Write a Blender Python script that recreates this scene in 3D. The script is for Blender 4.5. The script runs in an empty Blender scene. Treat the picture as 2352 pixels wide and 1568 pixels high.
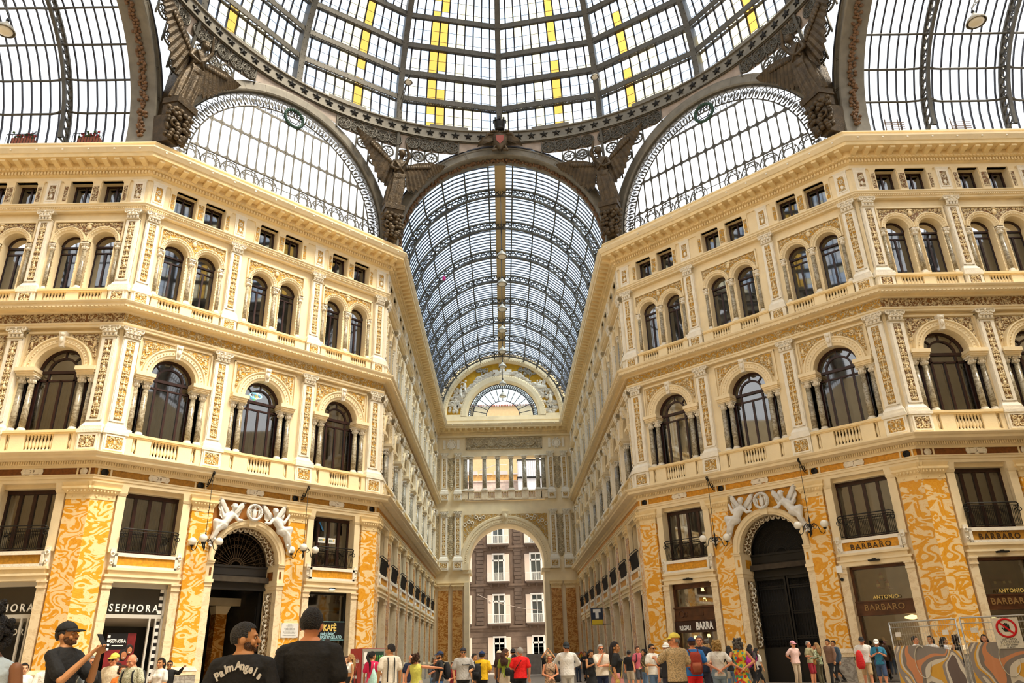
import bpy, bmesh, math, random
from mathutils import Matrix, Vector
random.seed(7)
PI = math.pi
S2 = 2 ** .5
scene = bpy.context.scene
COL = scene.collection
sin, cos = math.sin, math.cos

# ------------------------------------------------------------------ plan
HA, Y1, Y2, HB = 18.275, 33.03, 43.80, 7.5      # octagon half width, wing wall, arm mouth, arm half width
YC = 25.53                                      # centre of the octagon
YE = 83.0                                       # end wall of the long arm
DLEN = 15.23

# ------------------------------------------------------------------ materials
MATS = {}
def nodes_of(name):
    m = bpy.data.materials.new(name); m.use_nodes = True
    nt = m.node_tree; nt.nodes.clear()
    out = nt.nodes.new('ShaderNodeOutputMaterial')
    return m, nt, out
def N(nt, typ, **kw):
    n = nt.nodes.new(typ)
    for k, v in kw.items():
        if k.startswith('i_'):
            n.inputs[k[2:].replace('_', ' ')].default_value = v
        else:
            setattr(n, k, v)
    return n
def rgba(c): return (c[0], c[1], c[2], 1.0)
def ramp(nt, stops, interp='LINEAR'):
    r = nt.nodes.new('ShaderNodeValToRGB'); cr = r.color_ramp; cr.interpolation = interp
    while len(cr.elements) < len(stops): cr.elements.new(0.5)
    for e, (p, c) in zip(cr.elements, stops):
        e.position = p; e.color = rgba(c)
    return r
def plain(name, col, rough=.6, metal=0., var=0., scale=3., bump=0., bscale=30., spec=.4):
    m, nt, out = nodes_of(name)
    b = N(nt, 'ShaderNodeBsdfPrincipled')
    b.inputs['Roughness'].default_value = rough; b.inputs['Metallic'].default_value = metal
    b.inputs['Specular IOR Level'].default_value = spec
    b.inputs['Base Color'].default_value = rgba(col)
    nt.links.new(b.outputs[0], out.inputs[0])
    if var or bump:
        tc = N(nt, 'ShaderNodeTexCoord')
    if var:
        n = N(nt, 'ShaderNodeTexNoise', i_Scale=scale, i_Detail=4.)
        nt.links.new(tc.outputs['Object'], n.inputs['Vector'])
        lo = [c * (1 - var) for c in col]; hi = [min(1, c * (1 + var)) for c in col]
        r = ramp(nt, [(.3, lo), (.7, hi)])
        nt.links.new(n.outputs['Fac'], r.inputs[0]); nt.links.new(r.outputs[0], b.inputs['Base Color'])
    if bump:
        n2 = N(nt, 'ShaderNodeTexNoise', i_Scale=bscale, i_Detail=3.)
        nt.links.new(tc.outputs['Object'], n2.inputs['Vector'])
        bp = N(nt, 'ShaderNodeBump', i_Strength=bump, i_Distance=.05)
        nt.links.new(n2.outputs['Fac'], bp.inputs['Height']); nt.links.new(bp.outputs[0], b.inputs['Normal'])
    MATS[name] = m
    return m
def relief(name, ground, stone, scale=5.5, thr=.5, bump=.9, dist=2.2):
    """stucco scrollwork: pale raised curls over a coloured ground"""
    m, nt, out = nodes_of(name)
    b = N(nt, 'ShaderNodeBsdfPrincipled'); b.inputs['Roughness'].default_value = .55
    nt.links.new(b.outputs[0], out.inputs[0])
    tc = N(nt, 'ShaderNodeTexCoord'); oi = N(nt, 'ShaderNodeObjectInfo')
    mp = N(nt, 'ShaderNodeVectorMath', operation='ADD')
    sc = N(nt, 'ShaderNodeVectorMath', operation='SCALE'); sc.inputs['Scale'].default_value = 37.
    cx = N(nt, 'ShaderNodeCombineXYZ')
    nt.links.new(oi.outputs['Random'], cx.inputs[0]); nt.links.new(oi.outputs['Random'], cx.inputs[2])
    nt.links.new(cx.outputs[0], sc.inputs[0])
    nt.links.new(tc.outputs['Object'], mp.inputs[0]); nt.links.new(sc.outputs[0], mp.inputs[1])
    n = N(nt, 'ShaderNodeTexNoise', i_Scale=scale, i_Detail=1.6, i_Distortion=dist)
    nt.links.new(mp.outputs[0], n.inputs['Vector'])
    v = N(nt, 'ShaderNodeTexVoronoi', i_Scale=scale * 1.5); v.feature = 'SMOOTH_F1'
    nt.links.new(mp.outputs[0], v.inputs['Vector'])
    a = N(nt, 'ShaderNodeMath', operation='MULTIPLY_ADD'); a.inputs[1].default_value = -.32
    nt.links.new(v.outputs['Distance'], a.inputs[0]); 
    ad = N(nt, 'ShaderNodeMath', operation='ADD'); ad.inputs[1].default_value = .15
    nt.links.new(n.outputs['Fac'], ad.inputs[0]); nt.links.new(ad.outputs[0], a.inputs[2])
    r = ramp(nt, [(thr - .04, ground), (thr + .02, [c * .8 for c in stone]), (thr + .12, stone)])
    nt.links.new(a.outputs[0], r.inputs[0]); nt.links.new(r.outputs[0], b.inputs['Base Color'])
    h = ramp(nt, [(thr - .06, (0, 0, 0)), (thr + .14, (1, 1, 1))])
    nt.links.new(a.outputs[0], h.inputs[0])
    bp = N(nt, 'ShaderNodeBump', i_Strength=bump, i_Distance=.08)
    nt.links.new(h.outputs[0], bp.inputs['Height']); nt.links.new(bp.outputs[0], b.inputs['Normal'])
    MATS[name] = m
    return m
def marble(name, a, b_, c, scale=.9, bands=5., rough=.25, dist=9.):
    m, nt, out = nodes_of(name)
    b = N(nt, 'ShaderNodeBsdfPrincipled'); b.inputs['Roughness'].default_value = rough
    nt.links.new(b.outputs[0], out.inputs[0])
    tc = N(nt, 'ShaderNodeTexCoord'); oi = N(nt, 'ShaderNodeObjectInfo')
    mp = N(nt, 'ShaderNodeMapping'); mp.inputs['Scale'].default_value = (1., 1., 1.5)
    mp.vector_type = 'POINT'
    cx = N(nt, 'ShaderNodeCombineXYZ')
    mu = N(nt, 'ShaderNodeMath', operation='MULTIPLY'); mu.inputs[1].default_value = 41.
    nt.links.new(oi.outputs['Random'], mu.inputs[0]); nt.links.new(mu.outputs[0], cx.inputs[2])
    nt.links.new(cx.outputs[0], mp.inputs['Location'])
    nt.links.new(tc.outputs['Object'], mp.inputs['Vector'])
    n = N(nt, 'ShaderNodeTexNoise', i_Scale=scale, i_Detail=2.2, i_Distortion=.9)
    nt.links.new(mp.outputs[0], n.inputs['Vector'])
    n2 = N(nt, 'ShaderNodeTexNoise', i_Scale=scale * 5, i_Detail=2.)
    nt.links.new(mp.outputs[0], n2.inputs['Vector'])
    k = N(nt, 'ShaderNodeMath', operation='MULTIPLY'); k.inputs[1].default_value = bands
    k2 = N(nt, 'ShaderNodeMath', operation='MULTIPLY_ADD'); k2.inputs[1].default_value = .35
    nt.links.new(n.outputs['Fac'], k.inputs[0])
    nt.links.new(n2.outputs['Fac'], k2.inputs[0]); nt.links.new(k.outputs[0], k2.inputs[2])
    fr = N(nt, 'ShaderNodeMath', operation='PINGPONG'); fr.inputs[1].default_value = .5
    nt.links.new(k2.outputs[0], fr.inputs[0])
    f2 = N(nt, 'ShaderNodeMath', operation='MULTIPLY'); f2.inputs[1].default_value = 2.
    nt.links.new(fr.outputs[0], f2.inputs[0])
    r = ramp(nt, [(0., a), (.16, c), (.24, a), (.40, a), (.46, c), (.52, b_), (.66, b_), (.72, [(p + q) / 2 for p, q in zip(a, b_)]), (.78, b_), (1., b_)])
    nt.links.new(f2.outputs[0], r.inputs[0]); nt.links.new(r.outputs[0], b.inputs['Base Color'])
    MATS[name] = m
    return m
def glass(name, tint, trans=.85, rough=.1, milk=None):
    """thin roof or window glass: see-through, faint reflection, optional milky scatter"""
    m, nt, out = nodes_of(name)
    t = N(nt, 'ShaderNodeBsdfTransparent'); t.inputs[0].default_value = rgba(tint)
    if milk:
        tr = N(nt, 'ShaderNodeBsdfTranslucent'); tr.inputs[0].default_value = rgba(milk)
        mx = N(nt, 'ShaderNodeMixShader'); mx.inputs[0].default_value = 1 - trans
        nt.links.new(t.outputs[0], mx.inputs[1]); nt.links.new(tr.outputs[0], mx.inputs[2])
        nt.links.new(mx.outputs[0], out.inputs[0])
    else:
        g = N(nt, 'ShaderNodeBsdfGlossy'); g.inputs['Roughness'].default_value = rough
        fr = N(nt, 'ShaderNodeFresnel', i_IOR=1.5)
        ad = N(nt, 'ShaderNodeMath', operation='ADD'); ad.inputs[1].default_value = 1 - trans; ad.use_clamp = True
        nt.links.new(fr.outputs[0], ad.inputs[0])
        mx = N(nt, 'ShaderNodeMixShader')
        nt.links.new(ad.outputs[0], mx.inputs[0])
        nt.links.new(t.outputs[0], mx.inputs[1]); nt.links.new(g.outputs[0], mx.inputs[2])
        nt.links.new(mx.outputs[0], out.inputs[0])
    MATS[name] = m
    return m
def glow(name, col, strength):
    m, nt, out = nodes_of(name)
    e = N(nt, 'ShaderNodeEmission'); e.inputs[0].default_value = rgba(col); e.inputs[1].default_value = strength
    nt.links.new(e.outputs[0], out.inputs[0]); MATS[name] = m
    return m

CREAM = plain('cream_stucco', (.85, .70, .45), .75, var=.07, scale=1.3, bump=.12, bscale=14.)
CREAM2 = plain('warm_cornice', (.85, .66, .36), .75, var=.08, scale=2.)
WHITE = plain('white_stucco', (.86, .79, .66), .7, var=.06, scale=4., bump=.3, bscale=16.)
STUC = plain('relief_stucco', (.82, .66, .40), .7, var=.12, scale=5.)
STATUE = plain('statue_stucco', (.72, .70, .66), .7, var=.12, scale=3.)
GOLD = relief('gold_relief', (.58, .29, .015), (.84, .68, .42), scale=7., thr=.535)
BROWN = relief('brown_shade_relief', (.19, .075, .012), (.78, .62, .38))  # darker copy of the gold relief, wing shade put into its colour
PALE = relief('pale_relief', (.56, .42, .22), (.84, .70, .46), bump=1.)
GOLDB = relief('gold_band', (.56, .29, .02), (.80, .64, .38), scale=5.5, thr=.51)
BANDO = plain('amber_band', (.66, .30, .02), .5, var=.22, scale=9.)
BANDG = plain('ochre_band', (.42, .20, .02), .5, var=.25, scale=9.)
BANDB = plain('brown_shade_band', (.20, .065, .010), .5, var=.25, scale=9.)  # darker copy of the colour band, wing shade put into its colour
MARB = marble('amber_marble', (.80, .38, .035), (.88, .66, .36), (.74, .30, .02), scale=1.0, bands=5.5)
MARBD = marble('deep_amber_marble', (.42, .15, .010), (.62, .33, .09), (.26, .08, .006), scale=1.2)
MCREAM = marble('pale_marble', (.82, .66, .42), (.84, .70, .48), (.66, .50, .32), scale=2.2, bands=3.)
MGREY = marble('grey_marble', (.33, .30, .26), (.42, .39, .34), (.20, .18, .16), scale=1.6, bands=4.)
COLM = marble('veined_column_marble', (.30, .25, .16), (.40, .35, .25), (.15, .11, .07), scale=2.6, bands=4.)
IRON = plain('roof_iron', (.085, .075, .058), .5, metal=.35, var=.2, scale=2., bump=.1, bscale=20.)
IRONL = plain('painted_iron', (.175, .155, .12), .55, metal=.15, var=.18, scale=2.)
IROND = plain('dark_bars', (.035, .035, .045), .5, metal=.3)
BRONZE = plain('bronze', (.070, .046, .022), .5, metal=.35, var=.45, scale=3., bump=.5, bscale=14.)
RUST = plain('rusty_garland', (.16, .085, .04), .7, var=.4, scale=8., bump=.5)
BLACK = plain('black_iron', (.012, .011, .010), .45, metal=.4)
WOOD = plain('dark_wood', (.030, .010, .007), .35, var=.3, scale=5.)
WOODB = plain('shop_wood', (.085, .030, .010), .4, var=.35, scale=3.)
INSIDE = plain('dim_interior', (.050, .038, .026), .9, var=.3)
CURT = plain('pale_curtain', (.42, .40, .34), .9, var=.1)
CURTG = plain('yellow_curtain', (.72, .40, .02), .9, var=.15)
PANE = glass('window_pane', (.42, .42, .40), .80, .03)
LUNET = glass('clear_roof_glass', (.97, .98, 1.0), .86, milk=(.9, .93, 1.))
VGLASS = glass('blue_roof_glass', (.66, .80, .97), .88, milk=(.75, .86, 1.))
DGLASS = glass('dome_glass', (.68, .79, .95), .86, milk=(.85, .92, 1.))
OGLASS = glass('amber_glass', (.90, .52, .10), .8, milk=(1., .62, .14))
YGLASS = glass('straw_glass', (1., .90, .62), .8, milk=(1., .9, .6))

# ------------------------------------------------------------------ mesh builder
class MB:
    def __init__(s): s.v = []; s.f = []; s.m = []; s.s = []
    def add(s, vs, fs, mi=0, smooth=False, M=None):
        k = len(s.v)
        if M is not None: vs = [tuple(M @ Vector(p)) for p in vs]
        s.v += [tuple(p) for p in vs]
        for f in fs:
            s.f.append(tuple(k + i for i in f)); s.m.append(mi); s.s.append(smooth)
        return s
    def quad(s, a, b, c, d, mi=0): return s.add([a, b, c, d], [(0, 1, 2, 3)], mi)
    def box(s, x0, x1, y0, y1, z0, z1, mi=0, M=None):
        vs = [(x0, y0, z0), (x1, y0, z0), (x1, y1, z0), (x0, y1, z0), (x0, y0, z1), (x1, y0, z1), (x1, y1, z1), (x0, y1, z1)]
        return s.add(vs, [(3, 2, 1, 0), (4, 5, 6, 7), (0, 1, 5, 4), (1, 2, 6, 5), (2, 3, 7, 6), (3, 0, 4, 7)], mi, False, M)
    def taper(s, x0, x1, y0, y1, z0, z1, e0, e1, mi=0):
        """box whose bottom is grown by e0 and top by e1 on x and towards -y"""
        vs = [(x0 - e0, y0 - e0, z0), (x1 + e0, y0 - e0, z0), (x1 + e0, y1, z0), (x0 - e0, y1, z0),
              (x0 - e1, y0 - e1, z1), (x1 + e1, y0 - e1, z1), (x1 + e1, y1, z1), (x0 - e1, y1, z1)]
        return s.add(vs, [(3, 2, 1, 0), (4, 5, 6, 7), (0, 1, 5, 4), (1, 2, 6, 5), (2, 3, 7, 6), (3, 0, 4, 7)], mi)
    def lathe(s, prof, n=12, c=(0, 0), mi=0, smooth=True, M=None, cap=True):
        vs = []
        for r, z in prof:
            for i in range(n):
                a = 2 * PI * i / n; vs.append((c[0] + r * cos(a), c[1] + r * sin(a), z))
        fs = []
        for j in range(len(prof) - 1):
            for i in range(n):
                fs.append((j * n + i, j * n + (i + 1) % n, (j + 1) * n + (i + 1) % n, (j + 1) * n + i))
        if cap:
            fs.append(tuple(range(n - 1, -1, -1))); k = (len(prof) - 1) * n
            fs.append(tuple(k + i for i in range(n)))
        return s.add(vs, fs, mi, smooth, M)
    def tube(s, pts, r, n=6, mi=0, closed=False, cap=True, smooth=True):
        """round bar along points; r a number or a list"""
        P = [Vector(p) for p in pts]; L = len(P)
        R = r if isinstance(r, (list, tuple)) else [r] * L
        vs = []; up = Vector((0, 0, 1)); prev = None
        for i in range(L):
            if closed: t = P[(i + 1) % L] - P[i - 1]
            else: t = P[min(i + 1, L - 1)] - P[max(i - 1, 0)]
            if t.length < 1e-9: t = Vector((0, 0, 1))
            t.normalize()
            if prev is None:
                a = t.cross(up)
                if a.length < .05: a = t.cross(Vector((1, 0, 0)))
            else:
                a = prev - t * prev.dot(t)
                if a.length < 1e-6: a = t.cross(up)
            a.normalize(); b = t.cross(a); prev = a
            for j in range(n):
                w = 2 * PI * j / n; q = P[i] + (a * cos(w) + b * sin(w)) * R[i]; vs.append(tuple(q))
        fs = []
        for i in range(L if closed else L - 1):
            k = (i + 1) % L
            for j in range(n):
                fs.append((i * n + j, i * n + (j + 1) % n, k * n + (j + 1) % n, k * n + j))
        if cap and not closed:
            fs.append(tuple(range(n - 1, -1, -1))); fs.append(tuple((L - 1) * n + j for j in range(n)))
        return s.add(vs, fs, mi, smooth)
    def bar(s, a, b, w, h=None, mi=0, up=(0, 0, 1)):
        """square bar from a to b"""
        a = Vector(a); b = Vector(b); h = h or w
        t = (b - a)
        if t.length < 1e-9: return s
        t.normalize(); x = t.cross(Vector(up))
        if x.length < .01: x = t.cross(Vector((1, 0, 0)))
        x.normalize(); y = x.cross(t)
        vs = []
        for p in (a, b):
            for sx, sy in ((-1, -1), (1, -1), (1, 1), (-1, 1)):
                vs.append(tuple(p + x * sx * w / 2 + y * sy * h / 2))
        return s.add(vs, [(3, 2, 1, 0), (4, 5, 6, 7), (0, 1, 5, 4), (1, 2, 6, 5), (2, 3, 7, 6), (3, 0, 4, 7)], mi)
    def strip(s, A, B, mi=0, closed=False, smooth=False):
        """surface between two point rows"""
        n = len(A); k = len(s.v)
        fs = [(i, (i + 1) % n, n + (i + 1) % n, n + i) for i in range(n if closed else n - 1)]
        return s.add(list(A) + list(B), fs, mi, smooth)
    def loft(s, rows, mi=0, closed=True, smooth=True, caps=False):
        n = len(rows[0]); vs = [p for r in rows for p in r]; fs = []
        for j in range(len(rows) - 1):
            for i in range(n if closed else n - 1):
                fs.append((j * n + i, j * n + (i + 1) % n, (j + 1) * n + (i + 1) % n, (j + 1) * n + i))
        if caps:
            fs.append(tuple(range(n - 1, -1, -1))); k = (len(rows) - 1) * n; fs.append(tuple(k + i for i in range(n)))
        return s.add(vs, fs, mi, smooth)
    def ball(s, c, r, n=8, m=6, mi=0, M=None):
        rx, ry, rz = r if isinstance(r, (tuple, list)) else (r, r, r)
        vs = [(c[0], c[1], c[2] - rz)]
        for j in range(1, m):
            ph = -PI / 2 + PI * j / m
            for i in range(n):
                a = 2 * PI * i / n; vs.append((c[0] + rx * cos(ph) * cos(a), c[1] + ry * cos(ph) * sin(a), c[2] + rz * sin(ph)))
        vs.append((c[0], c[1], c[2] + rz)); fs = []
        for i in range(n): fs.append((0, 1 + (i + 1) % n, 1 + i))
        for j in range(m - 2):
            for i in range(n):
                fs.append((1 + j * n + i, 1 + j * n + (i + 1) % n, 1 + (j + 1) * n + (i + 1) % n, 1 + (j + 1) * n + i))
        k = 1 + (m - 2) * n
        for i in range(n): fs.append((k + i, k + (i + 1) % n, len(vs) - 1))
        return s.add(vs, fs, mi, True, M)
    def torus(s, c, R, r, n=20, m=6, mi=0, axis='y'):
        pts = []
        for i in range(n):
            a = 2 * PI * i / n
            pts.append((c[0] + R * cos(a), c[1], c[2] + R * sin(a)) if axis == 'y' else (c[0] + R * cos(a), c[1] + R * sin(a), c[2]))
        return s.tube(pts, r, m, mi, closed=True)
    def mesh(s, name, mats):
        me = bpy.data.meshes.new(name)
        me.from_pydata(s.v, [], s.f)
        for m in mats: me.materials.append(m)
        if len(mats) > 1: me.polygons.foreach_set('material_index', s.m)
        me.polygons.foreach_set('use_smooth', s.s)
        me.update()
        return me
    def build(s, name, mats, parent=None, M=None):
        if not isinstance(mats, (list, tuple)): mats = [mats]
        o = bpy.data.objects.new(name, s.mesh(name, mats)); COL.objects.link(o)
        if parent is not None: o.parent = parent
        if M is not None: o.matrix_local = M
        return o

def tag(o, label=None, cat=None, group=None, kind=None):
    if label: o['label'] = label
    if cat: o['category'] = cat
    if group: o['group'] = group
    if kind: o['kind'] = kind
    return o
def empty(name, M=None, **kw):
    o = bpy.data.objects.new(name, None); COL.objects.link(o)
    o.empty_display_size = .2
    if M is not None: o.matrix_world = M
    return tag(o, **kw)
KIDS = {}
def copy_tree(o, M=None, parent=None, **kw):
    c = o.copy(); COL.objects.link(c)
    if parent is not None: c.parent = parent
    if M is not None: c.matrix_world = M if parent is None else c.matrix_world
    if M is not None and parent is None: c.matrix_local = M
    for ch in list(o.children): copy_tree(ch, parent=c)
    return tag(c, **kw)
def T(x=0, y=0, z=0): return Matrix.Translation((x, y, z))
def RZ(a): return Matrix.Rotation(a, 4, 'Z')
def frame(o, u):
    """wall frame: local x along the wall, y into the wall, z up"""
    ux, uy = u; M = Matrix.Identity(4)
    M.col[0] = (ux, uy, 0, 0); M.col[1] = (-uy, ux, 0, 0); M.col[2] = (0, 0, 1, 0); M.col[3] = (o[0], o[1], 0, 1)
    return M
FACE = {
    'DL': frame((-HA, Y1), (1 / S2, 1 / S2)),
    'DR': frame((HB, Y2), (1 / S2, -1 / S2)),
    'WL': frame((-HA, Y1), (1, 0)),
    'WR': frame((HA, Y1), (1, 0)),
    'AL': frame((-HB, Y2), (0, 1)),
    'AR': frame((HB, Y2), (0, -1)),
    'EW': frame((0, YE), (1, 0)),
}
def text(body, size, mat, parent, M, name='lettering', extrude=.01, offset=0., spacing=1., shear=0., align='CENTER', sx=1.):
    cu = bpy.data.curves.new(name, 'FONT'); cu.body = body; cu.size = size; cu.extrude = extrude
    cu.offset = offset; cu.space_character = spacing; cu.align_x = align; cu.align_y = 'CENTER'; cu.shear = shear
    cu.resolution_u = 3
    cu.materials.append(mat)
    t_ = bpy.data.objects.new(name, cu); me = bpy.data.meshes.new_from_object(t_)
    if not me.materials: me.materials.append(mat)
    bpy.data.objects.remove(t_); o = bpy.data.objects.new(name, me); COL.objects.link(o)
    if parent is not None: o.parent = parent
    o.matrix_local = M @ Matrix.Rotation(PI / 2, 4, 'X') @ Matrix.Diagonal((sx, 1, 1, 1))
    return o

# ------------------------------------------------------------------ camera
def make_camera():
    f, pitch, roll, yaw, cx = 1735.99, .4, .0277, .0199, -.4077
    def back(X, Y, D):
        c, s = cos(-roll), sin(-roll); X, Y = c * X - s * Y, s * X + c * Y
        c, s = cos(pitch), sin(pitch); x, y, z = X, c * D - s * Y, s * D + c * Y
        c, s = cos(-yaw), sin(-yaw); return Vector((c * x - s * y, s * x + c * y, z))
    r, u, d = back(1, 0, 0), back(0, 1, 0), back(0, 0, 1)
    M = Matrix.Identity(4)
    for i in range(3): M[i][0], M[i][1], M[i][2] = r[i], u[i], -d[i]
    M[0][3], M[1][3], M[2][3] = cx, 0, 1.25
    cam = bpy.data.cameras.new('camera'); cam.sensor_width = 36; cam.lens = f / 2352 * 36
    cam.clip_end = 500; cam.clip_start = .05
    o = bpy.data.objects.new('camera', cam); COL.objects.link(o); o.matrix_world = M
    scene.camera = o
make_camera()
CAMP = (-.4077, 0, 1.25)

# ------------------------------------------------------------------ light
def lights():
    w = bpy.data.worlds.new('sky'); scene.world = w; w.use_nodes = True
    nt = w.node_tree; nt.nodes.clear()
    out = nt.nodes.new('ShaderNodeOutputWorld'); bg = nt.nodes.new('ShaderNodeBackground')
    tc = nt.nodes.new('ShaderNodeTexCoord'); sp = nt.nodes.new('ShaderNodeSeparateXYZ')
    r = ramp(nt, [(0., (1., .97, .92)), (.35, (.96, .98, 1.)), (1., (.80, .90, 1.))])
    nt.links.new(tc.outputs['Generated'], sp.inputs[0]); nt.links.new(sp.outputs[2], r.inputs[0])
    nt.links.new(r.outputs[0], bg.inputs[0]); bg.inputs[1].default_value = SKY
    nt.links.new(bg.outputs[0], out.inputs[0])
    s = bpy.data.lights.new('sun', 'SUN'); s.energy = SUN; s.angle = math.radians(24); s.color = (1., .90, .72)
    o = bpy.data.objects.new('sun', s); COL.objects.link(o)
    o.rotation_euler = Vector((-.55, .30, -1.05)).to_track_quat('-Z', 'Y').to_euler()
SKY, SUN, EXPO = 1.2, 5.6, .60
lights()
vs_ = scene.view_settings
scene.display_settings.display_device = 'sRGB'
vs_.view_transform = 'Standard'; vs_.look = 'None'; vs_.exposure = EXPO; vs_.gamma = 1; vs_.use_curve_mapping = False
cy = scene.cycles
cy.max_bounces = 6; cy.diffuse_bounces = 4; cy.glossy_bounces = 3; cy.transparent_max_bounces = 16; cy.transmission_bounces = 4
cy.caustics_reflective = False; cy.caustics_refractive = False
cy.sample_clamp_indirect = 6.
# ------------------------------------------------------------------ facade kit (wall frame: x along, y into the wall, z up)
YW, YR = .22, .66
def arc(r, cz, n=16, a0=PI, a1=0., y=0., cx=0.):
    return [(cx + r * cos(a0 + (a1 - a0) * i / n), y, cz + r * sin(a0 + (a1 - a0) * i / n)) for i in range(n + 1)]
def arch_profile(mb, prof, cz, n=20, mi=0, cx=0., a0=PI, a1=0.):
    """sweep (radius, y) points round an arch"""
    rows = []
    for i in range(n + 1):
        a = a0 + (a1 - a0) * i / n
        rows.append([(cx + r * cos(a), y, cz + r * sin(a)) for r, y in prof])
    mb.loft(rows, mi, closed=False, smooth=False)
def rect_hole_wall(mb, x0, x1, z0, z1, hx0, hx1, hz0, hz1, y=YW, mi=0):
    for a, b, c, d in ((x0, hx0, z0, z1), (hx1, x1, z0, z1), (hx0, hx1, z0, hz0), (hx0, hx1, hz1, z1)):
        if b - a > 1e-4 and d - c > 1e-4: mb.quad((a, y, c), (b, y, c), (b, y, d), (a, y, d), mi)
def reveal(mb, x0, x1, z0, z1, y0=YW, y1=YR + .1, mi=0):
    mb.quad((x0, y0, z0), (x0, y1, z0), (x0, y1, z1), (x0, y0, z1), mi)
    mb.quad((x1, y0, z0), (x1, y1, z0), (x1, y1, z1), (x1, y0, z1), mi)
    mb.quad((x0, y0, z1), (x1, y0, z1), (x1, y1, z1), (x0, y1, z1), mi)
    mb.quad((x0, y0, z0), (x1, y0, z0), (x1, y1, z0), (x0, y1, z0), mi)
def arch_fill(mb, x0, x1, cx, r, cz, z1, y=YW, mi=0, n=16):
    """wall above a springing line with a half-round hole"""
    A = arc(r, cz, n, cx=cx, y=y)
    if cx - r - x0 > 1e-4: mb.quad((x0, y, cz), (cx - r, y, cz), (cx - r, y, z1), (x0, y, z1), mi)
    if x1 - cx - r > 1e-4: mb.quad((cx + r, y, cz), (x1, y, cz), (x1, y, z1), (cx + r, y, z1), mi)
    mb.strip(A, [(p[0], y, z1) for p in A], mi)
def arch_reveal(mb, cx, r, cz, y0=YW, y1=YR + .1, mi=0, n=16):
    mb.strip(arc(r, cz, n, cx=cx, y=y0), arc(r, cz, n, cx=cx, y=y1), mi)

PILS = {'DL': [.52, 5.06, 10.17, 14.71], 'DR': [.52, 5.06, 10.17, 14.71],
        'WL': [-.5, -4.9, -9.3, -13.7], 'WR': [.5, 4.9, 9.3, 13.7],
        'AL': [.5 + 4.7125 * k for k in range(9)], 'AR': [-(.5 + 4.7125 * k) for k in range(9)]}
RANGE = {'DL': (0, DLEN), 'DR': (0, DLEN), 'WL': (-13.9, 0), 'WR': (0, 13.9), 'AL': (0, 39.3), 'AR': (-39.3, 0)}
WALLNAME = {'DL': 'wall_diagonal_left', 'DR': 'wall_diagonal_right', 'WL': 'wall_wing_left', 'WR': 'wall_wing_right', 'AL': 'wall_arm_left', 'AR': 'wall_arm_right'}
def bays(fc):
    p = sorted(PILS[fc]); return [((a + b) / 2, (b - a) / 2) for a, b in zip(p, p[1:])]
PORT_R, PORT_Z = 1.70, 6.05           # portal half width and springing
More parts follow.
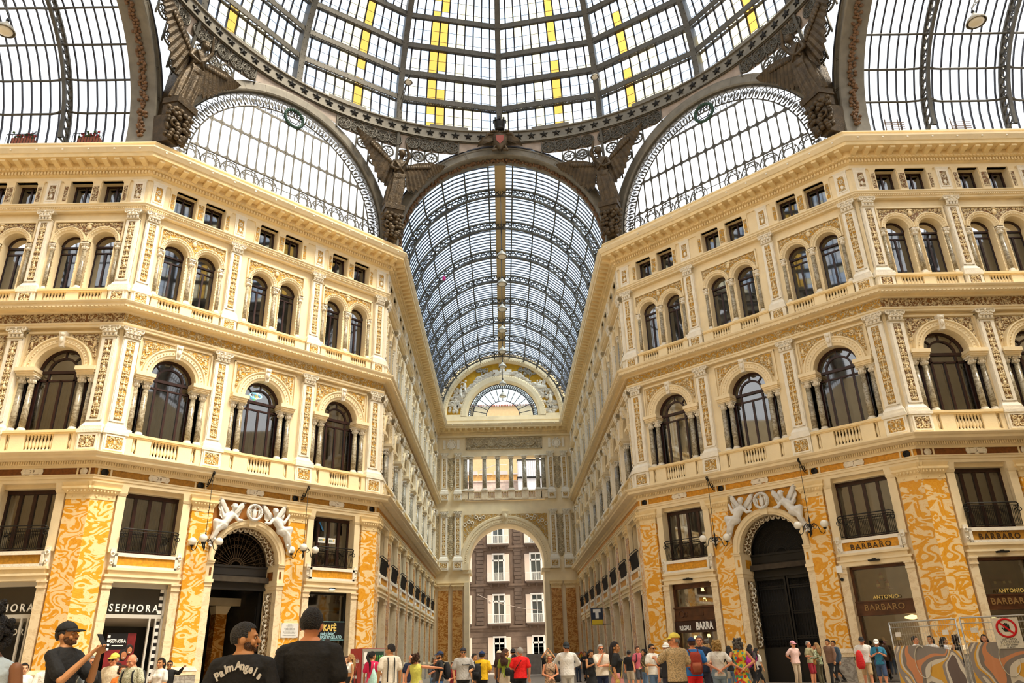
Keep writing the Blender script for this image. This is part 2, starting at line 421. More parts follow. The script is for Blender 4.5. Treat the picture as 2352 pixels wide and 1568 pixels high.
def build_wall(fc):
    mb = MB(); u0, u1 = RANGE[fc]; B_ = bays(fc); portal = 1 if fc in ('DL', 'DR') else -1
    edges = [u0] + [(B_[i][0] + B_[i][1]) for i in range(len(B_) - 1)] + [u1]
    for i, (c, h) in enumerate(B_):
        x0, x1 = edges[i], edges[i + 1]
        if i == portal:
            mb.quad((x0, YW, 0), (c - PORT_R, YW, 0), (c - PORT_R, YW, PORT_Z), (x0, YW, PORT_Z))
            mb.quad((c + PORT_R, YW, 0), (x1, YW, 0), (x1, YW, PORT_Z), (c + PORT_R, YW, PORT_Z))
            arch_fill(mb, x0, x1, c, PORT_R, PORT_Z, 9.3)
            arch_reveal(mb, c, PORT_R, PORT_Z, y1=1.3)
            for s in (-1, 1):
                mb.quad((c + s * PORT_R, YW, 0), (c + s * PORT_R, 1.3, 0), (c + s * PORT_R, 1.3, PORT_Z), (c + s * PORT_R, YW, PORT_Z))
        else:
            w = h - .98
            rect_hole_wall(mb, x0, x1, 0, 5.4, c - w, c + w, 0, 4.85)
            rect_hole_wall(mb, x0, x1, 5.4, 9.3, c - w, c + w, 6.05, 8.75)
            reveal(mb, c - w, c + w, 0, 4.85, y1=.9); reveal(mb, c - w, c + w, 6.05, 8.75)
        a, r, cz = 1.72, 1.1, 14.38
        for s in (-1, 1):
            xa, xb = (x0, c - a) if s < 0 else (c + a, x1)
            mb.quad((xa, YW, 10), (xb, YW, 10), (xb, YW, 14.12), (xa, YW, 14.12))
            xa, xb = (x0, c - r) if s < 0 else (c + r, x1)
            mb.quad((xa, YW, 14.12), (xb, YW, 14.12), (xb, YW, cz), (xa, YW, cz))
            xo, xi = c + s * a, c + s * r
            mb.quad((xo, YW, 11.2), (xo, YR + .1, 11.2), (xo, YR + .1, 14.12), (xo, YW, 14.12))
            mb.quad((xi, YW, 14.12), (xi, YR + .1, 14.12), (xi, YR + .1, cz), (xi, YW, cz))
            mb.quad((xo, YW, 14.12), (xi, YW, 14.12), (xi, YR + .1, 14.12), (xo, YR + .1, 14.12))
        rect_hole_wall(mb, c - a, c + a, 10, 11.2, c - .66, c + .66, 10.38, 11.14); reveal(mb, c - .66, c + .66, 10.38, 11.14, y1=1.5)
        mb.quad((c - a, YW, 11.2), (c + a, YW, 11.2), (c + a, YR + .1, 11.2), (c - a, YR + .1, 11.2))
        arch_fill(mb, x0, x1, c, r, cz, 17.5); arch_reveal(mb, c, r, cz)
        xs = [x0, c, x1]
        for k, s in enumerate((-1, 1)):
            m, r2, z2 = c + s * .86, .60, 21.12
            xa, xb = xs[k], xs[k + 1]
            mb.quad((xa, YW, 17.4), (m - r2, YW, 17.4), (m - r2, YW, z2), (xa, YW, z2))
            mb.quad((m + r2, YW, 17.4), (xb, YW, 17.4), (xb, YW, z2), (m + r2, YW, z2))
            rect_hole_wall(mb, m - r2, m + r2, 17.4, 18.45, m - .56, m + .56, 17.76, 18.28); reveal(mb, m - .56, m + .56, 17.76, 18.28, y1=1.5)
            arch_fill(mb, xa, xb, m, r2, z2, 23.15); arch_reveal(mb, m, r2, z2)
            mb.quad((m - r2, YW, 18.45), (m - r2, YR + .1, 18.45), (m - r2, YR + .1, z2), (m - r2, YW, z2))
            mb.quad((m + r2, YW, 18.45), (m + r2, YR + .1, 18.45), (m + r2, YR + .1, z2), (m + r2, YW, z2))
            mb.quad((m - r2, YW, 18.45), (m + r2, YW, 18.45), (m + r2, YR + .1, 18.45), (m - r2, YR + .1, 18.45))
            ma = c + s * .80
            rect_hole_wall(mb, xa, xb, 23.15, 25.3, ma - .56, ma + .56, 23.42, 24.70, y=.05); reveal(mb, ma - .56, ma + .56, 23.42, 24.70, y0=.05, y1=.60)
    yb = 1.5
    if portal >= 0:
        c = B_[1][0]
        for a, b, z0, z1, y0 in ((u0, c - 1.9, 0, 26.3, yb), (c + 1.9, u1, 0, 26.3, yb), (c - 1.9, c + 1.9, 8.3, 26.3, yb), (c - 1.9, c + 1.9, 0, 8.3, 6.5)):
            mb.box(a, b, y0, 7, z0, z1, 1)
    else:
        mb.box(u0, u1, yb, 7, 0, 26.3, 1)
    mb.box(u0, u1, .3, 1.6, 26.0, 26.3, 0)
    for z in (5.2, 9.6, 17.0, 23.1): mb.box(u0, u1, .8, 1.6, z, z + .25, 1)
    o = mb.build(WALLNAME[fc], [CREAM, INSIDE], M=FACE[fc])
    tag(o, kind='structure')
for fc in RANGE: build_wall(fc)

# ------------------------------------------------------------------ continuous mouldings swept round the whole hall
PATH = [(-HA - 13.9, Y1), (-HA, Y1), (-HB, Y2), (-HB, YE), (HB, YE), (HB, Y2), (HA, Y1), (HA + 13.9, Y1)]
def miter(i, off):
    P = [Vector((p[0], p[1], 0)) for p in PATH]
    ns = []
    if i > 0: d = (P[i] - P[i - 1]).normalized(); ns.append(Vector((d.y, -d.x, 0)))
    if i < len(P) - 1: d = (P[i + 1] - P[i]).normalized(); ns.append(Vector((d.y, -d.x, 0)))
    if len(ns) == 1: return P[i] + ns[0] * off
    b = (ns[0] + ns[1]).normalized()
    return P[i] + b * (off / b.dot(ns[0]))
def sweep(mb, prof, segs=None, mats=None):
    for i in range(len(PATH) - 1):
        if segs is not None and i not in segs: continue
        rows = []
        for off, z in prof:
            a, b = miter(i, off), miter(i + 1, off); rows.append([(a.x, a.y, z), (b.x, b.y, z)])
        for k in range(len(prof) - 1):
            mi = mats[k] if mats else 0
            mb.strip(rows[k], rows[k + 1], mi if not isinstance(mi, dict) else mi.get(i, 0))
def along(mb, off, z0, z1, depth, width, pitch, mi=0, segs=range(7), tip=0.):
    """repeated blocks under a moulding; off = face they hang on"""
    for i in segs:
        a, b = miter(i, off), miter(i + 1, off); d = b - a; L = d.length; d.normalize(); n = Vector((d.y, -d.x, 0))
        k = max(1, int(L / pitch)); p = L / k
        M = Matrix.Identity(4); M.col[0] = (*d, 0); M.col[1] = (*(-n), 0)
        M.col[3] = (a.x, a.y, 0, 1)
        for j in range(k):
            x = p * (j + .5)
            if tip: mb.add([(x - width / 2, 0, z0), (x + width / 2, 0, z0), (x + width / 2, -depth, z0 + tip), (x - width / 2, -depth, z0 + tip),
                            (x - width / 2, 0, z1), (x + width / 2, 0, z1), (x + width / 2, -depth, z1), (x - width / 2, -depth, z1)],
                           [(3, 2, 1, 0), (4, 5, 6, 7), (0, 1, 5, 4), (1, 2, 6, 5), (2, 3, 7, 6), (3, 0, 4, 7)], mi, False, M)
            else: mb.box(x - width / 2, x + width / 2, -depth, .02, z0, z1, mi, M)
ALLS = range(7)
OPEN = (0, 1, 2, 4, 5, 6)
def trim(n, mb, mats): tag(mb.build('trim_%d' % n, mats), kind='structure')
# ground floor entablature, colour band and first cornice
mb = MB()
BANDM = {0: 3, 1: 2, 2: 1, 3: 1, 4: 1, 5: 1, 6: 3}  # wing segments use the band colour darkened to stand in for shade
sweep(mb, [(-.25, 8.93), (.03, 8.93), (.03, 9.10), (.07, 9.10), (.07, 9.22), (.10, 9.22), (.10, 9.28), (.0, 9.28), (.0, 9.58), (.08, 9.58), (.08, 9.70), (.14, 9.72), (.14, 9.86), (.30, 9.90), (.58, 9.93), (.60, 10.05), (.66, 10.08), (.72, 10.16), (.72, 10.20), (-.3, 10.25)],
      segs=OPEN, mats=[0] * 7 + [BANDM] + [0] * 12)
along(mb, .14, 9.72, 9.86, .07, .055, .105, segs=OPEN)
trim(1, mb, [CREAM, BANDO, BANDG, BANDB])
# first floor frieze of scrolls and second cornice
mb = MB()
FR = {0: 2, 6: 2}
sweep(mb, [(-.25, 16.40), (.03, 16.40), (.03, 16.52), (.08, 16.54), (.08, 16.62), (.0, 16.66), (.0, 17.10), (.10, 17.12), (.12, 17.18), (.32, 17.24), (.50, 17.30), (.52, 17.42), (.58, 17.46), (.62, 17.54), (.62, 17.58), (-.3, 17.62)],
      segs=OPEN, mats=[0] * 5 + [{0: 2, 1: 1, 2: 1, 4: 1, 5: 1, 6: 2}] + [0] * 2 + [3] + [0] * 6)
along(mb, .46, 17.245, 17.29, .10, .10, .2, segs=OPEN)
trim(2, mb, [CREAM, GOLDB, BROWN, CREAM2])
# string under the attic
mb = MB()
sweep(mb, [(-.25, 22.86), (.03, 22.86), (.03, 22.96), (.08, 22.98), (.08, 23.04), (.16, 23.08), (.16, 23.15), (.22, 23.2), (.22, 23.24), (-.1, 23.28)], segs=OPEN)
along(mb, .08, 22.98, 23.04, .05, .05, .1, segs=OPEN)
trim(3, mb, [CREAM])
# main cornice with dentils and modillions
mb = MB()
sweep(mb, [(-.25, 24.70), (.02, 24.70), (.04, 24.80), (.05, 24.90), (.16, 24.94), (.20, 24.96), (.20, 25.14), (.34, 25.17), (.42, 25.26), (.42, 25.50), (1.02, 25.50), (1.04, 25.68), (1.10, 25.70), (1.16, 25.80), (1.24, 25.92), (1.24, 25.98), (.86, 26.04), (.86, 26.36), (.92, 26.38), (.92, 26.46), (-.6, 26.46)],
      mats=[0] * 3 + [1] * 8 + [0] * 9)
along(mb, .20, 24.97, 25.13, .10, .09, .165, mi=1)
along(mb, .36, 25.17, 25.26, .07, .12, .2, mi=1)
along(mb, .42, 25.27, 25.50, .52, .26, .62, mi=1, tip=.10)
along(mb, 1.12, 25.80, 25.88, .10, .08, 1.24, mi=2)
trim(4, mb, [CREAM, CREAM2, WHITE])

# ------------------------------------------------------------------ kit of repeated pieces
def corinth(mb, w, z0, z1, y1, mi=0):
    """flat Corinthian pilaster capital of curled leaves"""
    h = z1 - z0
    mb.taper(-w / 2, w / 2, y1 - .10, y1 + .2, z0, z0 + .05 * h, .02, .02, mi)
    rows = []
    for t in (0, .3, .6, .85):
        e = .02 + .13 * t ** 2; rows.append([(-w / 2 - e + .06, y1 - .05 - e, z0 + h * t), (w / 2 + e - .06, y1 - .05 - e, z0 + h * t)])
    for a, b in zip(rows, rows[1:]): mb.quad(a[0], a[1], b[1], b[0], mi)
    n = 4
    for row, (t, rr) in enumerate(((.22, .34), (.5, .32))):
        for i in range(n - row):
            x = (i + .5 + row * .5) / n * w - w / 2
            mb.ball((x, y1 - .10 - .05 * row, z0 + h * t), (w * .115, .07, h * .22), 6, 5, mi)
            mb.ball((x, y1 - .17 - .05 * row, z0 + h * (t + .16)), (w * .09, .05, h * .07), 6, 4, mi)
    for s in (-1, 1):
        mb.torus((s * (w / 2 + .0), y1 - .16, z0 + h * .76), .085 * w / .7, .035, 8, 5, mi)
    mb.ball((0, y1 - .18, z0 + h * .86), (.07, .05, .06), 6, 4, mi)
    mb.taper(-w / 2, w / 2, y1 - .12, y1 + .2, z0 + h * .88, z1, .08, .11, mi)
def curl(mb, x, y, z, r, e=1, up=1, th=.024, mi=1, axis=0):
    """one leafy spiral of stucco scrollwork"""
    pts, rr = [], []
    for i in range(10):
        a = i * .62; q = r * (1 - .085 * i)
        pts.append((x + e * (r - q * cos(a)), y - .012 * (i % 2), z + up * q * sin(a))); rr.append(th * (1.15 - .07 * i))
    mb.tube(pts, rr, 5, mi)
    mb.ball((x + e * r, y - .02, z), (r * .26, .03, r * .26), 6, 4, mi)
    for i in (1, 3, 5): mb.ball((pts[i][0] - e * .0, y - .01, pts[i][2] + up * th), (th * 1.7, .03, th * 1.3), 5, 4, mi)
def pilaster(name, z0, zb, zc, z1, w, pw, rel, label):
    """panelled pilaster: base, shaft, scroll panel, leafy capital; face at y=0"""
    r = empty(name, kind='structure')
    mb = MB()
    mb.box(-w / 2, w / 2, 0, YW, zb, zc)
    f = .07
    for a, b in ((-w / 2 + .04, -pw / 2), (pw / 2, w / 2 - .04)): mb.box(a, b, -.035, .0, zb + .1, zc - .06)
    for a, b in ((zb + .1, zb + .17), (zc - .13, zc - .06)): mb.box(-w / 2 + .04, w / 2 - .04, -.036, 0, a, b)
    mb.build('shaft', [WHITE], r)
    mb = MB(); zz = (zb + .19, zc - .15)
    mb.quad((-pw / 2, -.012, zz[0]), (pw / 2, -.012, zz[0]), (pw / 2, -.012, zz[1]), (-pw / 2, -.012, zz[1]))
    random.seed(int(z0 * 10))
    mb.tube([(.02 * sin(5 * z_), -.02, z_) for z_ in [zz[0] + .05 + (zz[1] - zz[0] - .1) * i / 24 for i in range(25)]], .022, 5, 1)
    z = zz[0] + .16; i_ = 0
    while z < zz[1] - .14:
        for s in (-1, 1): curl(mb, s * .01, -.022, z, pw * .205, s, 1 if i_ % 2 else -1)
        if i_ % 3 == 2: mb.ball((0, -.03, z + .1), (pw * .2, .06, .13), 7, 5, 1); mb.ball((0, -.04, z + .27), (pw * .13, .05, .07), 7, 5, 1)
        z += .25 + .10 * (i_ % 3 == 2); i_ += 1
    mb.build('scroll_panel', [rel, STUC], r)
    mb = MB(); corinth(mb, w, zc, z1, .02); mb.build('capital', [WHITE], r)
    mb = MB(); mb.box(-w / 2 - .10, w / 2 + .10, -.12, YW, z0, z0 + .18); mb.taper(-w / 2, w / 2, -.02, YW, z0 + .18, zb, .09, .01)
    mb.build('base', [WHITE], r)
    return r
def marble_pilaster(mat, w=1.04):
    r = empty('marble_pilaster', kind='structure')
    mb = MB(); mb.box(-w / 2, w / 2, 0, YW + .05, 1.40, 8.22); mb.build('shaft', [mat], r)
    mb = MB()
    mb.box(-w / 2 - .01, w / 2 + .01, -.02, YW, 8.22, 8.46)
    mb.taper(-w / 2, w / 2, -.02, YW, 8.46, 8.66, .02, .14); mb.box(-w / 2 - .16, w / 2 + .16, -.18, YW, 8.66, 8.76); mb.taper(-w / 2, w / 2, 0, YW, 8.76, 8.94, .12, .2)
    for i in range(7):
        mb.ball(((i - 3) * w / 7, -.11, 8.57), (.05, .05, .08), 6, 5)
    for s in (-1, 1): mb.ball((s * w * .25, -.03, 8.34), (.05, .03, .05), 6, 4)
    mb.build('capital', [CREAM2], r)
    mb = MB(); mb.taper(-w / 2, w / 2, -.02, YW, 1.05, 1.22, .10, .10); mb.taper(-w / 2, w / 2, -.02, YW, 1.22, 1.40, .12, .02); mb.build('base_moulding', [MCREAM], r)
    mb = MB(); mb.box(-w / 2 - .08, w / 2 + .08, -.10, YW, 0, 1.05); mb.build('plinth', [MGREY], r)
    return r
def baluster_mesh(h):
    mb = MB()
    mb.lathe([(.075, 0), (.075, .06 * h), (.045, .1 * h), (.05, .16 * h), (.088, .34 * h), (.07, .5 * h), (.04, .68 * h), (.04, .78 * h), (.062, .82 * h), (.04, .86 * h), (.07, .93 * h), (.07, h)], 10)
    return mb.mesh('baluster', [CREAM])
def balustrade(hw, z0, z1, groups, depth, rel, detailed=True):
    """parapet of one bay between two pilaster pedestals; groups: (centre, count)"""
    r = empty('balustrade', kind='structure')
    groups = sorted(groups); e = hw - .52; zr = z1 - .17; zb = z0 + .16; y0, y1 = -depth, -depth + .26
    mb = MB(); mb.box(-e, e, y0 - .04, YW, zr, z1); mb.box(-e, e, y0 - .07, YW, zr + .05, z1 - .03); mb.build('rail', [CREAM2], r)
    mb = MB(); mb.box(-e, e, y0 - .02, YW, z0, zb)
    sp = .155; edges = [-e]; groups = sorted(groups)
    for c, n in groups: edges += [c - n * sp / 2 - .02, c + n * sp / 2 + .02]
    edges.append(e)
    for a, b in zip(edges[0::2], edges[1::2]): mb.box(a, b, y0, y1, zb, zr)
    mb.build('plinth_course', [CREAM], r)
    me = BALM.setdefault(round(zr - zb, 2), baluster_mesh(zr - zb))
    if detailed:
        for c, n in groups:
            for i in range(n):
                o = bpy.data.objects.new('baluster', me); COL.objects.link(o); o.parent = r
                o.matrix_local = T(c + (i - (n - 1) / 2) * sp, (y0 + y1) / 2, zb)
    else:
        mb = MB()
        for c, n in groups:
            for i in range(n): mb.box(c + (i - (n - 1) / 2) * sp - .05, c + (i - (n - 1) / 2) * sp + .05, y0 + .07, y1 - .05, zb, zr)
        tag(mb.build('baluster_row', [CREAM], r), kind='stuff')
    return r
BALM = {}
def pedestal(w, z0, z1, depth, rel):
    r = empty('balustrade_pedestal', kind='structure')
    mb = MB(); d = depth
    mb.box(-w / 2, w / 2, -d - .06, YW, z0, z1 - .17); mb.box(-w / 2 - .05, w / 2 + .05, -d - .13, YW, z1 - .17, z1 - .04); mb.box(-w / 2 - .02, w / 2 + .02, -d - .1, YW, z1 - .04, z1 + .01)
    q = min(w * .36, (z1 - z0) * .33); zc = (z0 + z1) / 2 - .04
    for a, b, c, e in ((-q - .07, -q, -q * .8 - .07, q * .8 + .07), (q, q + .07, -q * .8 - .07, q * .8 + .07), (-q, q, -q * .8 - .07, -q * .8), (-q, q, q * .8, q * .8 + .07)):
        mb.box(a, b, -d - .10, -d - .05, zc + c, zc + e)
    mb.build('block', [WHITE], r)
    mb = MB(); mb.quad((-q, -d - .075, zc - q * .8), (q, -d - .075, zc - q * .8), (q, -d - .075, zc + q * .8), (-q, -d - .075, zc + q * .8))
    for s in (-1, 1):
        for uz in (-1, 1): curl(mb, s * q * .08, -d - .085, zc + uz * q * .36, q * .34, s, uz, .024)
    mb.ball((0, -d - .08, zc), (q * .16, .04, q * .35), 7, 5, 1)
    mb.build('scroll_panel', [rel, STUC], r)
    return r
def column(r, x, y, z0, z1, rad=.145):
    c = empty_part('column', r)
    mb = MB(); zb, zc = z0 + .24, z1 - .36
    mb.lathe([(rad, zb), (rad * 1.0, zb + (zc - zb) * .3), (rad * .84, zc)], 14, (x, y))
    c = mb.build('column', [COLM], r)
    mb = MB(); mb.box(x - rad * 1.45, x + rad * 1.45, y - rad * 1.45, y + rad * 1.45, z0, z0 + .11); mb.lathe([(rad * 1.4, z0 + .11), (rad * 1.45, z0 + .15), (rad * 1.1, z0 + .18), (rad * 1.25, z0 + .22), (rad, zb + .01)], 14, (x, y))
    mb.build('base', [WHITE], c)
    mb = MB(); mb.lathe([(rad * .85, zc), (rad * 1.0, zc + .02), (rad * .85, zc + .04), (rad * .95, zc + .2), (rad * 1.4, zc + .30)], 10, (x, y))
    for i in range(8):
        a = 2 * PI * i / 8
        mb.ball((x + rad * 1.05 * cos(a), y + rad * 1.05 * sin(a), zc + .1), (.05, .05, .08), 5, 4)
        if i % 2: mb.ball((x + rad * 1.45 * cos(a), y + rad * 1.45 * sin(a), zc + .25), (.055, .055, .05), 5, 4)
    mb.box(x - rad * 1.5, x + rad * 1.5, y - rad * 1.5, y + rad * 1.5, zc + .30, z1)
    mb.build('capital', [WHITE], c)
def empty_part(n, r): return None
def fold_sheet(mb, x0, x1, z0, z1, y, n=10, amp=.04, mi=0):
    A, B2 = [], []
    for i in range(n * 2 + 1):
        x = x0 + (x1 - x0) * i / (n * 2); yy = y + (amp if i % 2 else -amp)
        A.append((x, yy, z0)); B2.append((x, yy, z1))
    mb.strip(A, B2, mi)
def arched_window(rel, curtain=0):
    """first-floor window: arch on four veined columns with side lights; x centred, z true"""
    r = empty('arched_window', kind='structure')
    cz, R = 14.38, 1.1
    mb = MB()   # carved surround
    arch_profile(mb, [(R, YW), (R, .10), (R + .10, .06), (R + .14, .02), (R + .36, .02), (R + .40, -.04), (R + .46, -.04), (R + .46, YW)], cz)
    for i in range(26):
        a = PI * (i + .5) / 26; mb.ball(((R + .25) * cos(a), .0, cz + (R + .25) * sin(a)), .035, 5, 4)
    mb.build('archivolt', [CREAM], r)
    for s in (-1, 1):
        mb = MB(); a, b = sorted((s * .96, s * 1.80)); mb.box(a, b, -.06, YR, 14.12, 14.22); mb.box(a + .03, b - .03, -.02, YR, 14.05, 14.12); mb.box(a - .04, b + .04, -.12, YR, 14.22, 14.40)
        mb.build('impost', [CREAM], r)
        mb = MB(); K = 12
        A = []; B2 = []
        for i in range(K + 1):
            x = .24 + (1.62 - .24) * i / K; rr = R + .52
            z = cz + (math.sqrt(max(0, rr * rr - x * x)) if x < rr else 0); z = max(z, 14.75)
            A.append((s * x, .17, min(z, 16.08))); B2.append((s * x, .17, 16.10))
        mb.strip(A, B2)
        for x, z, q in ((.52, 15.98, .07), (.72, 15.92, .10), (.98, 15.88, .13), (1.26, 15.84, .15), (1.30, 15.52, .12), (1.44, 15.28, .11), (1.50, 15.02, .08)): curl(mb, s * x, .165, z, q, s, -1, .022)
        mb.ball((s * 1.48, .16, 15.62), (.07, .05, .15), 7, 5, 1); mb.ball((s * 1.12, .16, 15.97), (.13, .05, .06), 7, 5, 1)
        mb.build('spandrel_panel', [rel, STUC], r)
        for x in (1.15, 1.62):
            column(r, s * x, .30, 11.3, 14.06)
    mb = MB(); mb.taper(-.12, .12, -.05, .2, 15.42, 16.15, -.02, .05); mb.ball((0, -.09, 15.75), (.10, .08, .17), 7, 6); mb.ball((0, -.09, 16.02), (.13, .08, .10), 7, 5); mb.build('keystone', [WHITE], r)
    mb = MB()
    for a, b, c, d in ((-1.82, -1.74, 14.5, 16.24), (1.74, 1.82, 14.5, 16.24), (-1.82, 1.82, 16.16, 16.26)): mb.box(a, b, .12, YW, c, d)
    mb.build('panel_moulding', [CREAM], r)
    mb = MB(); y0, y1 = YR - .09, YR
    for ra, rb in ((R, R - .13), (.70, .60)):
        arch_profile(mb, [(ra, y1), (ra, y0), (rb, y0), (rb, y1)], cz)
    for a in (PI * .25, PI * .5, PI * .75): mb.bar((.68 * cos(a), y0 + .04, cz + .68 * sin(a)), (1.0 * cos(a), y0 + .04, cz + 1.0 * sin(a)), .06, .08, up=(0, 1, 0))
    mb.box(-R, R, y0 - .03, y1, cz - .12, cz + .02); mb.box(-R, R, y0, y1, cz - .50, cz - .42)
    for x in (-1.05, -.62, 0, .62, 1.05): mb.box(x - .05, x + .05, y0, y1, 11.2, cz - (.45 if x == 0 else .1))
    mb.box(-1.08, 1.08, y0, y1, 11.2, 11.4)
    for s in (-1, 1):
        a, b = sorted((s * 1.1, s * 1.72)); mb.box(a, b, y1 - .02, y1, 11.2, 11.35)
        for x in (1.2, 1.66): mb.box(s * x - .05, s * x + .05, y0, y1, 11.2, 14.12)
    mb.build('frame', [WOOD], r)
    mb = MB(); A = arc(R, cz, y=YR - .03); mb.add(A, [tuple(range(len(A)))]); mb.quad((-1.72, YR - .03, 11.2), (1.72, YR - .03, 11.2), (1.72, YR - .03, 14.12), (-1.72, YR - .03, 14.12)); mb.quad((-R, YR - .03, 14.12), (R, YR - .03, 14.12), (R, YR - .03, cz), (-R, YR - .03, cz))
    mb.build('pane', [PANE], r)
    if curtain:
        mb = MB(); 
        if curtain == 1: fold_sheet(mb, -.98, .98, 11.25, 13.85, YR + .2, 14)
        else: mb.quad((-.05, YR + .1, 11.25), (.6, YR + .1, 11.25), (.6, YR + .1, 13.85), (-.05, YR + .1, 13.85)); mb.quad((-.62 if curtain == 3 else .66, YR + .1, 11.25), (-.1 if curtain == 3 else .95, YR + .1, 11.25), (-.1 if curtain == 3 else .95, YR + .1, 13.85), (-.62 if curtain == 3 else .66, YR + .1, 13.85))
        mb.build('curtain', [CURT], r)
    return r
def twin_window(rel, curtain=0):
    """second-floor pair of round-headed windows sharing slim columns"""
    r = empty('twin_window', kind='structure')
    cz, R = 21.12, .60
    for s in (-1, 1):
        m = s * .86
        mb = MB(); arch_profile(mb, [(R, YW + .1), (R, .12), (R + .06, .08), (R + .10, .02), (R + .18, .02), (R + .21, -.02), (R + .25, -.02), (R + .25, YW)], cz, cx=m)
        for i in range(17):
            a = PI * (i + .5) / 17; mb.ball((m + (R + .14) * cos(a), .01, cz + (R + .14) * sin(a)), .026, 5, 4)
        for e in (-1, 1):
            x = m + e * (R + .0); mb.box(min(x, x - e * .05), max(x, x - e * .05), .14, YR, 18.45, cz)
            for k in range(14): mb.ball((x - e * .03, .13, 18.6 + k * .18), .025, 4, 3)
        mb.build('archivolt', [CREAM], r)
        mb = MB(); y0, y1 = YR - .08, YR
        arch_profile(mb, [(R, y1), (R, y0), (R - .09, y0), (R - .09, y1)], cz, cx=m, n=14)
        mb.box(m - R, m + R, y0 - .02, y1, cz - .10, cz); mb.box(m - R, m + R, y0, y1, cz - .42, cz - .35)
        for x in (m - R + .04, m, m + R - .04): mb.box(x - .045, x + .045, y0, y1, 18.45, cz - (.4 if x == m else 0))
        mb.box(m - R, m + R, y0, y1, 18.45, 18.6)
        fr = mb.build('frame', [WOOD], r)
        mb = MB(); A = arc(R, cz, 14, cx=m, y=YR - .03); mb.add(A, [tuple(range(len(A)))]); mb.quad((m - R, YR - .03, 18.45), (m + R, YR - .03, 18.45), (m + R, YR - .03, cz), (m - R, YR - .03, cz))
        mb.build('pane', [PANE], r)
        if curtain == s or curtain == 2:
            mb = MB(); fold_sheet(mb, m - .5, m + .5, 18.5, 20.7, YR + .2, 9); mb.build('curtain', [CURT], r)
    for x, rad in ((-1.62, .10), (0, .13), (1.62, .10)): column(r, x, .20, 18.45, 21.08, rad)
    mb = MB(); K = 36; A = []; B2 = []
    for i in range(K + 1):
        x = -1.66 + 3.32 * i / K; d = abs(abs(x) - .86); rr = R + .28
        A.append((x, .17, cz + math.sqrt(max(0.02, rr * rr - d * d)))); B2.append((x, .17, 22.28))
    mb.strip(A, B2)
    for e in (-1, 1):
        for x, z, q in ((.12, 22.12, .12), (.36, 22.14, .09), (.60, 22.17, .07), (1.02, 22.17, .07), (1.20, 22.13, .10), (1.40, 22.1, .11), (1.52, 21.85, .06)): curl(mb, e * x, .16, z, q, e, 1, .018)
    mb.ball((0, .14, 22.02), (.13, .06, .16), 7, 5, 1); mb.ball((0, .14, 22.22), (.18, .05, .05), 7, 5, 1)
    mb.build('scroll_panel', [rel, STUC], r)
    mb = MB()
    for a, b, c, d in ((-1.78, -1.70, 21.2, 22.4), (1.70, 1.78, 21.2, 22.4), (-1.78, 1.78, 22.31, 22.42)): mb.box(a, b, .10, YW, c, d)
    mb.build('panel_moulding', [CREAM], r)
    return r
def attic_window(rel, curtain=0):
    r = empty('attic_window', kind='structure')
    for s in (-1, 1):
        m = s * .80; mb = MB(); y0, y1 = .50, .58
        for x in (m - .52, m, m + .52): mb.box(x - .045, x + .045, y0, y1, 23.42, 24.70)
        mb.box(m - .56, m + .56, y0, y1, 24.62, 24.70); mb.box(m - .56, m + .56, y0, y1, 23.42, 23.50)
        mb.bar((m - .56, .3, 23.55), (m + .56, .3, 23.55), .03)
        mb.build('frame', [WOOD], r)
        mb = MB(); mb.quad((m - .56, .55, 23.42), (m + .56, .55, 23.42), (m + .56, .55, 24.70), (m - .56, .55, 24.70)); mb.build('pane', [PANE], r)
    for x in (-1.52, 0, 1.52):
        mb = MB(); w = .15 if x == 0 else .09
        mb.box(x - w - .06, x + w + .06, .0, .06, 23.3, 24.55); mb.taper(x - w - .06, x + w + .06, .0, .06, 24.55, 24.70, .0, .06)
        mb.build('mullion_pier', [CREAM], r)
        mb = MB(); mb.quad((x - w, -.008, 23.5), (x + w, -.008, 23.5), (x + w, -.008, 24.4), (x - w, -.008, 24.4)); mb.build('scroll_panel', [rel], r)
    return r
def attic_pilaster(rel):
    r = empty('attic_pilaster', kind='structure')
    mb = MB(); mb.box(-.32, .32, -.02, .06, 23.28, 24.6); mb.taper(-.32, .32, -.02, .06, 24.6, 24.72, 0, .06)
    for a, b, c, d in ((-.24, -.17, 23.5, 24.52), (.17, .24, 23.5, 24.52), (-.17, .17, 23.5, 23.57), (-.17, .17, 24.45, 24.52)): mb.box(a, b, -.05, 0, c, d)
    mb.build('block', [WHITE], r)
    mb = MB(); mb.quad((-.17, -.035, 23.57), (.17, -.035, 23.57), (.17, -.035, 24.45), (-.17, -.035, 24.45))
    mb.ball((0, -.04, 23.8), (.09, .03, .13), 6, 5, 1); mb.torus((0, -.04, 24.15), .09, .025, 9, 4, 1)
    mb.build('scroll_panel', [rel, WHITE], r)
    return r
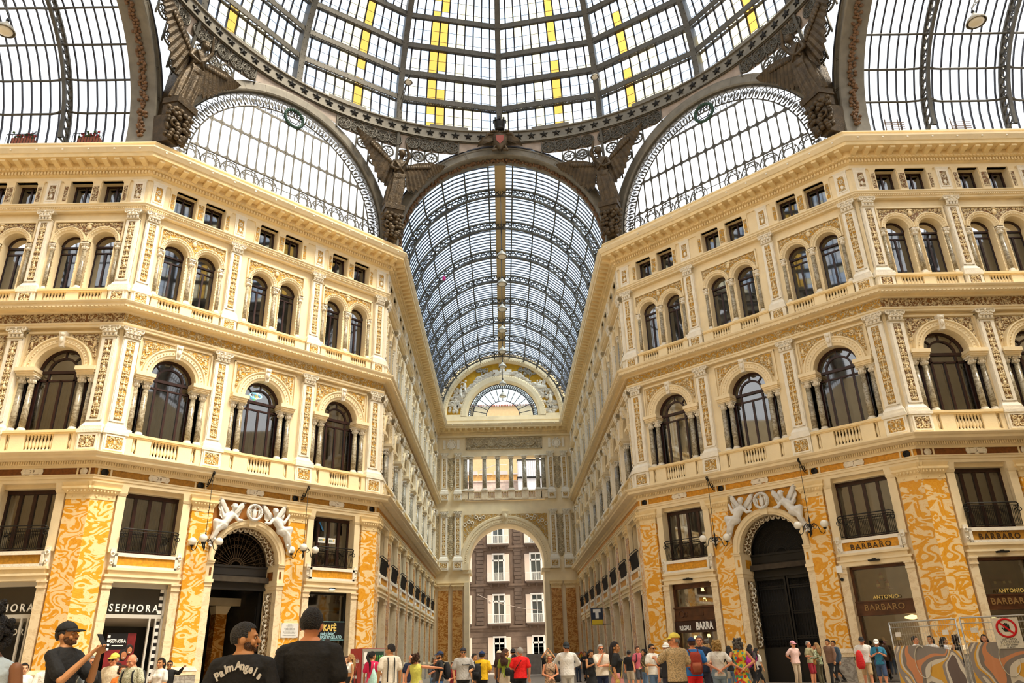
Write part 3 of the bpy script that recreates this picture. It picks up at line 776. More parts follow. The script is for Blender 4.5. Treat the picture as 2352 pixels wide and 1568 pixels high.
def mezzanine_window(w, curtain=0):
    """dark four-light window over a shop, with an iron guard rail"""
    r = empty('mezzanine_window', kind='structure')
    mb = MB(); z0, z1, y0, y1 = 6.05, 8.75, YR - .10, YR
    for i in range(5):
        x = -w + 2 * w * i / 4; e = .08 if i in (0, 4) else .07
        mb.box(max(-w, x - e), min(w, x + e), y0, y1, z0, z1)
    mb.box(-w, w, y0 - .02, y1, z1 - .18, z1); mb.box(-w, w, y0, y1, z0, z0 + .14); mb.build('frame', [WOOD], r)
    mb = MB(); mb.quad((-w, YR - .03, z0), (w, YR - .03, z0), (w, YR - .03, z1), (-w, YR - .03, z1)); mb.build('pane', [PANE], r)
    mb = MB()
    zt = z0 + 1.05
    mb.tube([(-w + .02, .3, zt - .25), (-w + .0, .1, zt - .2), (-w + .03, -.05, zt - .05), (-w + .15, -.1, zt), (0, -.1, zt), (w - .15, -.1, zt), (w - .03, -.05, zt - .05), (w, .1, zt - .2), (w - .02, .3, zt - .25)], .028, 6)
    mb.tube([(-w + .02, .3, zt - .1), (-w + .1, -.09, zt - .12), (w - .1, -.09, zt - .12), (w - .02, .3, zt - .1)], .016, 5)
    mb.bar((-w + .05, .02, z0 + .12), (w - .05, .02, z0 + .12), .04)
    n = int(w * 2 / .075)
    for i in range(n + 1):
        x = -w + .05 + (2 * w - .1) * i / n; mb.bar((x, .0, z0 + .1), (x, -.08, zt - .1), .016)
    for s in (-1, 1): mb.torus((s * (w - .06), -.1, zt - .3), .09, .02, 10, 5)
    mb.build('guard_rail', [BLACK], r)
    if curtain:
        mb = MB()
        if curtain == 1: fold_sheet(mb, -w, w, 6.1, 8.7, YR + .25, 18)
        elif curtain == 2: fold_sheet(mb, -w * .92, -w * .05, 6.1, 8.7, YR + .3, 10); fold_sheet(mb, w * .05, w * .92, 6.1, 8.7, YR + .3, 10)
        elif curtain == 4: fold_sheet(mb, -w * .7, w * .7, 6.1, 8.7, YR + .3, 16)
        elif curtain == 3: mb.quad((-w, YR + .12, 6.1), (w, YR + .12, 6.1), (w, YR + .12, 8.7), (-w, YR + .12, 8.7))
        mb.build('curtain', [CURT], r)
        if curtain == 4:
            for e in (-1, 1):
                mb = MB(); A, B2 = [], []
                for i in range(13): q = i / 12; A.append((e * (w - .02 - .30 * q), YR + .16 + .05 * (i % 2), 6.9)); B2.append((e * (w - .02 - .62 * q), YR + .16 + .05 * (i % 2), 8.65))
                mb.strip(A, B2); mb.build('side_drape', [CURTG], r)
    return r
def shop_surround(w, band):
    """lintel, coloured panel in a white frame with end scrolls, and pale marble jambs round a shop opening"""
    r = empty('shop_surround', kind='structure')
    mb = MB(); mb.box(-w - .30, w + .30, -.02, YW, 4.85, 5.05); mb.box(-w - .36, w + .36, -.08, YW, 5.05, 5.14); mb.box(-w - .2, w + .2, -.0, YW, 5.14, 5.32); mb.box(-w - .3, w + .3, -.10, YW, 5.32, 5.42)
    mb.build('lintel', [CREAM], r)
    mb = MB(); z0, z1 = 5.44, 6.02
    for a, b, c, d in ((-w - .08, w + .08, z0 - .02, z0 + .09), (-w - .08, w + .08, z1 - .12, z1 + .03), (-w - .08, -w + .04, z0, z1), (w - .04, w + .08, z0, z1)): mb.box(a, b, -.10, YW, c, d)
    mb.build('panel_frame', [WHITE], r)
    mb = MB(); mb.box(-w, w, -.04, YW, z0 + .05, z1 - .05); mb.build('colour_panel', [band], r)
    for s in (-1, 1):
        mb = MB(); x = s * (w + .17); mb.taper(x - .07, x + .07, -.02, YW, 5.42, 6.2, .0, .02); mb.torus((x, -.06, 5.98), .08, .03, 10, 5); mb.torus((x, -.06, 5.62), .06, .025, 10, 5); mb.build('console', [WHITE], r)
        mb = MB(); a, b = sorted((s * w, s * (w + .36))); mb.box(a, b, -.0, YW, .0, 4.55); mb.box(a - .02, b + .02, -.05, YW, 4.55, 4.63); mb.box(a - .01, b + .01, -.02, YW, 4.63, 4.85); mb.box(a - .04, b + .04, -.07, YW, 4.78, 4.86); mb.box(a - .03, b + .03, -.05, YW, 0, .9)
        mb.build('jamb', [MCREAM], r)
        mb = MB(); mb.box(a, b, .02, YW + .02, 6.05, 8.5); mb.taper(a, b, .0, YW, 8.5, 8.62, .0, .05); mb.taper(a, b, .0, YW, 8.62, 8.93, .02, .06); mb.build('upper_jamb', [CREAM], r)
    return r
# ------------------------------------------------------------------ place the facade kit
ORD = ['first', 'second', 'third', 'fourth', 'fifth', 'sixth', 'seventh', 'eighth', 'ninth']
BAYTXT = {'DL': ['over the perfume shop', 'over the open passage', 'over the coffee bar'],
          'DR': ['over the gift shop', 'over the closed iron gate', 'over the clothes shop']}
PILTXT = {'DL': ['at the perfume shop corner', 'between perfume shop and passage', 'between passage and coffee bar', 'at the coffee bar corner of the long arm'],
          'DR': ['at the gift shop corner of the long arm', 'between gift shop and iron gate', 'between iron gate and clothes shop', 'behind the mesh fence at the clothes shop corner']}
WING = {'WL': 'perfume shop wing', 'WR': 'wing beside the mesh fence', 'AL': 'sunlit wall of the long arm', 'AR': 'shaded wall of the long arm'}
def baytxt(fc, i):
    if fc in BAYTXT: return BAYTXT[fc][i]
    n = len(PILS[fc]) - 1
    k = n - 1 - i if fc in ('WL', 'AR') else i
    return 'in the %s bay of the %s' % (ORD[k], WING[fc])
def piltxt(fc, i):
    if fc in PILTXT: return PILTXT[fc][i]
    return '%s from the dome along the %s' % (ORD[i], WING[fc])
RELF = {'DL': GOLD, 'DR': GOLD, 'AL': PALE, 'AR': PALE, 'WL': BROWN, 'WR': BROWN}  # wings: shade painted in by swapping gold for the brown copy
BANDF = {'DL': BANDO, 'DR': BANDO, 'AL': BANDO, 'AR': BANDO, 'WL': BANDG, 'WR': BANDG}  # wing shop panels take a darker colour in place of shade
RTXT = {'DL': 'gold', 'DR': 'gold', 'AL': 'pale', 'AR': 'pale', 'WL': 'brown', 'WR': 'brown'}
PROTO = {}
def place(key, make, M, label, cat, group):
    """first use keeps the prototype, later uses copy its whole tree"""
    if key not in PROTO:
        o = make(); PROTO[key] = o; o.matrix_world = M; tag(o, label, cat, group, 'structure'); return o
    return copy_tree(PROTO[key], M, label=label, cat=cat, group=group)
CURT1 = {('DL', 0): 1, ('DL', 1): 1, ('DL', 2): 0, ('DR', 0): 1, ('DR', 1): 0, ('DR', 2): 2, ('WL', 2): 1, ('WR', 0): 3}
MEZZ = {('DL', 0): 2, ('DL', 2): 0, ('DR', 0): 1, ('DR', 2): 3, ('WL', 2): 4, ('WR', 0): 3}
for fc in ('DL', 'DR', 'WL', 'WR', 'AL', 'AR'):
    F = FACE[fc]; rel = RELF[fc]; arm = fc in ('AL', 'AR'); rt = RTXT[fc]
    for i, (c, h) in enumerate(bays(fc)):
        bt = baytxt(fc, i); Mb = F @ T(c); hk = round(h, 2)
        cu = CURT1.get((fc, i), 0)
        place(('aw', rt, cu), lambda: arched_window(rel, cu), Mb, 'arched first-floor window on veined columns %s' % bt, 'window', 'arched first-floor windows')
        c2 = {('DL', 0): 0, ('DL', 1): 1, ('DR', 1): -1, ('DR', 0): 0}.get((fc, i), 0)
        place(('tw', rt, c2), lambda: twin_window(rel, c2), Mb, 'twin round-headed second-floor window under %s scrolls %s' % (rt, bt), 'window', 'twin second-floor windows')
        place(('at', rt), lambda: attic_window(rel), Mb, 'pair of small square attic windows %s' % bt, 'window', 'attic windows under the cornice')
        place(('b1', hk, arm), lambda: balustrade(h, 10.25, 11.32, [(0, 8), (-1.38 if h < 2.4 else -1.5, 1), (1.38 if h < 2.4 else 1.5, 1)], .12, rel, not arm), Mb, 'first-floor stone balustrade %s' % bt, 'balustrade', 'first-floor balustrades')
        place(('b2', hk, arm), lambda: balustrade(h, 17.62, 18.45, [(-.86, 7), (.86, 7)], .06, rel, not arm), Mb, 'second-floor stone balustrade with two baluster groups %s' % bt, 'balustrade', 'second-floor balustrades')
        if not (fc in ('DL', 'DR') and i == 1):
            w = h - .98
            cu = MEZZ.get((fc, i), 2 if arm and i % 2 else 0)
            place(('mz', hk, cu), lambda: mezzanine_window(w, cu), Mb, 'dark four-light shop window with iron guard rail %s' % bt, 'window', 'windows above the shops')
            band = BANDF[fc]
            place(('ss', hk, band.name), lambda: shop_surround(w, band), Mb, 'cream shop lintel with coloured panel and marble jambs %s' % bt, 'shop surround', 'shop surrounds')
    for i, u in enumerate(PILS[fc]):
        pt = piltxt(fc, i); Mp = F @ T(u)
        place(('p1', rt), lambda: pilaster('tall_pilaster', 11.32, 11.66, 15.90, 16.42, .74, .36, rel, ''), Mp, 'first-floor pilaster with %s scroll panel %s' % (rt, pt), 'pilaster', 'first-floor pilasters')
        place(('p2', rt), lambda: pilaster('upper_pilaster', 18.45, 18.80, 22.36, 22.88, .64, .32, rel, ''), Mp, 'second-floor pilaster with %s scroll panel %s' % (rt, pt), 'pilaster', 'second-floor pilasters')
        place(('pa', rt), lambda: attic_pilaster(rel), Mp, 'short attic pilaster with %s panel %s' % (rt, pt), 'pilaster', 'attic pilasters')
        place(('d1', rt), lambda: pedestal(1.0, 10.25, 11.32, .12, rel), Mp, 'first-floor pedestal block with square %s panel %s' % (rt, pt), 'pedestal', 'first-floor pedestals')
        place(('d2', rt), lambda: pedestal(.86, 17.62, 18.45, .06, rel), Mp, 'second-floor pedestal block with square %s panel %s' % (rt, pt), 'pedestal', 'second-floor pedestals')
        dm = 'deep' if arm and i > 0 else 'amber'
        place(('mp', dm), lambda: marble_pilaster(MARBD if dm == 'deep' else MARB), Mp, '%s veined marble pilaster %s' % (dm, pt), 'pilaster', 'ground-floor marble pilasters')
# ------------------------------------------------------------------ iron and glass roof
ACZ = 27.1
RO, RI = 7.62, 6.95
def arch_beam(name, M, depth, garland, label):
    r = empty(name, M, kind='structure', label=label, cat='roof arch')
    mb = MB()
    prof = [(RI, depth), (RI, 0), (RI + .06, -.06), (RI + .12, -.06), (RI + .12, -.02), (RO - .14, -.02), (RO - .14, -.06), (RO - .04, -.08), (RO + .02, -.02), (RO + .02, depth)]
    arch_profile(mb, prof, ACZ, 48, 0)
    for s in (-1, 1):
        a = [(s * x, y, 26.4) for x, y in prof]; b = [(s * x, y, ACZ) for x, y in prof]; mb.strip(a, b, 0)
    for i in range(14):
        a = PI * (i + .5) / 14; c, n = cos(a), sin(a)
        for q in (-.06, .06):
            mb.bar(((RI + .15) * cos(a + q * .12), -.03, ACZ + (RI + .15) * sin(a + q * .12)), ((RO - .15) * cos(a + q * .12), -.03, ACZ + (RO - .15) * sin(a + q * .12)), .04, .04, up=(0, 1, 0))
    mb.build('flange_plate', [IRONL], r)
    if garland:
        mb = MB(); random.seed(3)
        n = 150
        for i in range(n):
            a = PI * (i + .5) / n; rr = RI - .05
            w = .5 + .5 * abs(math.sin(i * .55))
            for k in range(3):
                y = depth * .48 + random.uniform(-.22, .22) * w
                mb.ball((rr * cos(a) + random.uniform(-.05, .05), y, ACZ + rr * sin(a) + random.uniform(-.05, .05)), (.10, .11, .09), 5, 4)
        mb.build('leaf_garland', [RUST], r)
    return r
CF = frame((0, Y2), (1, 0)); LF = frame((-HA, YC), (0, 1)); RF = frame((HA, YC), (0, -1))
arch_beam('roof_arch', CF @ T(0, .1), 1.2, True, 'big iron arch with leaf garland over the mouth of the long arm')
arch_beam('roof_arch', LF @ T(0, .1), 1.3, True, 'big iron arch with leaf garland beside the perfume shop wing')
arch_beam('roof_arch', RF @ T(0, .1), 1.3, True, 'big iron arch with leaf garland above the mesh fence wing')

def lunette(M, txt):
    """glazed half-round screen of iron tracery on top of a diagonal facade"""
    r = empty('lunette_window', M, kind='structure', label='half-round iron tracery window above the facade %s' % txt, cat='window')
    mb = MB(); prof = [(RI, .5), (RI, 0), (RI + .1, -.05), (RO - .1, -.05), (RO + .02, 0), (RO + .02, .5)]
    arch_profile(mb, prof, ACZ, 44)
    for s in (-1, 1): mb.strip([(s * x, y, 26.4) for x, y in prof], [(s * x, y, ACZ) for x, y in prof])
    for i in range(16):
        a = PI * (i + .5) / 16; mb.bar(((RI + .1) * cos(a), -.04, ACZ + (RI + .1) * sin(a)), ((RO - .1) * cos(a), -.04, ACZ + (RO - .1) * sin(a)), .05, .04, up=(0, 1, 0))
    mb.build('flange_plate', [IRONL], r)
    # palmette border between two rings
    mb = MB(); y = .16; r1 = 6.03
    for R_ in (RI - .05, r1): mb.tube(arc(R_, ACZ, 48, y=y), .045, 5)
    n = 46
    for i in range(n):
        a = PI * (i + .5) / n; c, q = cos(a), sin(a); rm = 6.46
        P = lambda rr, da: (rr * cos(a + da), y, ACZ + rr * sin(a + da))
        mb.tube([P(6.06, -.028), P(6.3, -.034), P(6.62, -.026), P(6.86, 0), P(6.62, .026), P(6.3, .034), P(6.06, .028)], .034, 4)
        for da in (-.02, -.01, 0, .01, .02): mb.bar(P(6.2, 0), P(6.62 - abs(da) * 6, da), .032, .03, up=(0, 1, 0))
        mb.ball(P(6.2, 0), .05, 5, 4); mb.ball(P(6.9, .034), .035, 4, 3)
    mb.build('palmette_border', [IRON], r)
    # star circles along the sill
    mb = MB(); zc = 27.42; R_ = .56; k = 10
    for i in range(-5, 6):
        x = i * 1.17
        if abs(x) > 5.9: continue
        if i == 0:
            for z in (27.2, 27.6): mb.bar((-.6, y, z), (.6, y, z), .03)
            continue
        mb.torus((x, y, zc), R_, .032, 22, 5)
        for t0 in (PI / 2, -PI / 2):
            p = [(x + R_ * cos(t0 + j * 2 * PI / 3), y, zc + R_ * sin(t0 + j * 2 * PI / 3)) for j in range(3)]
            for j in range(3): mb.bar(p[j], p[(j + 1) % 3], .04, .04, up=(0, 1, 0))
    for z in (26.75, 28.1): mb.bar((-5.95, y, z), (5.95, y, z), .09, .06)
    mb.build('star_circle_band', [IRON], r)
    # rounded strips
    mb = MB(); pitch = .585
    for z in (30.3, 32.5):
        w = math.sqrt(max(0, r1 ** 2 - (z - ACZ) ** 2)); mb.bar((-w, y, z), (w, y, z), .13, .05, up=(0, 1, 0))
    for i in range(-10, 11):
        x = (i + .5) * pitch
        if abs(x) >= r1: continue
        zt = ACZ + math.sqrt(r1 ** 2 - x * x)
        top = min(zt, 32.5); mb.bar((x, y, 26.6), (x, y, top), .075, .05, up=(0, 1, 0))
        for z in (28.1, 30.3, 32.5):
            if z < zt - .1:
                for s in (-1, 1):
                    for d in (-1, 1):   # web that rounds each pane end
                        if (z == 28.1 and d < 0) or (z == 32.5 and d > 0): continue
                        mb.add([(x, y - .02, z + d * .32), (x + s * .07, y - .02, z + d * .16), (x + s * .16, y - .02, z + d * .07), (x + s * pitch / 2, y - .02, z), (x, y - .02, z)], [(0, 1, 2, 3, 4)])
    mb.build('glazing_bars', [IRON], r)
    # wreath with a six-pointed star, scrolls beside it
    mb = MB(); zc = 33.05; R_ = .62
    mb.torus((0, y - .05, zc), R_, .10, 26, 7)
    for i in range(26):
        a = 2 * PI * i / 26; mb.ball((R_ * cos(a), y - .13, zc + R_ * sin(a)), (.07, .06, .07), 5, 4)
    mb.build('green_wreath', [plain('wreath_green', (.030, .075, .055), .6, var=.4, scale=9)], r)
    mb = MB()
    for t0 in (PI / 2, -PI / 2):
        p = [(R_ * cos(t0 + j * 2 * PI / 3), y, zc + R_ * sin(t0 + j * 2 * PI / 3)) for j in range(3)]
        for j in range(3): mb.bar(p[j], p[(j + 1) % 3], .045, .04, up=(0, 1, 0))
    mb.build('star', [IROND], r)
    mb = MB()
    for s in (-1, 1):
        for x0, h in ((1.1, .55), (1.9, .5), (2.65, .32), (3.3, .2)):
            zb = 32.55
            mb.bar((s * x0, y, zb), (s * x0, y, zb + h * 1.3), .03)
            for e in (-1, 1):
                for q, rr in ((.25, .22), (.62, .17), (1.0, .12)):
                    pts = []
                    for j in range(11):
                        a = -PI / 2 + j * .52; R2 = rr * h / .5 * (1 - j * .06)
                        pts.append((s * x0 + e * (rr * h / .5 + R2 * cos(a) * 1.0), y, zb + h * q + R2 * sin(a) + .1))
                    mb.tube(pts, .02, 4)
    mb.build('scroll_tracery', [IROND], r)
    mb = MB(); A = arc(RI, ACZ, 32, y=y + .12); mb.add([(-RI, y + .12, 26.4)] + A + [(RI, y + .12, 26.4)], [tuple(range(len(A) + 2))])
    mb.build('pane', [LUNET], r)
lunette(FACE['DL'] @ T(DLEN / 2), 'over the perfume shop and coffee bar')
lunette(FACE['DR'] @ T(DLEN / 2), 'over the gift shop and iron gate')

# ------------------------------------------------------------------ pierced pendentives under the dome ring
RR, ZR0, ZR1 = 18.30, 35.02, 36.02
PLATEM = plain('stained_plate', (.34, .27, .22), .6, var=.25, scale=1.5)
def pendentive(fr, half, txt, sides=(-1, 1)):
    """lattice of pierced discs between an arch and the dome ring; fr centred on the octagon face"""
    inv = fr.inverted(); ctr = inv @ Vector((0, YC, 0))
    def P(u, z, off=0.):
        t = max(0, min(1, (z - 26.5) / 8.5)) ** 1.4
        p = Vector((u, 0, 0)); d = Vector((p.x - ctr.x, p.y - ctr.y, 0)); rho = d.length
        k = (rho * (1 - t) + RR * t) / rho if rho > RR else 1.
        q = Vector((ctr.x, ctr.y, 0)) + d * k; q.z = z
        q += d.normalized() * off
        return q
    for s in sides:
        mb = MB(); step = .98
        def disc(u, z, R_, full):
            c = P(u, z); n = Vector((ctr.x - c.x, ctr.y - c.y, 0)).normalized(); x = Vector((0, 0, 1)).cross(n)
            n2 = (n + Vector((0, 0, .0))).normalized(); zz = n2.cross(x)
            def ring(rr, th, k=16): mb.tube([c + (x * cos(2 * PI * j / k) + zz * sin(2 * PI * j / k)) * rr for j in range(k)], th, 4, closed=True)
            ring(R_, .07); ring(R_ * .26, .055, 8)
            m = 8
            for j in range(m):
                a = 2 * PI * j / m
                if full:
                    e = c + (x * cos(a) + zz * sin(a)) * R_ * .62
                    mb.tube([e + (x * cos(2 * PI * q / 7) + zz * sin(2 * PI * q / 7)) * R_ * .23 for q in range(7)], .034, 3, closed=True)
                mb.bar(c + (x * cos(a) + zz * sin(a)) * R_ * .2, c + (x * cos(a) + zz * sin(a)) * R_, .045, .045)
        zt = ZR0 - .56
        plate = MB(); us_ = [half * k / 40 for k in range(41)]
        plate.strip([P(s * u_, max(ZR0 - 1.06, min(ZR0 - .02, ACZ + math.sqrt(max(0, RO * RO - u_ * u_)))), .07) for u_ in us_], [P(s * u_, ZR0, .07) for u_ in us_])
        u = .55
        row = 0; z = zt
        while z > 27.2:
            u = .5 * step if row == 0 else step
            while u < half - .25:
                if math.hypot(u, z - ACZ) > RO + .30 or (u > RO and z < ACZ):
                    disc(s * u, z, .45 if row == 0 else .40, row == 0 or (row + int(u)) % 3 == 0)
                    for du, dz in ((step, 0), (0, -step)):
                        a, b = P(s * (u + .43 * (du > 0)), z - .43 * (dz < 0), .02), P(s * (u + du - .43 * (du > 0)), z + dz + .43 * (dz < 0), .02)
                        if abs(b.z - z) < 3 and u + du < half and math.hypot(u + du, z + dz - ACZ) > RO: mb.bar(a, b, .085)
                    mb.bar(P(s * (u - step / 2), z - step / 2, .03), P(s * (u - step / 2), z + step / 2, .03), .085)
                u += step
            z -= step; row += 1
        mb.tube([P(s * u_, ZR0 - .03) for u_ in [half * k / 10 for k in range(11)]], .05, 5)
        mb.bar(P(s * (half - .05), 26.5), P(s * (half - .05), ZR0), .14)
        o = mb.build('pierced_pendentive', [IRON], None, fr); plate.build('backing_plate', [PLATEM], o)
        tag(o, 'pierced iron lattice of round discs %s' % txt[0 if s < 0 else 1], 'pendentive', 'lattice pendentives under the dome', 'structure')
pendentive(CF, HB + .05, ['on the perfume shop side of the long arm arch', 'on the gift shop side of the long arm arch'])
pendentive(FACE['DL'] @ T(DLEN / 2), DLEN / 2, ['above the perfume shop lunette at the wing end', 'above the coffee bar end of the perfume shop lunette'])
pendentive(FACE['DR'] @ T(DLEN / 2), DLEN / 2, ['above the gift shop end of the iron gate lunette', 'above the iron gate lunette at the fence wing end'])
pendentive(LF, HB + .05, ['', 'beside the big arch of the perfume shop wing'], (1,))
pendentive(RF, HB + .05, ['beside the big arch of the mesh fence wing', ''], (-1,))

# ------------------------------------------------------------------ dome
def dome():
    r = empty('ceiling', T(0, YC, 0), kind='structure', label='great iron and glass dome with radiating ribs and star-studded ring', cat='dome')
    AZ = [math.radians(-101.25 + 0)] ; A0, A1 = -180, 180
    def pt(a, R_, z): return (R_ * sin(a), R_ * cos(a), z)
    n = 160
    ang = [math.radians(A0 + (A1 - A0) * i / n) for i in range(n + 1)]
    mb = MB()
    prof = [(RR + .5, ZR0), (RR, ZR0), (RR - .14, ZR0 - .02), (RR - .14, ZR0 + .10), (RR, ZR0 + .12), (RR, ZR1 - .12), (RR - .12, ZR1 - .10), (RR - .12, ZR1), (RR + .8, ZR1)]
    mb.loft([[pt(a, R_, z) for R_, z in prof] for a in ang], closed=False, smooth=False)
    ring = mb.build('star_ring', [IRONL], r)
    mb0 = MB(); pts = []
    for j in range(10):
        a = PI / 2 + PI * j / 5; q = .30 if j % 2 == 0 else .12; pts.append((q * cos(a), -.03, q * sin(a)))
    mb0.add(pts + [(0, -.10, 0)], [(j, (j + 1) % 10, 10) for j in range(10)]); mb0.add([(x, .03, z) for x, y, z in pts] , [tuple(range(10))])
    mb0.strip(pts, [(x, .03, z) for x, y, z in pts], closed=True)
    me = mb0.mesh('star', [BLACK])
    for k in range(-40, 41):
        a = math.radians(2.8125 * (k + .5))
        o = bpy.data.objects.new('star', me); COL.objects.link(o); o.parent = ring
        o.matrix_local = T(*pt(a, RR - .04, (ZR0 + ZR1) / 2)) @ RZ(-a)
    R0, Z0, RS = 18.95, 36.0, 18.3
    def prf(ph, d=0.):
        return R0 - RS + (RS - d) * cos(ph), Z0 + (RS - d) * sin(ph)
    PH = [math.radians(x) for x in (0, 6.4, 13.1, 19.9, 26.8, 33.7, 40.6, 47.5)]
    ribs = [math.radians(22.5 * k) for k in range(-8, 9)]
    for a in ribs[:-1]:
        mb = MB(); w = .20
        fine = [math.radians(47.5 * i / 16) for i in range(17)]
        t = (cos(a), -sin(a))
        rows = []
        for ph in fine:
            ri, zi = prf(ph, .75); ro, zo = prf(ph, .02)
            rows.append([(ri * sin(a) + t[0] * sx * w, ri * cos(a) + t[1] * sx * w, zi) if q == 0 else (ro * sin(a) + t[0] * sx * w, ro * cos(a) + t[1] * sx * w, zo) for sx, q in ((-1, 0), (1, 0), (1, 1), (-1, 1))])
        mb.loft(rows, smooth=False)
        for ph in fine[:-1]:
            for e in (.3, .7):
                ri, zi = prf(ph + (fine[1] - fine[0]) * e, .76)
                for sx in (-.12, .12): mb.ball((ri * sin(a) + t[0] * sx, ri * cos(a) + t[1] * sx, zi), .03, 4, 3)
        mb.build('rib', [IRON], r)
    for a, b in zip(ribs, ribs[1:]):
        for ti in range(1, len(PH)):
            ph = PH[ti]; mb = MB()
            ri, zi = prf(ph, .62); ro, zo = prf(ph, .10)
            p, q = Vector(pt(a, ri, zi)), Vector(pt(b, ri, zi)); p2, q2 = Vector(pt(a, ro, zo)), Vector(pt(b, ro, zo))
            up = (Vector((0, 0, 1)).cross(q - p)).normalized()
            mb.bar(p, q, .08, .42); mb.bar(p2, q2, .07, .20, up=up)
            for k in range(30): e_ = p + (q - p) * (k + .5) / 30; n_ = Vector((-e_.x, -e_.y, 0)).normalized() * .045; mb.ball(tuple(e_ + n_ + Vector((0, 0, .15))), .025, 4, 3); mb.ball(tuple(e_ + n_ - Vector((0, 0, .15))), .025, 4, 3)
            d = q - p
            for k in range(22):
                c0, c1 = p + d * (k / 22), p2 + (q2 - p2) * ((k + 1) / 22)
                e0, e1 = p2 + (q2 - p2) * (k / 22), p + d * ((k + 1) / 22)
                mb.bar(c0, c1, .04); mb.bar(e0, e1, .04)
            # laced flange facing down into the hall
            m = (p + q) / 2
            mb.build('ring_girder', [IRON], r)
    random.seed(11)
    mbs = MB(); K = 11
    for pi_, (a, b) in enumerate(zip(ribs, ribs[1:])):
        g = MB(); streak = {random.choice((2, 3, 4)): 2, random.choice((6, 7)): 3}
        streak = {3: 1, 4: random.choice((1, 2)), 6: 2} if pi_ % 2 else {4: 2, 5: random.choice((0, 2)), 6: 1}
        for ti in range(len(PH) - 1):
            sub = 3
            for si in range(sub):
                pa = PH[ti] + (PH[ti + 1] - PH[ti]) * si / sub; pb = PH[ti] + (PH[ti + 1] - PH[ti]) * (si + 1) / sub
                ra, za = prf(pa); rb, zb = prf(pb)
                A, B2 = Vector(pt(a, ra, za)), Vector(pt(b, ra, za)); C2, D2 = Vector(pt(a, rb, zb)), Vector(pt(b, rb, zb))
                for k in range(K):
                    mi = 0
                    if k in streak and random.random() < .85: mi = streak[k]
                    elif ti == 0 and 4 <= k <= 7: mi = 2
                    elif random.random() < .10: mi = 2
                    if mi == 0 and random.random() < .45: mi = 3
                    g.quad(A + (B2 - A) * k / K, A + (B2 - A) * (k + 1) / K, C2 + (D2 - C2) * (k + 1) / K, C2 + (D2 - C2) * k / K, mi)
                if si: mbs.bar(A, B2, .02, .02)
            ra, za = prf(PH[ti], .05); rb, zb = prf(PH[ti + 1], .05)
            A, B2 = Vector(pt(a, ra, za)), Vector(pt(b, ra, za)); C2, D2 = Vector(pt(a, rb, zb)), Vector(pt(b, rb, zb))
            for k in range(1, K):
                mbs.bar(A + (B2 - A) * k / K, C2 + (D2 - C2) * k / K, .095, .09)
        g.build('glazing', [DGLASS, OGLASS, YGLASS, LUNET], r)
        c = (a + b) / 2; mb2 = MB()   # raised kerb under the opening sashes
        w = 1.35
        t = Vector((cos(c), -sin(c), 0)); o_ = Vector((sin(c), cos(c), 0)) * (RR + .12)
        mb2.add([tuple(o_ - t * w + Vector((0, 0, ZR1))), tuple(o_ + t * w + Vector((0, 0, ZR1))), tuple(o_ + t * w + Vector((0, 0, ZR1 + .42))), tuple(o_ - t * w + Vector((0, 0, ZR1 + .42)))], [(0, 1, 2, 3)])
        mb2.build('kerb_panel', [IRONL], r)
    mbs.build('glazing_bars', [IROND], r)
dome()

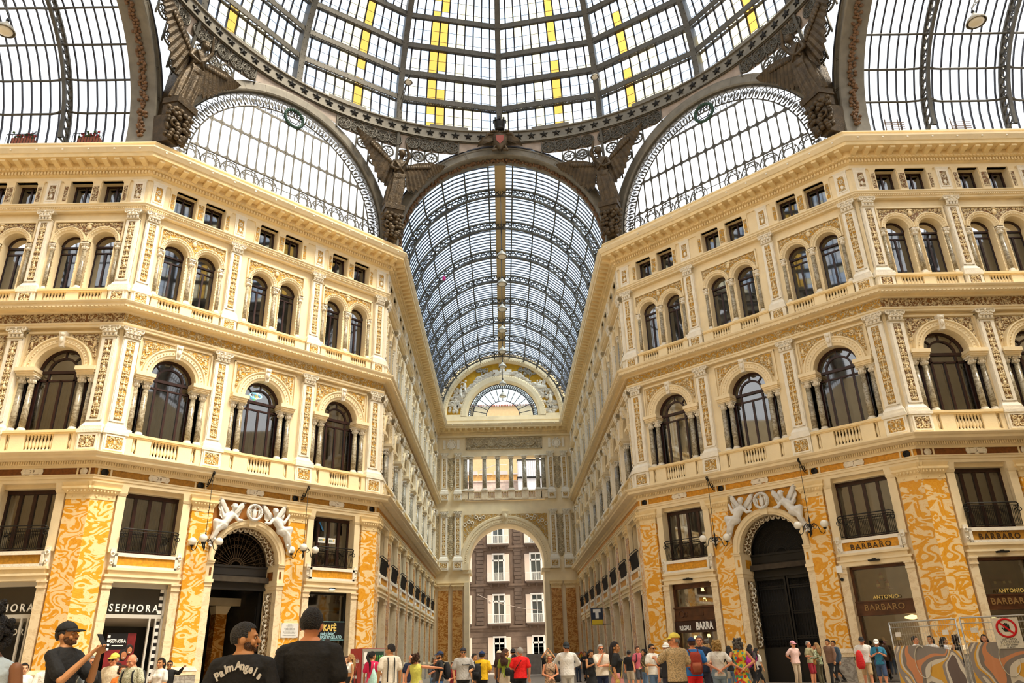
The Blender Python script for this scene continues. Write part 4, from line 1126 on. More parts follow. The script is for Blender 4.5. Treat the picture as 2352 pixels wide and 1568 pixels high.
# ------------------------------------------------------------------ barrel vaults
def vault(M, length, pitch, first, gl, label, a0=0., a1=PI, ridge=True, nb=10, cull=None):
    r = empty('ceiling', M, kind='structure', label=label, cat='glass vault')
    RG = 7.72
    def P(a, rr, y): return (rr * cos(a), y, ACZ + rr * sin(a))
    na = 40
    A = [a0 + (a1 - a0) * i / na for i in range(na + 1)]
    y = first; k = 0
    while y < length + .1:
        mb = MB()
        for rr, th in ((7.62, .12), (6.98, .13)):
            mb.loft([[P(a, rr - th / 2, y - .09), P(a, rr - th / 2, y + .09), P(a, rr + th / 2, y + .09), P(a, rr + th / 2, y - .09)] for a in A], smooth=False)
        n = 44
        for i in range(n):
            p, q = a0 + (a1 - a0) * i / n, a0 + (a1 - a0) * (i + 1) / n
            mb.bar(P(p, 7.0, y), P(q, 7.6, y), .075, .06); mb.bar(P(q, 7.0, y), P(p, 7.6, y), .075, .06)
            if i % 4 == 0: mb.bar(P(p, 7.0, y), P(p, 7.6, y), .07)
        mb.build('truss_arch', [IRON], r)
        y += pitch; k += 1
    mb = MB()
    npur = 13
    for i in range(1, npur):
        a = PI * i / npur
        if a < a0 or a > a1: continue
        yy = 0.
        ys = [first + pitch * j for j in range(-1, int(length / pitch) + 2)]
        for ya, yb in zip(ys, ys[1:]):
            ya, yb = max(0, ya), min(length, yb)
            if yb - ya < .3: continue
            pts = [P(a, 7.05, ya), P(a, 7.38, ya + .35), P(a, 7.5, ya + 1.0), P(a, 7.5, yb - 1.0), P(a, 7.38, yb - .35), P(a, 7.05, yb)]
            mb.tube(pts, .065, 5)
            mb.tube([P(a, 7.0, ya + .02), P(a, 7.42, ya + .7), P(a, 7.60, ya + 1.0)], .045, 4)
    mb.build('purlin', [IRON], r)
    mb = MB()
    n = int(length / pitch * nb)
    for i in range(n + 1):
        y = length * i / n
        mb.loft([[P(a, 7.62, y - .04), P(a, 7.62, y + .04), P(a, 7.70, y + .03), P(a, 7.70, y - .03)] for a in A[::2]], smooth=False)
    for s in (0, 1):
        a = a0 if s == 0 else a1
        mb.bar(P(a, 7.66, 0), P(a, 7.66, length), .15)
        if (s == 0 and a0 == 0) or (s == 1 and a1 == PI):
            for i in range(n + 1): yv = length * i / n; x = 7.66 * (1 if s == 0 else -1); mb.bar((x, yv, 26.46), (x, yv, ACZ), .07)
    mb.build('glazing_bars', [IROND], r)
    mb = MB()
    mb.strip([P(a, RG, 0) for a in A], [P(a, RG, length) for a in A], smooth=True)
    for s, a in ((1, a0), (-1, a1)):
        if abs(abs(cos(a)) - 1) < 1e-3: mb.quad((s * RG, 0, 26.4), (s * RG, length, 26.4), (s * RG, length, ACZ), (s * RG, 0, ACZ))
    mb.build('glazing', [gl], r)
    if ridge:
        mb = MB(); mb.box(-.36, .36, 1.2, length, ACZ + 7.42, ACZ + 7.55); mb.box(-.42, -.36, 1.2, length, ACZ + 7.38, ACZ + 7.6); mb.box(.36, .42, 1.2, length, ACZ + 7.38, ACZ + 7.6)
        mb.build('ridge_walkway', [plain('ridge_boards', (.50, .36, .18), .7)], r)
    return r
vault(CF, YE - Y2, 4.7125, 5.2, VGLASS, 'long glass barrel vault with lattice arches over the arm')
vault(LF, 15, 4.4, .5 + 4.4, LUNET, 'glass barrel vault over the perfume shop wing', 0, PI, False, 9)
vault(RF, 16, 4.4, .5 + 4.4, LUNET, 'glass barrel vault over the wing beside the mesh fence', 0, PI, False, 9)
# ------------------------------------------------------------------ end wall of the long arm
FE = FACE['EW']
def ew_wall():
    mb = MB(); r, cz = 4.0, 10.95; X = 7.7
    for s in (-1, 1):
        a, b = sorted((s * r, s * X)); mb.quad((a, YW, 0), (b, YW, 0), (b, YW, cz), (a, YW, cz))
        mb.quad((s * r, YW, 0), (s * r, 3.2, 0), (s * r, 3.2, cz), (s * r, YW, cz))
        a, b = sorted((s * 4.4, s * X)); mb.quad((a, YW, 17.5), (b, YW, 17.5), (b, YW, 26.5), (a, YW, 26.5))
        mb.quad((s * 4.4, YW, 17.5), (s * 4.4, 1.6, 17.5), (s * 4.4, 1.6, 22.5), (s * 4.4, YW, 22.5))
    arch_fill(mb, -X, X, 0, r, cz, 17.5, n=30); arch_reveal(mb, 0, r, cz, y1=3.2, n=30)
    mb.quad((-4.4, YW, 22.5), (4.4, YW, 22.5), (4.4, YW, 26.5), (-4.4, YW, 26.5)); mb.quad((-4.4, YW, 22.5), (4.4, YW, 22.5), (4.4, 1.6, 22.5), (-4.4, 1.6, 22.5))
    mb.quad((-4.4, YW, 17.6), (4.4, YW, 17.6), (4.4, 1.6, 17.6), (-4.4, 1.6, 17.6))
    # back face so that the wall has thickness
    for s in (-1, 1):
        a, b = sorted((s * r, s * X)); mb.quad((a, 3.2, 0), (b, 3.2, 0), (b, 3.2, 17.6), (a, 3.2, 17.6))
        a, b = sorted((s * 4.4, s * X)); mb.quad((a, 1.6, 17.6), (b, 1.6, 17.6), (b, 1.6, 26.4), (a, 1.6, 26.4))
    # gable with the half-round window
    R2, zc = 4.05, 27.25; n = 36
    A = arc(R2, zc, n, y=.6); B2 = arc(7.7, zc, n, y=.6); mb.strip(A, B2)
    mb.box(-7.7, 7.7, .3, .9, 26.3, zc); arch_reveal(mb, 0, R2, zc, y0=.6, y1=1.1, n=n)
    tag(mb.build('wall_end', [CREAM], M=FE), kind='structure')
ew_wall()
def etrim(mb, prof, x0, x1, mats=None, z=0):
    for k in range(len(prof) - 1):
        (o0, z0), (o1, z1) = prof[k], prof[k + 1]
        mb.quad((x0, -o0, z0), (x1, -o0, z0), (x1, -o1, z1), (x0, -o1, z1), mats[k] if mats else 0)
    for x in (x0, x1): mb.add([(x, -o, z_) for o, z_ in prof], [tuple(range(len(prof)))])
mb = MB()
etrim(mb, [(-.25, 16.40), (.03, 16.40), (.03, 16.52), (.08, 16.62), (.0, 16.66), (.0, 17.10), (.12, 17.18), (.32, 17.24), (.50, 17.30), (.58, 17.46), (.62, 17.58), (-.3, 17.62)], -7.5, 7.5, [0, 0, 0, 0, 1, 0, 2, 2, 0, 0, 0])
etrim(mb, [(-.25, 22.62), (.03, 22.62), (.05, 22.8), (.16, 22.98), (.22, 23.1), (-.3, 23.14)], -7.5, 7.5)
for s in (-1, 1):
    a, b = sorted((s * 3.75, s * 7.5))
    etrim(mb, [(-.25, 8.93), (.03, 8.93), (.10, 9.22), (.0, 9.28), (.0, 9.58), (.08, 9.60), (.14, 9.86), (.58, 9.93), (.66, 10.08), (.72, 10.2), (-.3, 10.25)], a, b, [0] * 3 + [3] + [0] * 6)
    for i in range(34): mb.box(a + .05 + i * .11, a + .10 + i * .11, -.2, -.1, 9.72, 9.86)
    for x in (4.55, 5.92, 7.2): mb.box(s * x - .16, s * x + .16, -.03, 0, 9.26, 9.6); mb.torus((s * x, -.04, 9.43), .1, .03, 12, 5)
trim(5, mb, [CREAM, GOLDB, CREAM2, BANDO])
for s, tx in ((-1, 'left'), (1, 'right')):
    side = 'nearest the sunlit wall' if s < 0 else 'nearest the shaded wall'
    for j, x in enumerate((6.66, 5.17)):
        pos = 'beside the corner' if j == 0 else 'beside the arch'
        M_ = FE @ T(s * x)
        place(('p1', 'gold'), None, M_, 'end wall first-floor pilaster %s, %s' % (pos, side), 'pilaster', 'end wall pilasters')
        place(('p2', 'gold'), None, M_, 'end wall second-floor pilaster %s, %s' % (pos, side), 'pilaster', 'end wall pilasters')
        place(('d1', 'gold'), None, M_, 'end wall first-floor pedestal %s, %s' % (pos, side), 'pedestal', 'end wall pedestals')
        place(('d2', 'gold'), None, M_, 'end wall second-floor pedestal %s, %s' % (pos, side), 'pedestal', 'end wall pedestals')
        place(('mp', 'deep'), None, M_, 'end wall deep amber marble pilaster %s, %s' % (pos, side), 'pilaster', 'end wall marble pilasters')
    for nm, z0, z1 in (('lower', 11.6, 15.9), ('upper', 18.9, 22.2)):
        mb = MB(); random.seed(5 + s)
        z = z0
        while z < z1:
            w = .16 + .16 * abs(math.sin((z - z0) * 2.6)); mb.ball((s * 5.92, .16, z), (w, .08, .17), 7, 5)
            for e in (-1, 1): mb.ball((s * 5.92 + e * w, .17, z + .1), (.10, .06, .08), 6, 4)
            z += .22
        o = mb.build('candelabra_relief', [PALE], M=FE); tag(o, 'tall %s candelabra relief between end wall pilasters %s' % (nm, side), 'relief', 'candelabra reliefs', 'structure')
        mb = MB(); mb.quad((s * 7.35 - .14, YW - .03, z0 - .2), (s * 7.35 + .14, YW - .03, z0 - .2), (s * 7.35 + .14, YW - .03, z1 + .1), (s * 7.35 - .14, YW - .03, z1 + .1))
        o = mb.build('corner_relief_strip', [PALE], M=FE); tag(o, 'narrow %s relief strip in the end wall corner %s' % (nm, side), 'relief', 'corner relief strips', 'structure')
    mb = MB(); K = 20; A, B2 = [], []
    for i in range(K + 1):
        x = .35 + (4.55 - .35) * i / K; rr = 5.0
        z = 10.95 + (math.sqrt(max(0, rr * rr - x * x)) if x < rr else 0)
        A.append((s * x, YW - .03, min(max(z, 12.9), 16.0))); B2.append((s * x, YW - .03, 16.05))
    mb.strip(A, B2)
    for k in range(6): mb.torus((s * (2.4 + .4 * k), YW - .05, 15.75 - .2 * (k % 2) - .12 * k * (k > 2)), .16, .05, 10, 4, 1)
    o = mb.build('spandrel_relief', [GOLD, WHITE], M=FE); tag(o, 'gold spandrel relief over the great exit arch %s' % side, 'relief', 'exit arch spandrels', 'structure')
    # side block of the attic frieze with an oval shield
    mb = MB(); mb.torus((s * 5.92, .14, 23.9), .42, .09, 18, 6)
    for i in range(10):
        a = 2 * PI * i / 10; mb.ball((s * 5.92 + .5 * cos(a), .12, 23.9 + .56 * sin(a)), .09, 5, 4)
    mb.ball((s * 5.92, .2, 23.9), (.36, .1, .42), 10, 8)
    for e in (-1, 1): mb.box(s * 5.92 + e * .78 - .14, s * 5.92 + e * .78 + .14, .1, YW, 23.4, 24.45)
    o = mb.build('oval_shield', [WHITE], M=FE); tag(o, 'oval stucco shield high on the end wall %s' % side, 'relief', 'oval shields', 'structure')
# exit arch surround
mb = MB(); arch_profile(mb, [(4.0, .6), (4.0, .05), (4.15, .0), (4.55, .0), (4.62, -.05), (4.85, -.05), (4.9, .05), (4.9, YW)], 10.95, 40)
for i in range(60):
    a = PI * (i + .5) / 60; mb.ball((4.35 * cos(a), -.02, 10.95 + 4.35 * sin(a)), .06, 5, 4)
for s in (-1, 1): mb.box(min(s * 4.0, s * 4.9), max(s * 4.0, s * 4.9), -.02, YW, 10.25, 10.95); mb.box(min(s * 3.75, s * 4.6), max(s * 3.75, s * 4.6), .1, 3.2, 9.9, 10.3); mb.box(min(s * 3.98, s * 4.5), max(s * 3.98, s * 4.5), .0, .4, 0, 9.0)
mb.taper(-.28, .28, -.12, .3, 14.9, 16.3, -.05, .1); mb.ball((0, -.2, 15.7), (.2, .16, .35), 8, 6)
o = mb.build('exit_arch_surround', [CREAM], M=FE); tag(o, 'tall round exit arch moulding with carved keystone', 'arch', None, 'structure')
# loggia
lg = empty('loggia_balustrade', FE, label='pale stone balustrade across the open loggia of the end wall', cat='balustrade', kind='structure')
mb = MB(); mb.box(-4.4, 4.4, .05, .45, 17.6, 17.8); mb.box(-4.4, 4.4, .0, .5, 18.45, 18.62)
xs = [-.745 * 5, -.745 * 3, -.745, .745, .745 * 3, .745 * 5]
for x in [-4.35] + xs + [4.35]: mb.box(x - .36, x + .36, .02, .48, 17.7, 18.5)
mb.build('rail', [MCREAM], lg)
mb = MB()
for a, b in zip(xs, xs[1:]):
    for k in range(4): mb.lathe([(.07, 17.8), (.05, 17.9), (.09, 18.05), (.05, 18.3), (.07, 18.45)], 7, ((a + b) / 2 + (k - 1.5) * .18, .25))
tag(mb.build('baluster', [MCREAM], lg), kind='stuff')
def loggia_column():
    r = empty('loggia_column', kind='structure'); column(r, 0, .25, 18.62, 22.5, .25); return r
for i, x in enumerate([-4.35] + xs + [4.35]):
    place(('lc',), loggia_column, FE @ T(x), '%s stone column of the end wall loggia from the sunlit side' % ORD[i], 'column', 'loggia columns')
# festoon frieze
mb = MB(); mb.box(-4.15, 4.15, .16, YW, 23.4, 24.5)
for a, b, c, d in ((-4.3, 4.3, 24.5, 24.62), (-4.3, 4.3, 23.28, 23.4), (-4.3, -4.15, 23.3, 24.6), (4.15, 4.3, 23.3, 24.6)): mb.box(a, b, .08, YW, c, d)
for k in range(5):
    x0 = -3.6 + k * 1.45
    mb.tube([(x0 + 1.45 * j / 10, .10, 24.1 - .45 * sin(PI * j / 10)) for j in range(11)], [.05 + .06 * sin(PI * j / 10) for j in range(11)], 6)
for k in range(6):
    x0 = -3.6 + k * 1.45
    mb.ball((x0, .1, 24.2), (.10, .08, .10), 7, 6); mb.ball((x0, .1, 23.95), (.11, .08, .2), 7, 6)
    for e in (-1, 1): mb.tube([(x0, .1, 23.8), (x0 + e * .18, .1, 23.5)], .05, 5); mb.tube([(x0, .1, 24.05), (x0 + e * .3, .1, 24.15)], .04, 5)
o = mb.build('festoon_frieze', [PALE], M=FE); tag(o, 'pale frieze of swags and small figures above the loggia', 'relief', None, 'structure')
# gable: outer mouldings, painted relief scene, fan window
mb = MB(); zc = 27.25
arch_profile(mb, [(7.7, .5), (7.7, .3), (7.25, .3), (7.25, .12), (7.05, .05), (6.85, .05), (6.6, .18), (6.5, .3), (6.5, .5)], zc, 40)
for i in range(80):
    a = PI * (i + .5) / 80; mb.ball((6.75 * cos(a), .08, zc + 6.75 * sin(a)), .07, 5, 4)
arch_profile(mb, [(4.95, .6), (4.95, .3), (4.75, .2), (4.3, .2), (4.15, .3), (4.05, .45), (4.05, .9)], zc, 36)
for i in range(60):
    a = PI * (i + .5) / 60; mb.ball((4.85 * cos(a), .24, zc + 4.85 * sin(a)), .06, 5, 4)
for s in (-1, 1): mb.box(min(s * 4.9, s * 6.6), max(s * 4.9, s * 6.6), .2, .6, zc - .15, zc + .2)
mb.box(-7.6, 7.6, .1, .6, 26.4, 27.15)
o = mb.build('gable_moulding', [CREAM], M=FE); tag(o, 'beaded half-round mouldings of the gable under the barrel vault', 'moulding', None, 'structure')
mb = MB()
for i in range(18):
    a = PI * (i + .5) / 18; w = .12
    if i % 2: continue
    q = [(rr * cos(a + d), .28, zc + rr * sin(a + d)) for rr, d in ((7.3, -.075), (7.66, -.075), (7.66, .075), (7.3, .075))]; mb.add(q, [(0, 1, 2, 3)])
o = mb.build('gable_panels', [PALE], M=FE); tag(o, 'row of small relief panels round the gable arch', 'relief', None, 'structure')
gs = empty('gable_relief', FE, label='stucco relief of seated figure, trees and rocks on a gold sky', cat='relief', kind='structure')
mb = MB(); mb.strip(arc(4.95, zc, 40, y=.5), arc(6.6, zc, 40, y=.5)); mb.build('gold_sky', [plain('gold_sky_mosaic', (.62, .34, .012), .5, var=.15, scale=3)], gs)
mb = MB(); random.seed(21)
def gp(a, rr): return (rr * cos(math.radians(a)), .42, zc + rr * sin(math.radians(a)))
for k in range(160):      # rocks and ground
    a = random.uniform(2, 178); lim = 6.5 if (a < 30 or a > 150) else (5.5 if 62 < a < 128 else 5.25)
    rr = random.uniform(4.95, lim); mb.ball(gp(a, rr), (random.uniform(.2, .45), .12, random.uniform(.14, .3)), 7, 5)
for k in range(50):
    for c in (20, 160): mb.ball(gp(c + random.uniform(-14, 14), random.uniform(5.1, 6.3)), (.2, .16, .24), 6, 5)
mb.build('rocks', [plain('relief_rocks', (.66, .58, .46), .8, var=.15, bump=.5)], gs)
mb = MB()
mb.box(-.85, .85, .3, .5, zc + 5.05, zc + 5.45); mb.box(-1.1, -.5, .28, .5, zc + 5.3, zc + 5.65); mb.box(.5, 1.1, .28, .5, zc + 5.3, zc + 5.65)
mb.ball((0, .3, zc + 5.6), (.32, .15, .4), 8, 6); mb.ball((0, .28, zc + 6.05), (.2, .13, .28), 8, 6); mb.ball((.02, .27, zc + 6.38), (.11, .1, .13), 8, 6)
mb.tube([(0, .3, zc + 6.2), (.3, .3, zc + 6.0), (.4, .28, zc + 6.35)], .06, 6); mb.tube([(0, .3, zc + 6.2), (-.32, .3, zc + 6.05), (-.35, .28, zc + 6.4)], .06, 6)
mb.tube([(-.1, .28, zc + 5.5), (-.3, .25, zc + 5.25), (-.38, .26, zc + 4.98)], .1, 6)
for c, sgn in ((148, 1), (140, -1)):
    p = gp(c, 5.75); mb.ball((p[0], .34, p[2]), (.2, .14, .45), 8, 6); mb.ball((p[0] + .1, .32, p[2] + .62), (.13, .12, .16), 8, 6); mb.tube([(p[0], .3, p[2] + .3), (p[0] + .35 * sgn, .28, p[2] + .5), (p[0] + .5 * sgn, .28, p[2] + .2)], .07, 6); mb.tube([(p[0], .3, p[2] - .3), (p[0] + .2, .28, p[2] - .9)], .1, 6)
p = gp(38, 5.7); mb.ball((p[0], .34, p[2]), (.7, .15, .32), 9, 6); mb.ball((p[0] - .7, .34, p[2] + .35), (.25, .12, .18), 8, 6)
for k in range(24): mb.ball((p[0] + random.uniform(-.5, .6), .28, p[2] + random.uniform(0, .7)), .12, 5, 4)
p = gp(20, 5.9); mb.ball((p[0], .32, p[2]), (.2, .14, .55), 8, 6); mb.ball((p[0], .3, p[2] + .72), (.14, .12, .17), 8, 6)
mb.build('figures', [WHITE], gs)
for c in (118, 62, 54):
    mb = MB(); p = gp(c, 5.35)
    mb.tube([(p[0], .4, p[2] - .1), (p[0] + .1, .38, p[2] + .4), (p[0] + .05, .38, p[2] + .8)], .06, 5); mb.tube([(p[0] + .1, .38, p[2] + .4), (p[0] + .4, .38, p[2] + .8)], .045, 5)
    for k in range(34): mb.ball((p[0] + random.uniform(-.6, .8), .36, p[2] + .85 + random.uniform(-.22, .25)), (.13, .09, .09), 5, 4)
    mb.build('tree_relief', [plain('grey_leaf_stucco', (.36, .33, .27), .8)], gs)
fw = empty('window_1', FE, kind='structure', label='half-round fan window with dark radiating bars in the gable', cat='window')
mb = MB(); y = .8
for rr in (4.02, 3.5, 1.95): mb.tube(arc(rr, zc, 36, y=y), .05, 5)
for i in range(15):
    a = PI * i / 14; mb.bar((1.95 * cos(a), y, zc + 1.95 * sin(a)), (3.5 * cos(a), y, zc + 3.5 * sin(a)), .07, .06, up=(0, 1, 0))
for i in range(50):
    a = PI * (i + .5) / 50; P = lambda rr, d: (rr * cos(a + d), y, zc + rr * sin(a + d))
    mb.tube([P(3.52, -.024), P(3.8, -.026), P(3.98, 0), P(3.8, .026), P(3.52, .024)], .035, 4); mb.bar(P(3.52, 0), P(3.9, 0), .05, up=(0, 1, 0))
mb.build('iron_fan', [IROND], fw)
mb = MB(); mb.strip(arc(1.95, zc, 30, y=y + .05), arc(4.05, zc, 30, y=y + .05)); mb.build('pane', [glass('pale_green_glass', (.74, .84, .84), .8, milk=(.7, .8, .8))], fw)

# ------------------------------------------------------------------ the street outside the exit
BY = 103.
BRN = plain('brown_stucco', (.155, .105, .075), .85, var=.18, scale=1.5, bump=.3, bscale=8.)
QUO = plain('brown_quoin', (.120, .082, .060), .85, var=.15, scale=2., bump=.3, bscale=8.)
BW = plain('white_joinery', (.82, .78, .72), .6)
SHUT = plain('cream_shutter', (.80, .66, .55), .6)
bd = empty('brown_building', T(0, BY, 0), label='dark brown rusticated townhouse seen through the exit arch', cat='building')
mb = MB(); mb.box(-14, 14, 0, 2.4, 0, 22.6)
for z in (5.2, 10.3, 15.1, 20.2): mb.box(-14, 14, -.22, 0, z, z + .28); mb.box(-14, 14, -.12, 0, z - .3, z)
for z in [.4 + .62 * i for i in range(8)]: mb.box(-14, 14, -.03, 0, z, z + .56)
mb.build('wall', [BRN], bd)
for x in (-8.3, -3.4, 1.55, 6.5, 11):
    mb = MB(); z = 5.6
    while z < 22:
        mb.box(x - (.50 if int(z * 2) % 2 else .42), x + (.50 if int(z * 2) % 2 else .42), -.14, 0, z, z + .44); z += .5
    mb.build('pilaster_strip', [QUO], bd)
def bwin(x, z0, h, balc):
    mb = MB(); w = .72
    for a, b in ((-w, -w + .1), (-.05, .05), (w - .1, w)): mb.box(x + a, x + b, -.12, .02, z0, z0 + h)
    mb.box(x - w - .12, x + w + .12, -.16, 0, z0 + h - .08, z0 + h + .12); mb.box(x - w, x + w, -.12, 0, z0 + h * .74, z0 + h * .80)
    for s in (-1, 1): mb.box(x + s * (w + .06) - .06, x + s * (w + .06) + .06, -.14, 0, z0, z0 + h)
    f = mb.build('window', [BW], bd)
    mb = MB(); mb.quad((x - w, -.03, z0), (x + w, -.03, z0), (x + w, -.03, z0 + h), (x - w, -.03, z0 + h)); mb.build('pane', [PANEO], f)
    for s in (-1, 1):
        mb = MB(); a, b = sorted((x + s * (w + .12), x + s * (w + .74))); mb.box(a, b, -.12, -.06, z0 + (0 if not balc else .0), z0 + h)
        for k in range(int(h / .09)): mb.box(a + .06, b - .06, -.135, -.115, z0 + .06 + k * .09, z0 + .11 + k * .09)
        mb.build('shutter', [SHUT], f)
    if balc:
        mb = MB(); mb.box(x - 1.42, x + 1.42, -.85, 0, z0 - .22, z0 - .02); mb.box(x - 1.36, x + 1.36, -.78, 0, z0 - .34, z0 - .22)
        for k in (-1, 0, 1): mb.taper(x + k * 1.0 - .1, x + k * 1.0 + .1, -.5, 0, z0 - .7, z0 - .34, -.02, .04)
        s_ = mb.build('balcony_slab', [QUO], bd)
        mb = MB()
        for zz in (z0 + .02, z0 + 1.02): mb.bar((x - 1.38, -.8, zz), (x + 1.38, -.8, zz), .06); mb.bar((x - 1.38, -.8, zz), (x - 1.38, 0, zz), .05); mb.bar((x + 1.38, -.8, zz), (x + 1.38, 0, zz), .05)
        for k in range(23): mb.bar((x - 1.38 + k * 2.76 / 22, -.8, z0), (x - 1.38 + k * 2.76 / 22, -.8, z0 + 1.02), .035)
        mb.build('railing', [BW], s_)
PANEO = plain('dark_street_pane', (.05, .06, .06), .05, spec=.7)
for x in (-5.95, -.98, 3.95):
    bwin(x, .9, 3.2, False); bwin(x, 5.75, 3.45, True); bwin(x, 10.85, 3.45, True); bwin(x, 15.6, 2.7, True)
# roofs and the tan block seen over the loggia
rb = empty('ochre_rooftop_building', T(0, 109, 0), label='ochre rooftop storey with pale parapet seen through the loggia', cat='building')
mb = MB(); mb.box(-9, 2.2, 0, 4, 0, 26.3); mb.build('wall', [plain('ochre_plaster', (.62, .36, .12), .8, var=.2)], rb)
mb = MB(); mb.box(-10, 10, -1.2, -.8, 20, 25.0); mb.box(-10, 10, -1.3, -.7, 25.0, 25.2); mb.build('parapet', [plain('pale_parapet', (.62, .48, .40), .8, var=.2)], rb)
mb = MB()
for i in range(5): mb.box(-8 + i * 2.2, -6 + i * 2.2, -.2, 4.2, 26.3, 26.5 + .35 * (i % 2))
mb.tube([(-3.6, 1, 27.2), (-1.2, .5, 27.9), (.5, .5, 27.9)], .05, 5)
mb.build('roof_edge', [plain('grey_roof', (.5, .46, .44), .7)], rb)
sh = empty('metal_shed', T(0, 106.0, 0), label='white corrugated metal rooftop shed seen through the loggia', cat='shed')
mb = MB(); mb.add([(2.0, 0, 25.2), (8, 0, 25.2), (8, 0, 27.6), (2.1, 0, 27.6)], [(0, 1, 2, 3)]); mb.box(2, 8, .02, 1.3, 0, 27.6)
for k in range(20): mb.box(2.1 + k * .3, 2.2 + k * .3, -.05, 0, 25.3, 27.6)
mb.build('corrugated_side', [plain('corrugated_white', (.72, .70, .72), .5, var=.1)], sh)
mb = MB(); mb.box(1.9, 8.2, -.15, 1.3, 25.05, 25.25); mb.box(1.9, 8.2, -.1, 1.3, 27.6, 27.75); mb.build('dark_gutter', [BLACK], sh)
tb = empty('tan_block', T(0, 114, 0), label='plain tan block with tiled edge seen through the fan window', cat='building')
mb = MB(); mb.box(-5, 5, 0, 3, 0, 38.4); mb.build('wall', [plain('tan_plaster', (.52, .38, .20), .8, var=.08)], tb)
mb = MB()
for k in range(40): mb.box(-5.1 + k * .256, -4.9 + k * .256, -.2, 3.1, 38.4, 38.62)
mb.build('tile_edge', [plain('brick_tile', (.30, .10, .06), .7)], tb)
mb = MB(); mb.tube([(-3.6, 100, 9.1), (-2.6, 100, 8.6), (-1.4, 100, 8.2), (-1, 100, 8.0), (.3, 100, 7.7), (2, 100, 7.3), (4.5, 100, 7.0)], .025, 5); mb.lathe([(.02, 8.4), (.12, 8.35), (.15, 8.2), (.12, 8.0), (.0, 7.95)], 10, (-2.1, 100))
o = mb.build('hanging_cable_lamp', [plain('street_cable', (.45, .36, .30), .6)]); tag(o, 'sagging cable with small lamp across the street outside', 'cable')
# ------------------------------------------------------------------ pixel to place, soft bodies
def at(px, py, y):
    f, pitch, roll, yaw = 1735.99, .4, .0277, .0199
    X, Y = (px - 1176) / f, -(py - 784) / f
    c, s = cos(-roll), sin(-roll); X, Y = c * X - s * Y, s * X + c * Y
    c, s = cos(pitch), sin(pitch); d = Vector((X, c - s * Y, s + c * Y))
    c, s = cos(-yaw), sin(-yaw); d = Vector((c * d.x - s * d.y, s * d.x + c * d.y, d.z))
    t = y / d.y
    return Vector((CAMP[0], 0, CAMP[2])) + d * t
def capsule(mb, a, b, ra, rb, n=10, mi=0):
    a, b = Vector(a), Vector(b); t = b - a; L = t.length
    if L < 1e-6: mb.ball(a, ra, n, 7); return
    t.normalize()
    pts, rr = [], []
    for k in range(4): q = -PI / 2 + PI / 2 * k / 3; pts.append(a + t * ra * sin(q)); rr.append(max(.0005, ra * cos(q)))
    for k in range(4): q = PI / 2 * k / 3; pts.append(b + t * rb * sin(q)); rr.append(max(.0005, rb * cos(q)))
    mb.tube(pts, rr, n, mi)
def chain(mb, pts, rs, n=10):
    for (a, b), (ra, rb) in zip(zip(pts, pts[1:]), zip(rs, rs[1:])): capsule(mb, a, b, ra, rb, n)
def soft(mb, name, mat, parent, voxel, it=4, fac=.5, M=None):
    """one continuous skin over overlapping limbs"""
    o = mb.build(name, mat, parent, M)
    m = o.modifiers.new('skin', 'REMESH'); m.mode = 'VOXEL'; m.voxel_size = voxel; m.use_smooth_shade = True
    if it: s = o.modifiers.new('smooth', 'SMOOTH'); s.factor = fac; s.iterations = it
    return o

# ------------------------------------------------------------------ bronze angels on the corners under the dome
def wing(mb, root, tip, drop, thick=.09, n=26):
    """feathered wing: leading edge root to tip, long rounded trailing edge"""
    root, tip, drop = Vector(root), Vector(tip), Vector(drop)
    rows = [[], [], [], []]
    for i in range(n + 1):
        t = i / n
        lead = root.lerp(tip, t) + Vector((0, 0, .34 * sin(PI * t) * (1 - .4 * t)))
        w = (1 - t) ** .75 * (1 + .25 * sin(PI * min(1, t * 2.2))) + .015
        trail = lead + drop * w + (tip - root) * (.10 * sin(PI * t))
        g = (.03 if i % 2 else -.02)
        for k, q in enumerate((0, .35, .7, 1.0)):
            p = lead.lerp(trail, q * (1 if k < 3 else (1.0 if i % 2 else .90))); rows[k].append(tuple(p + Vector((0, -thick * (1 - q) + g * (.4 + q), 0))))
    for A_, B_ in zip(rows, rows[1:]): mb.strip(A_, B_)
    back = [[(p[0], p[1] + thick * .9, p[2]) for p in r_] for r_ in rows]
    for A_, B_ in zip(back, back[1:]): mb.strip(A_, B_)
    mb.strip(rows[0], back[0]); mb.strip(rows[3], back[3]); mb.strip([r_[0] for r_ in rows], [r_[0] for r_ in back])
    for i in range(12):
        t = i / 11; p = root.lerp(tip, t * .6) + drop * .10; mb.ball(tuple(p + Vector((0, -thick, .1))), (.13, .07, .16), 6, 5)
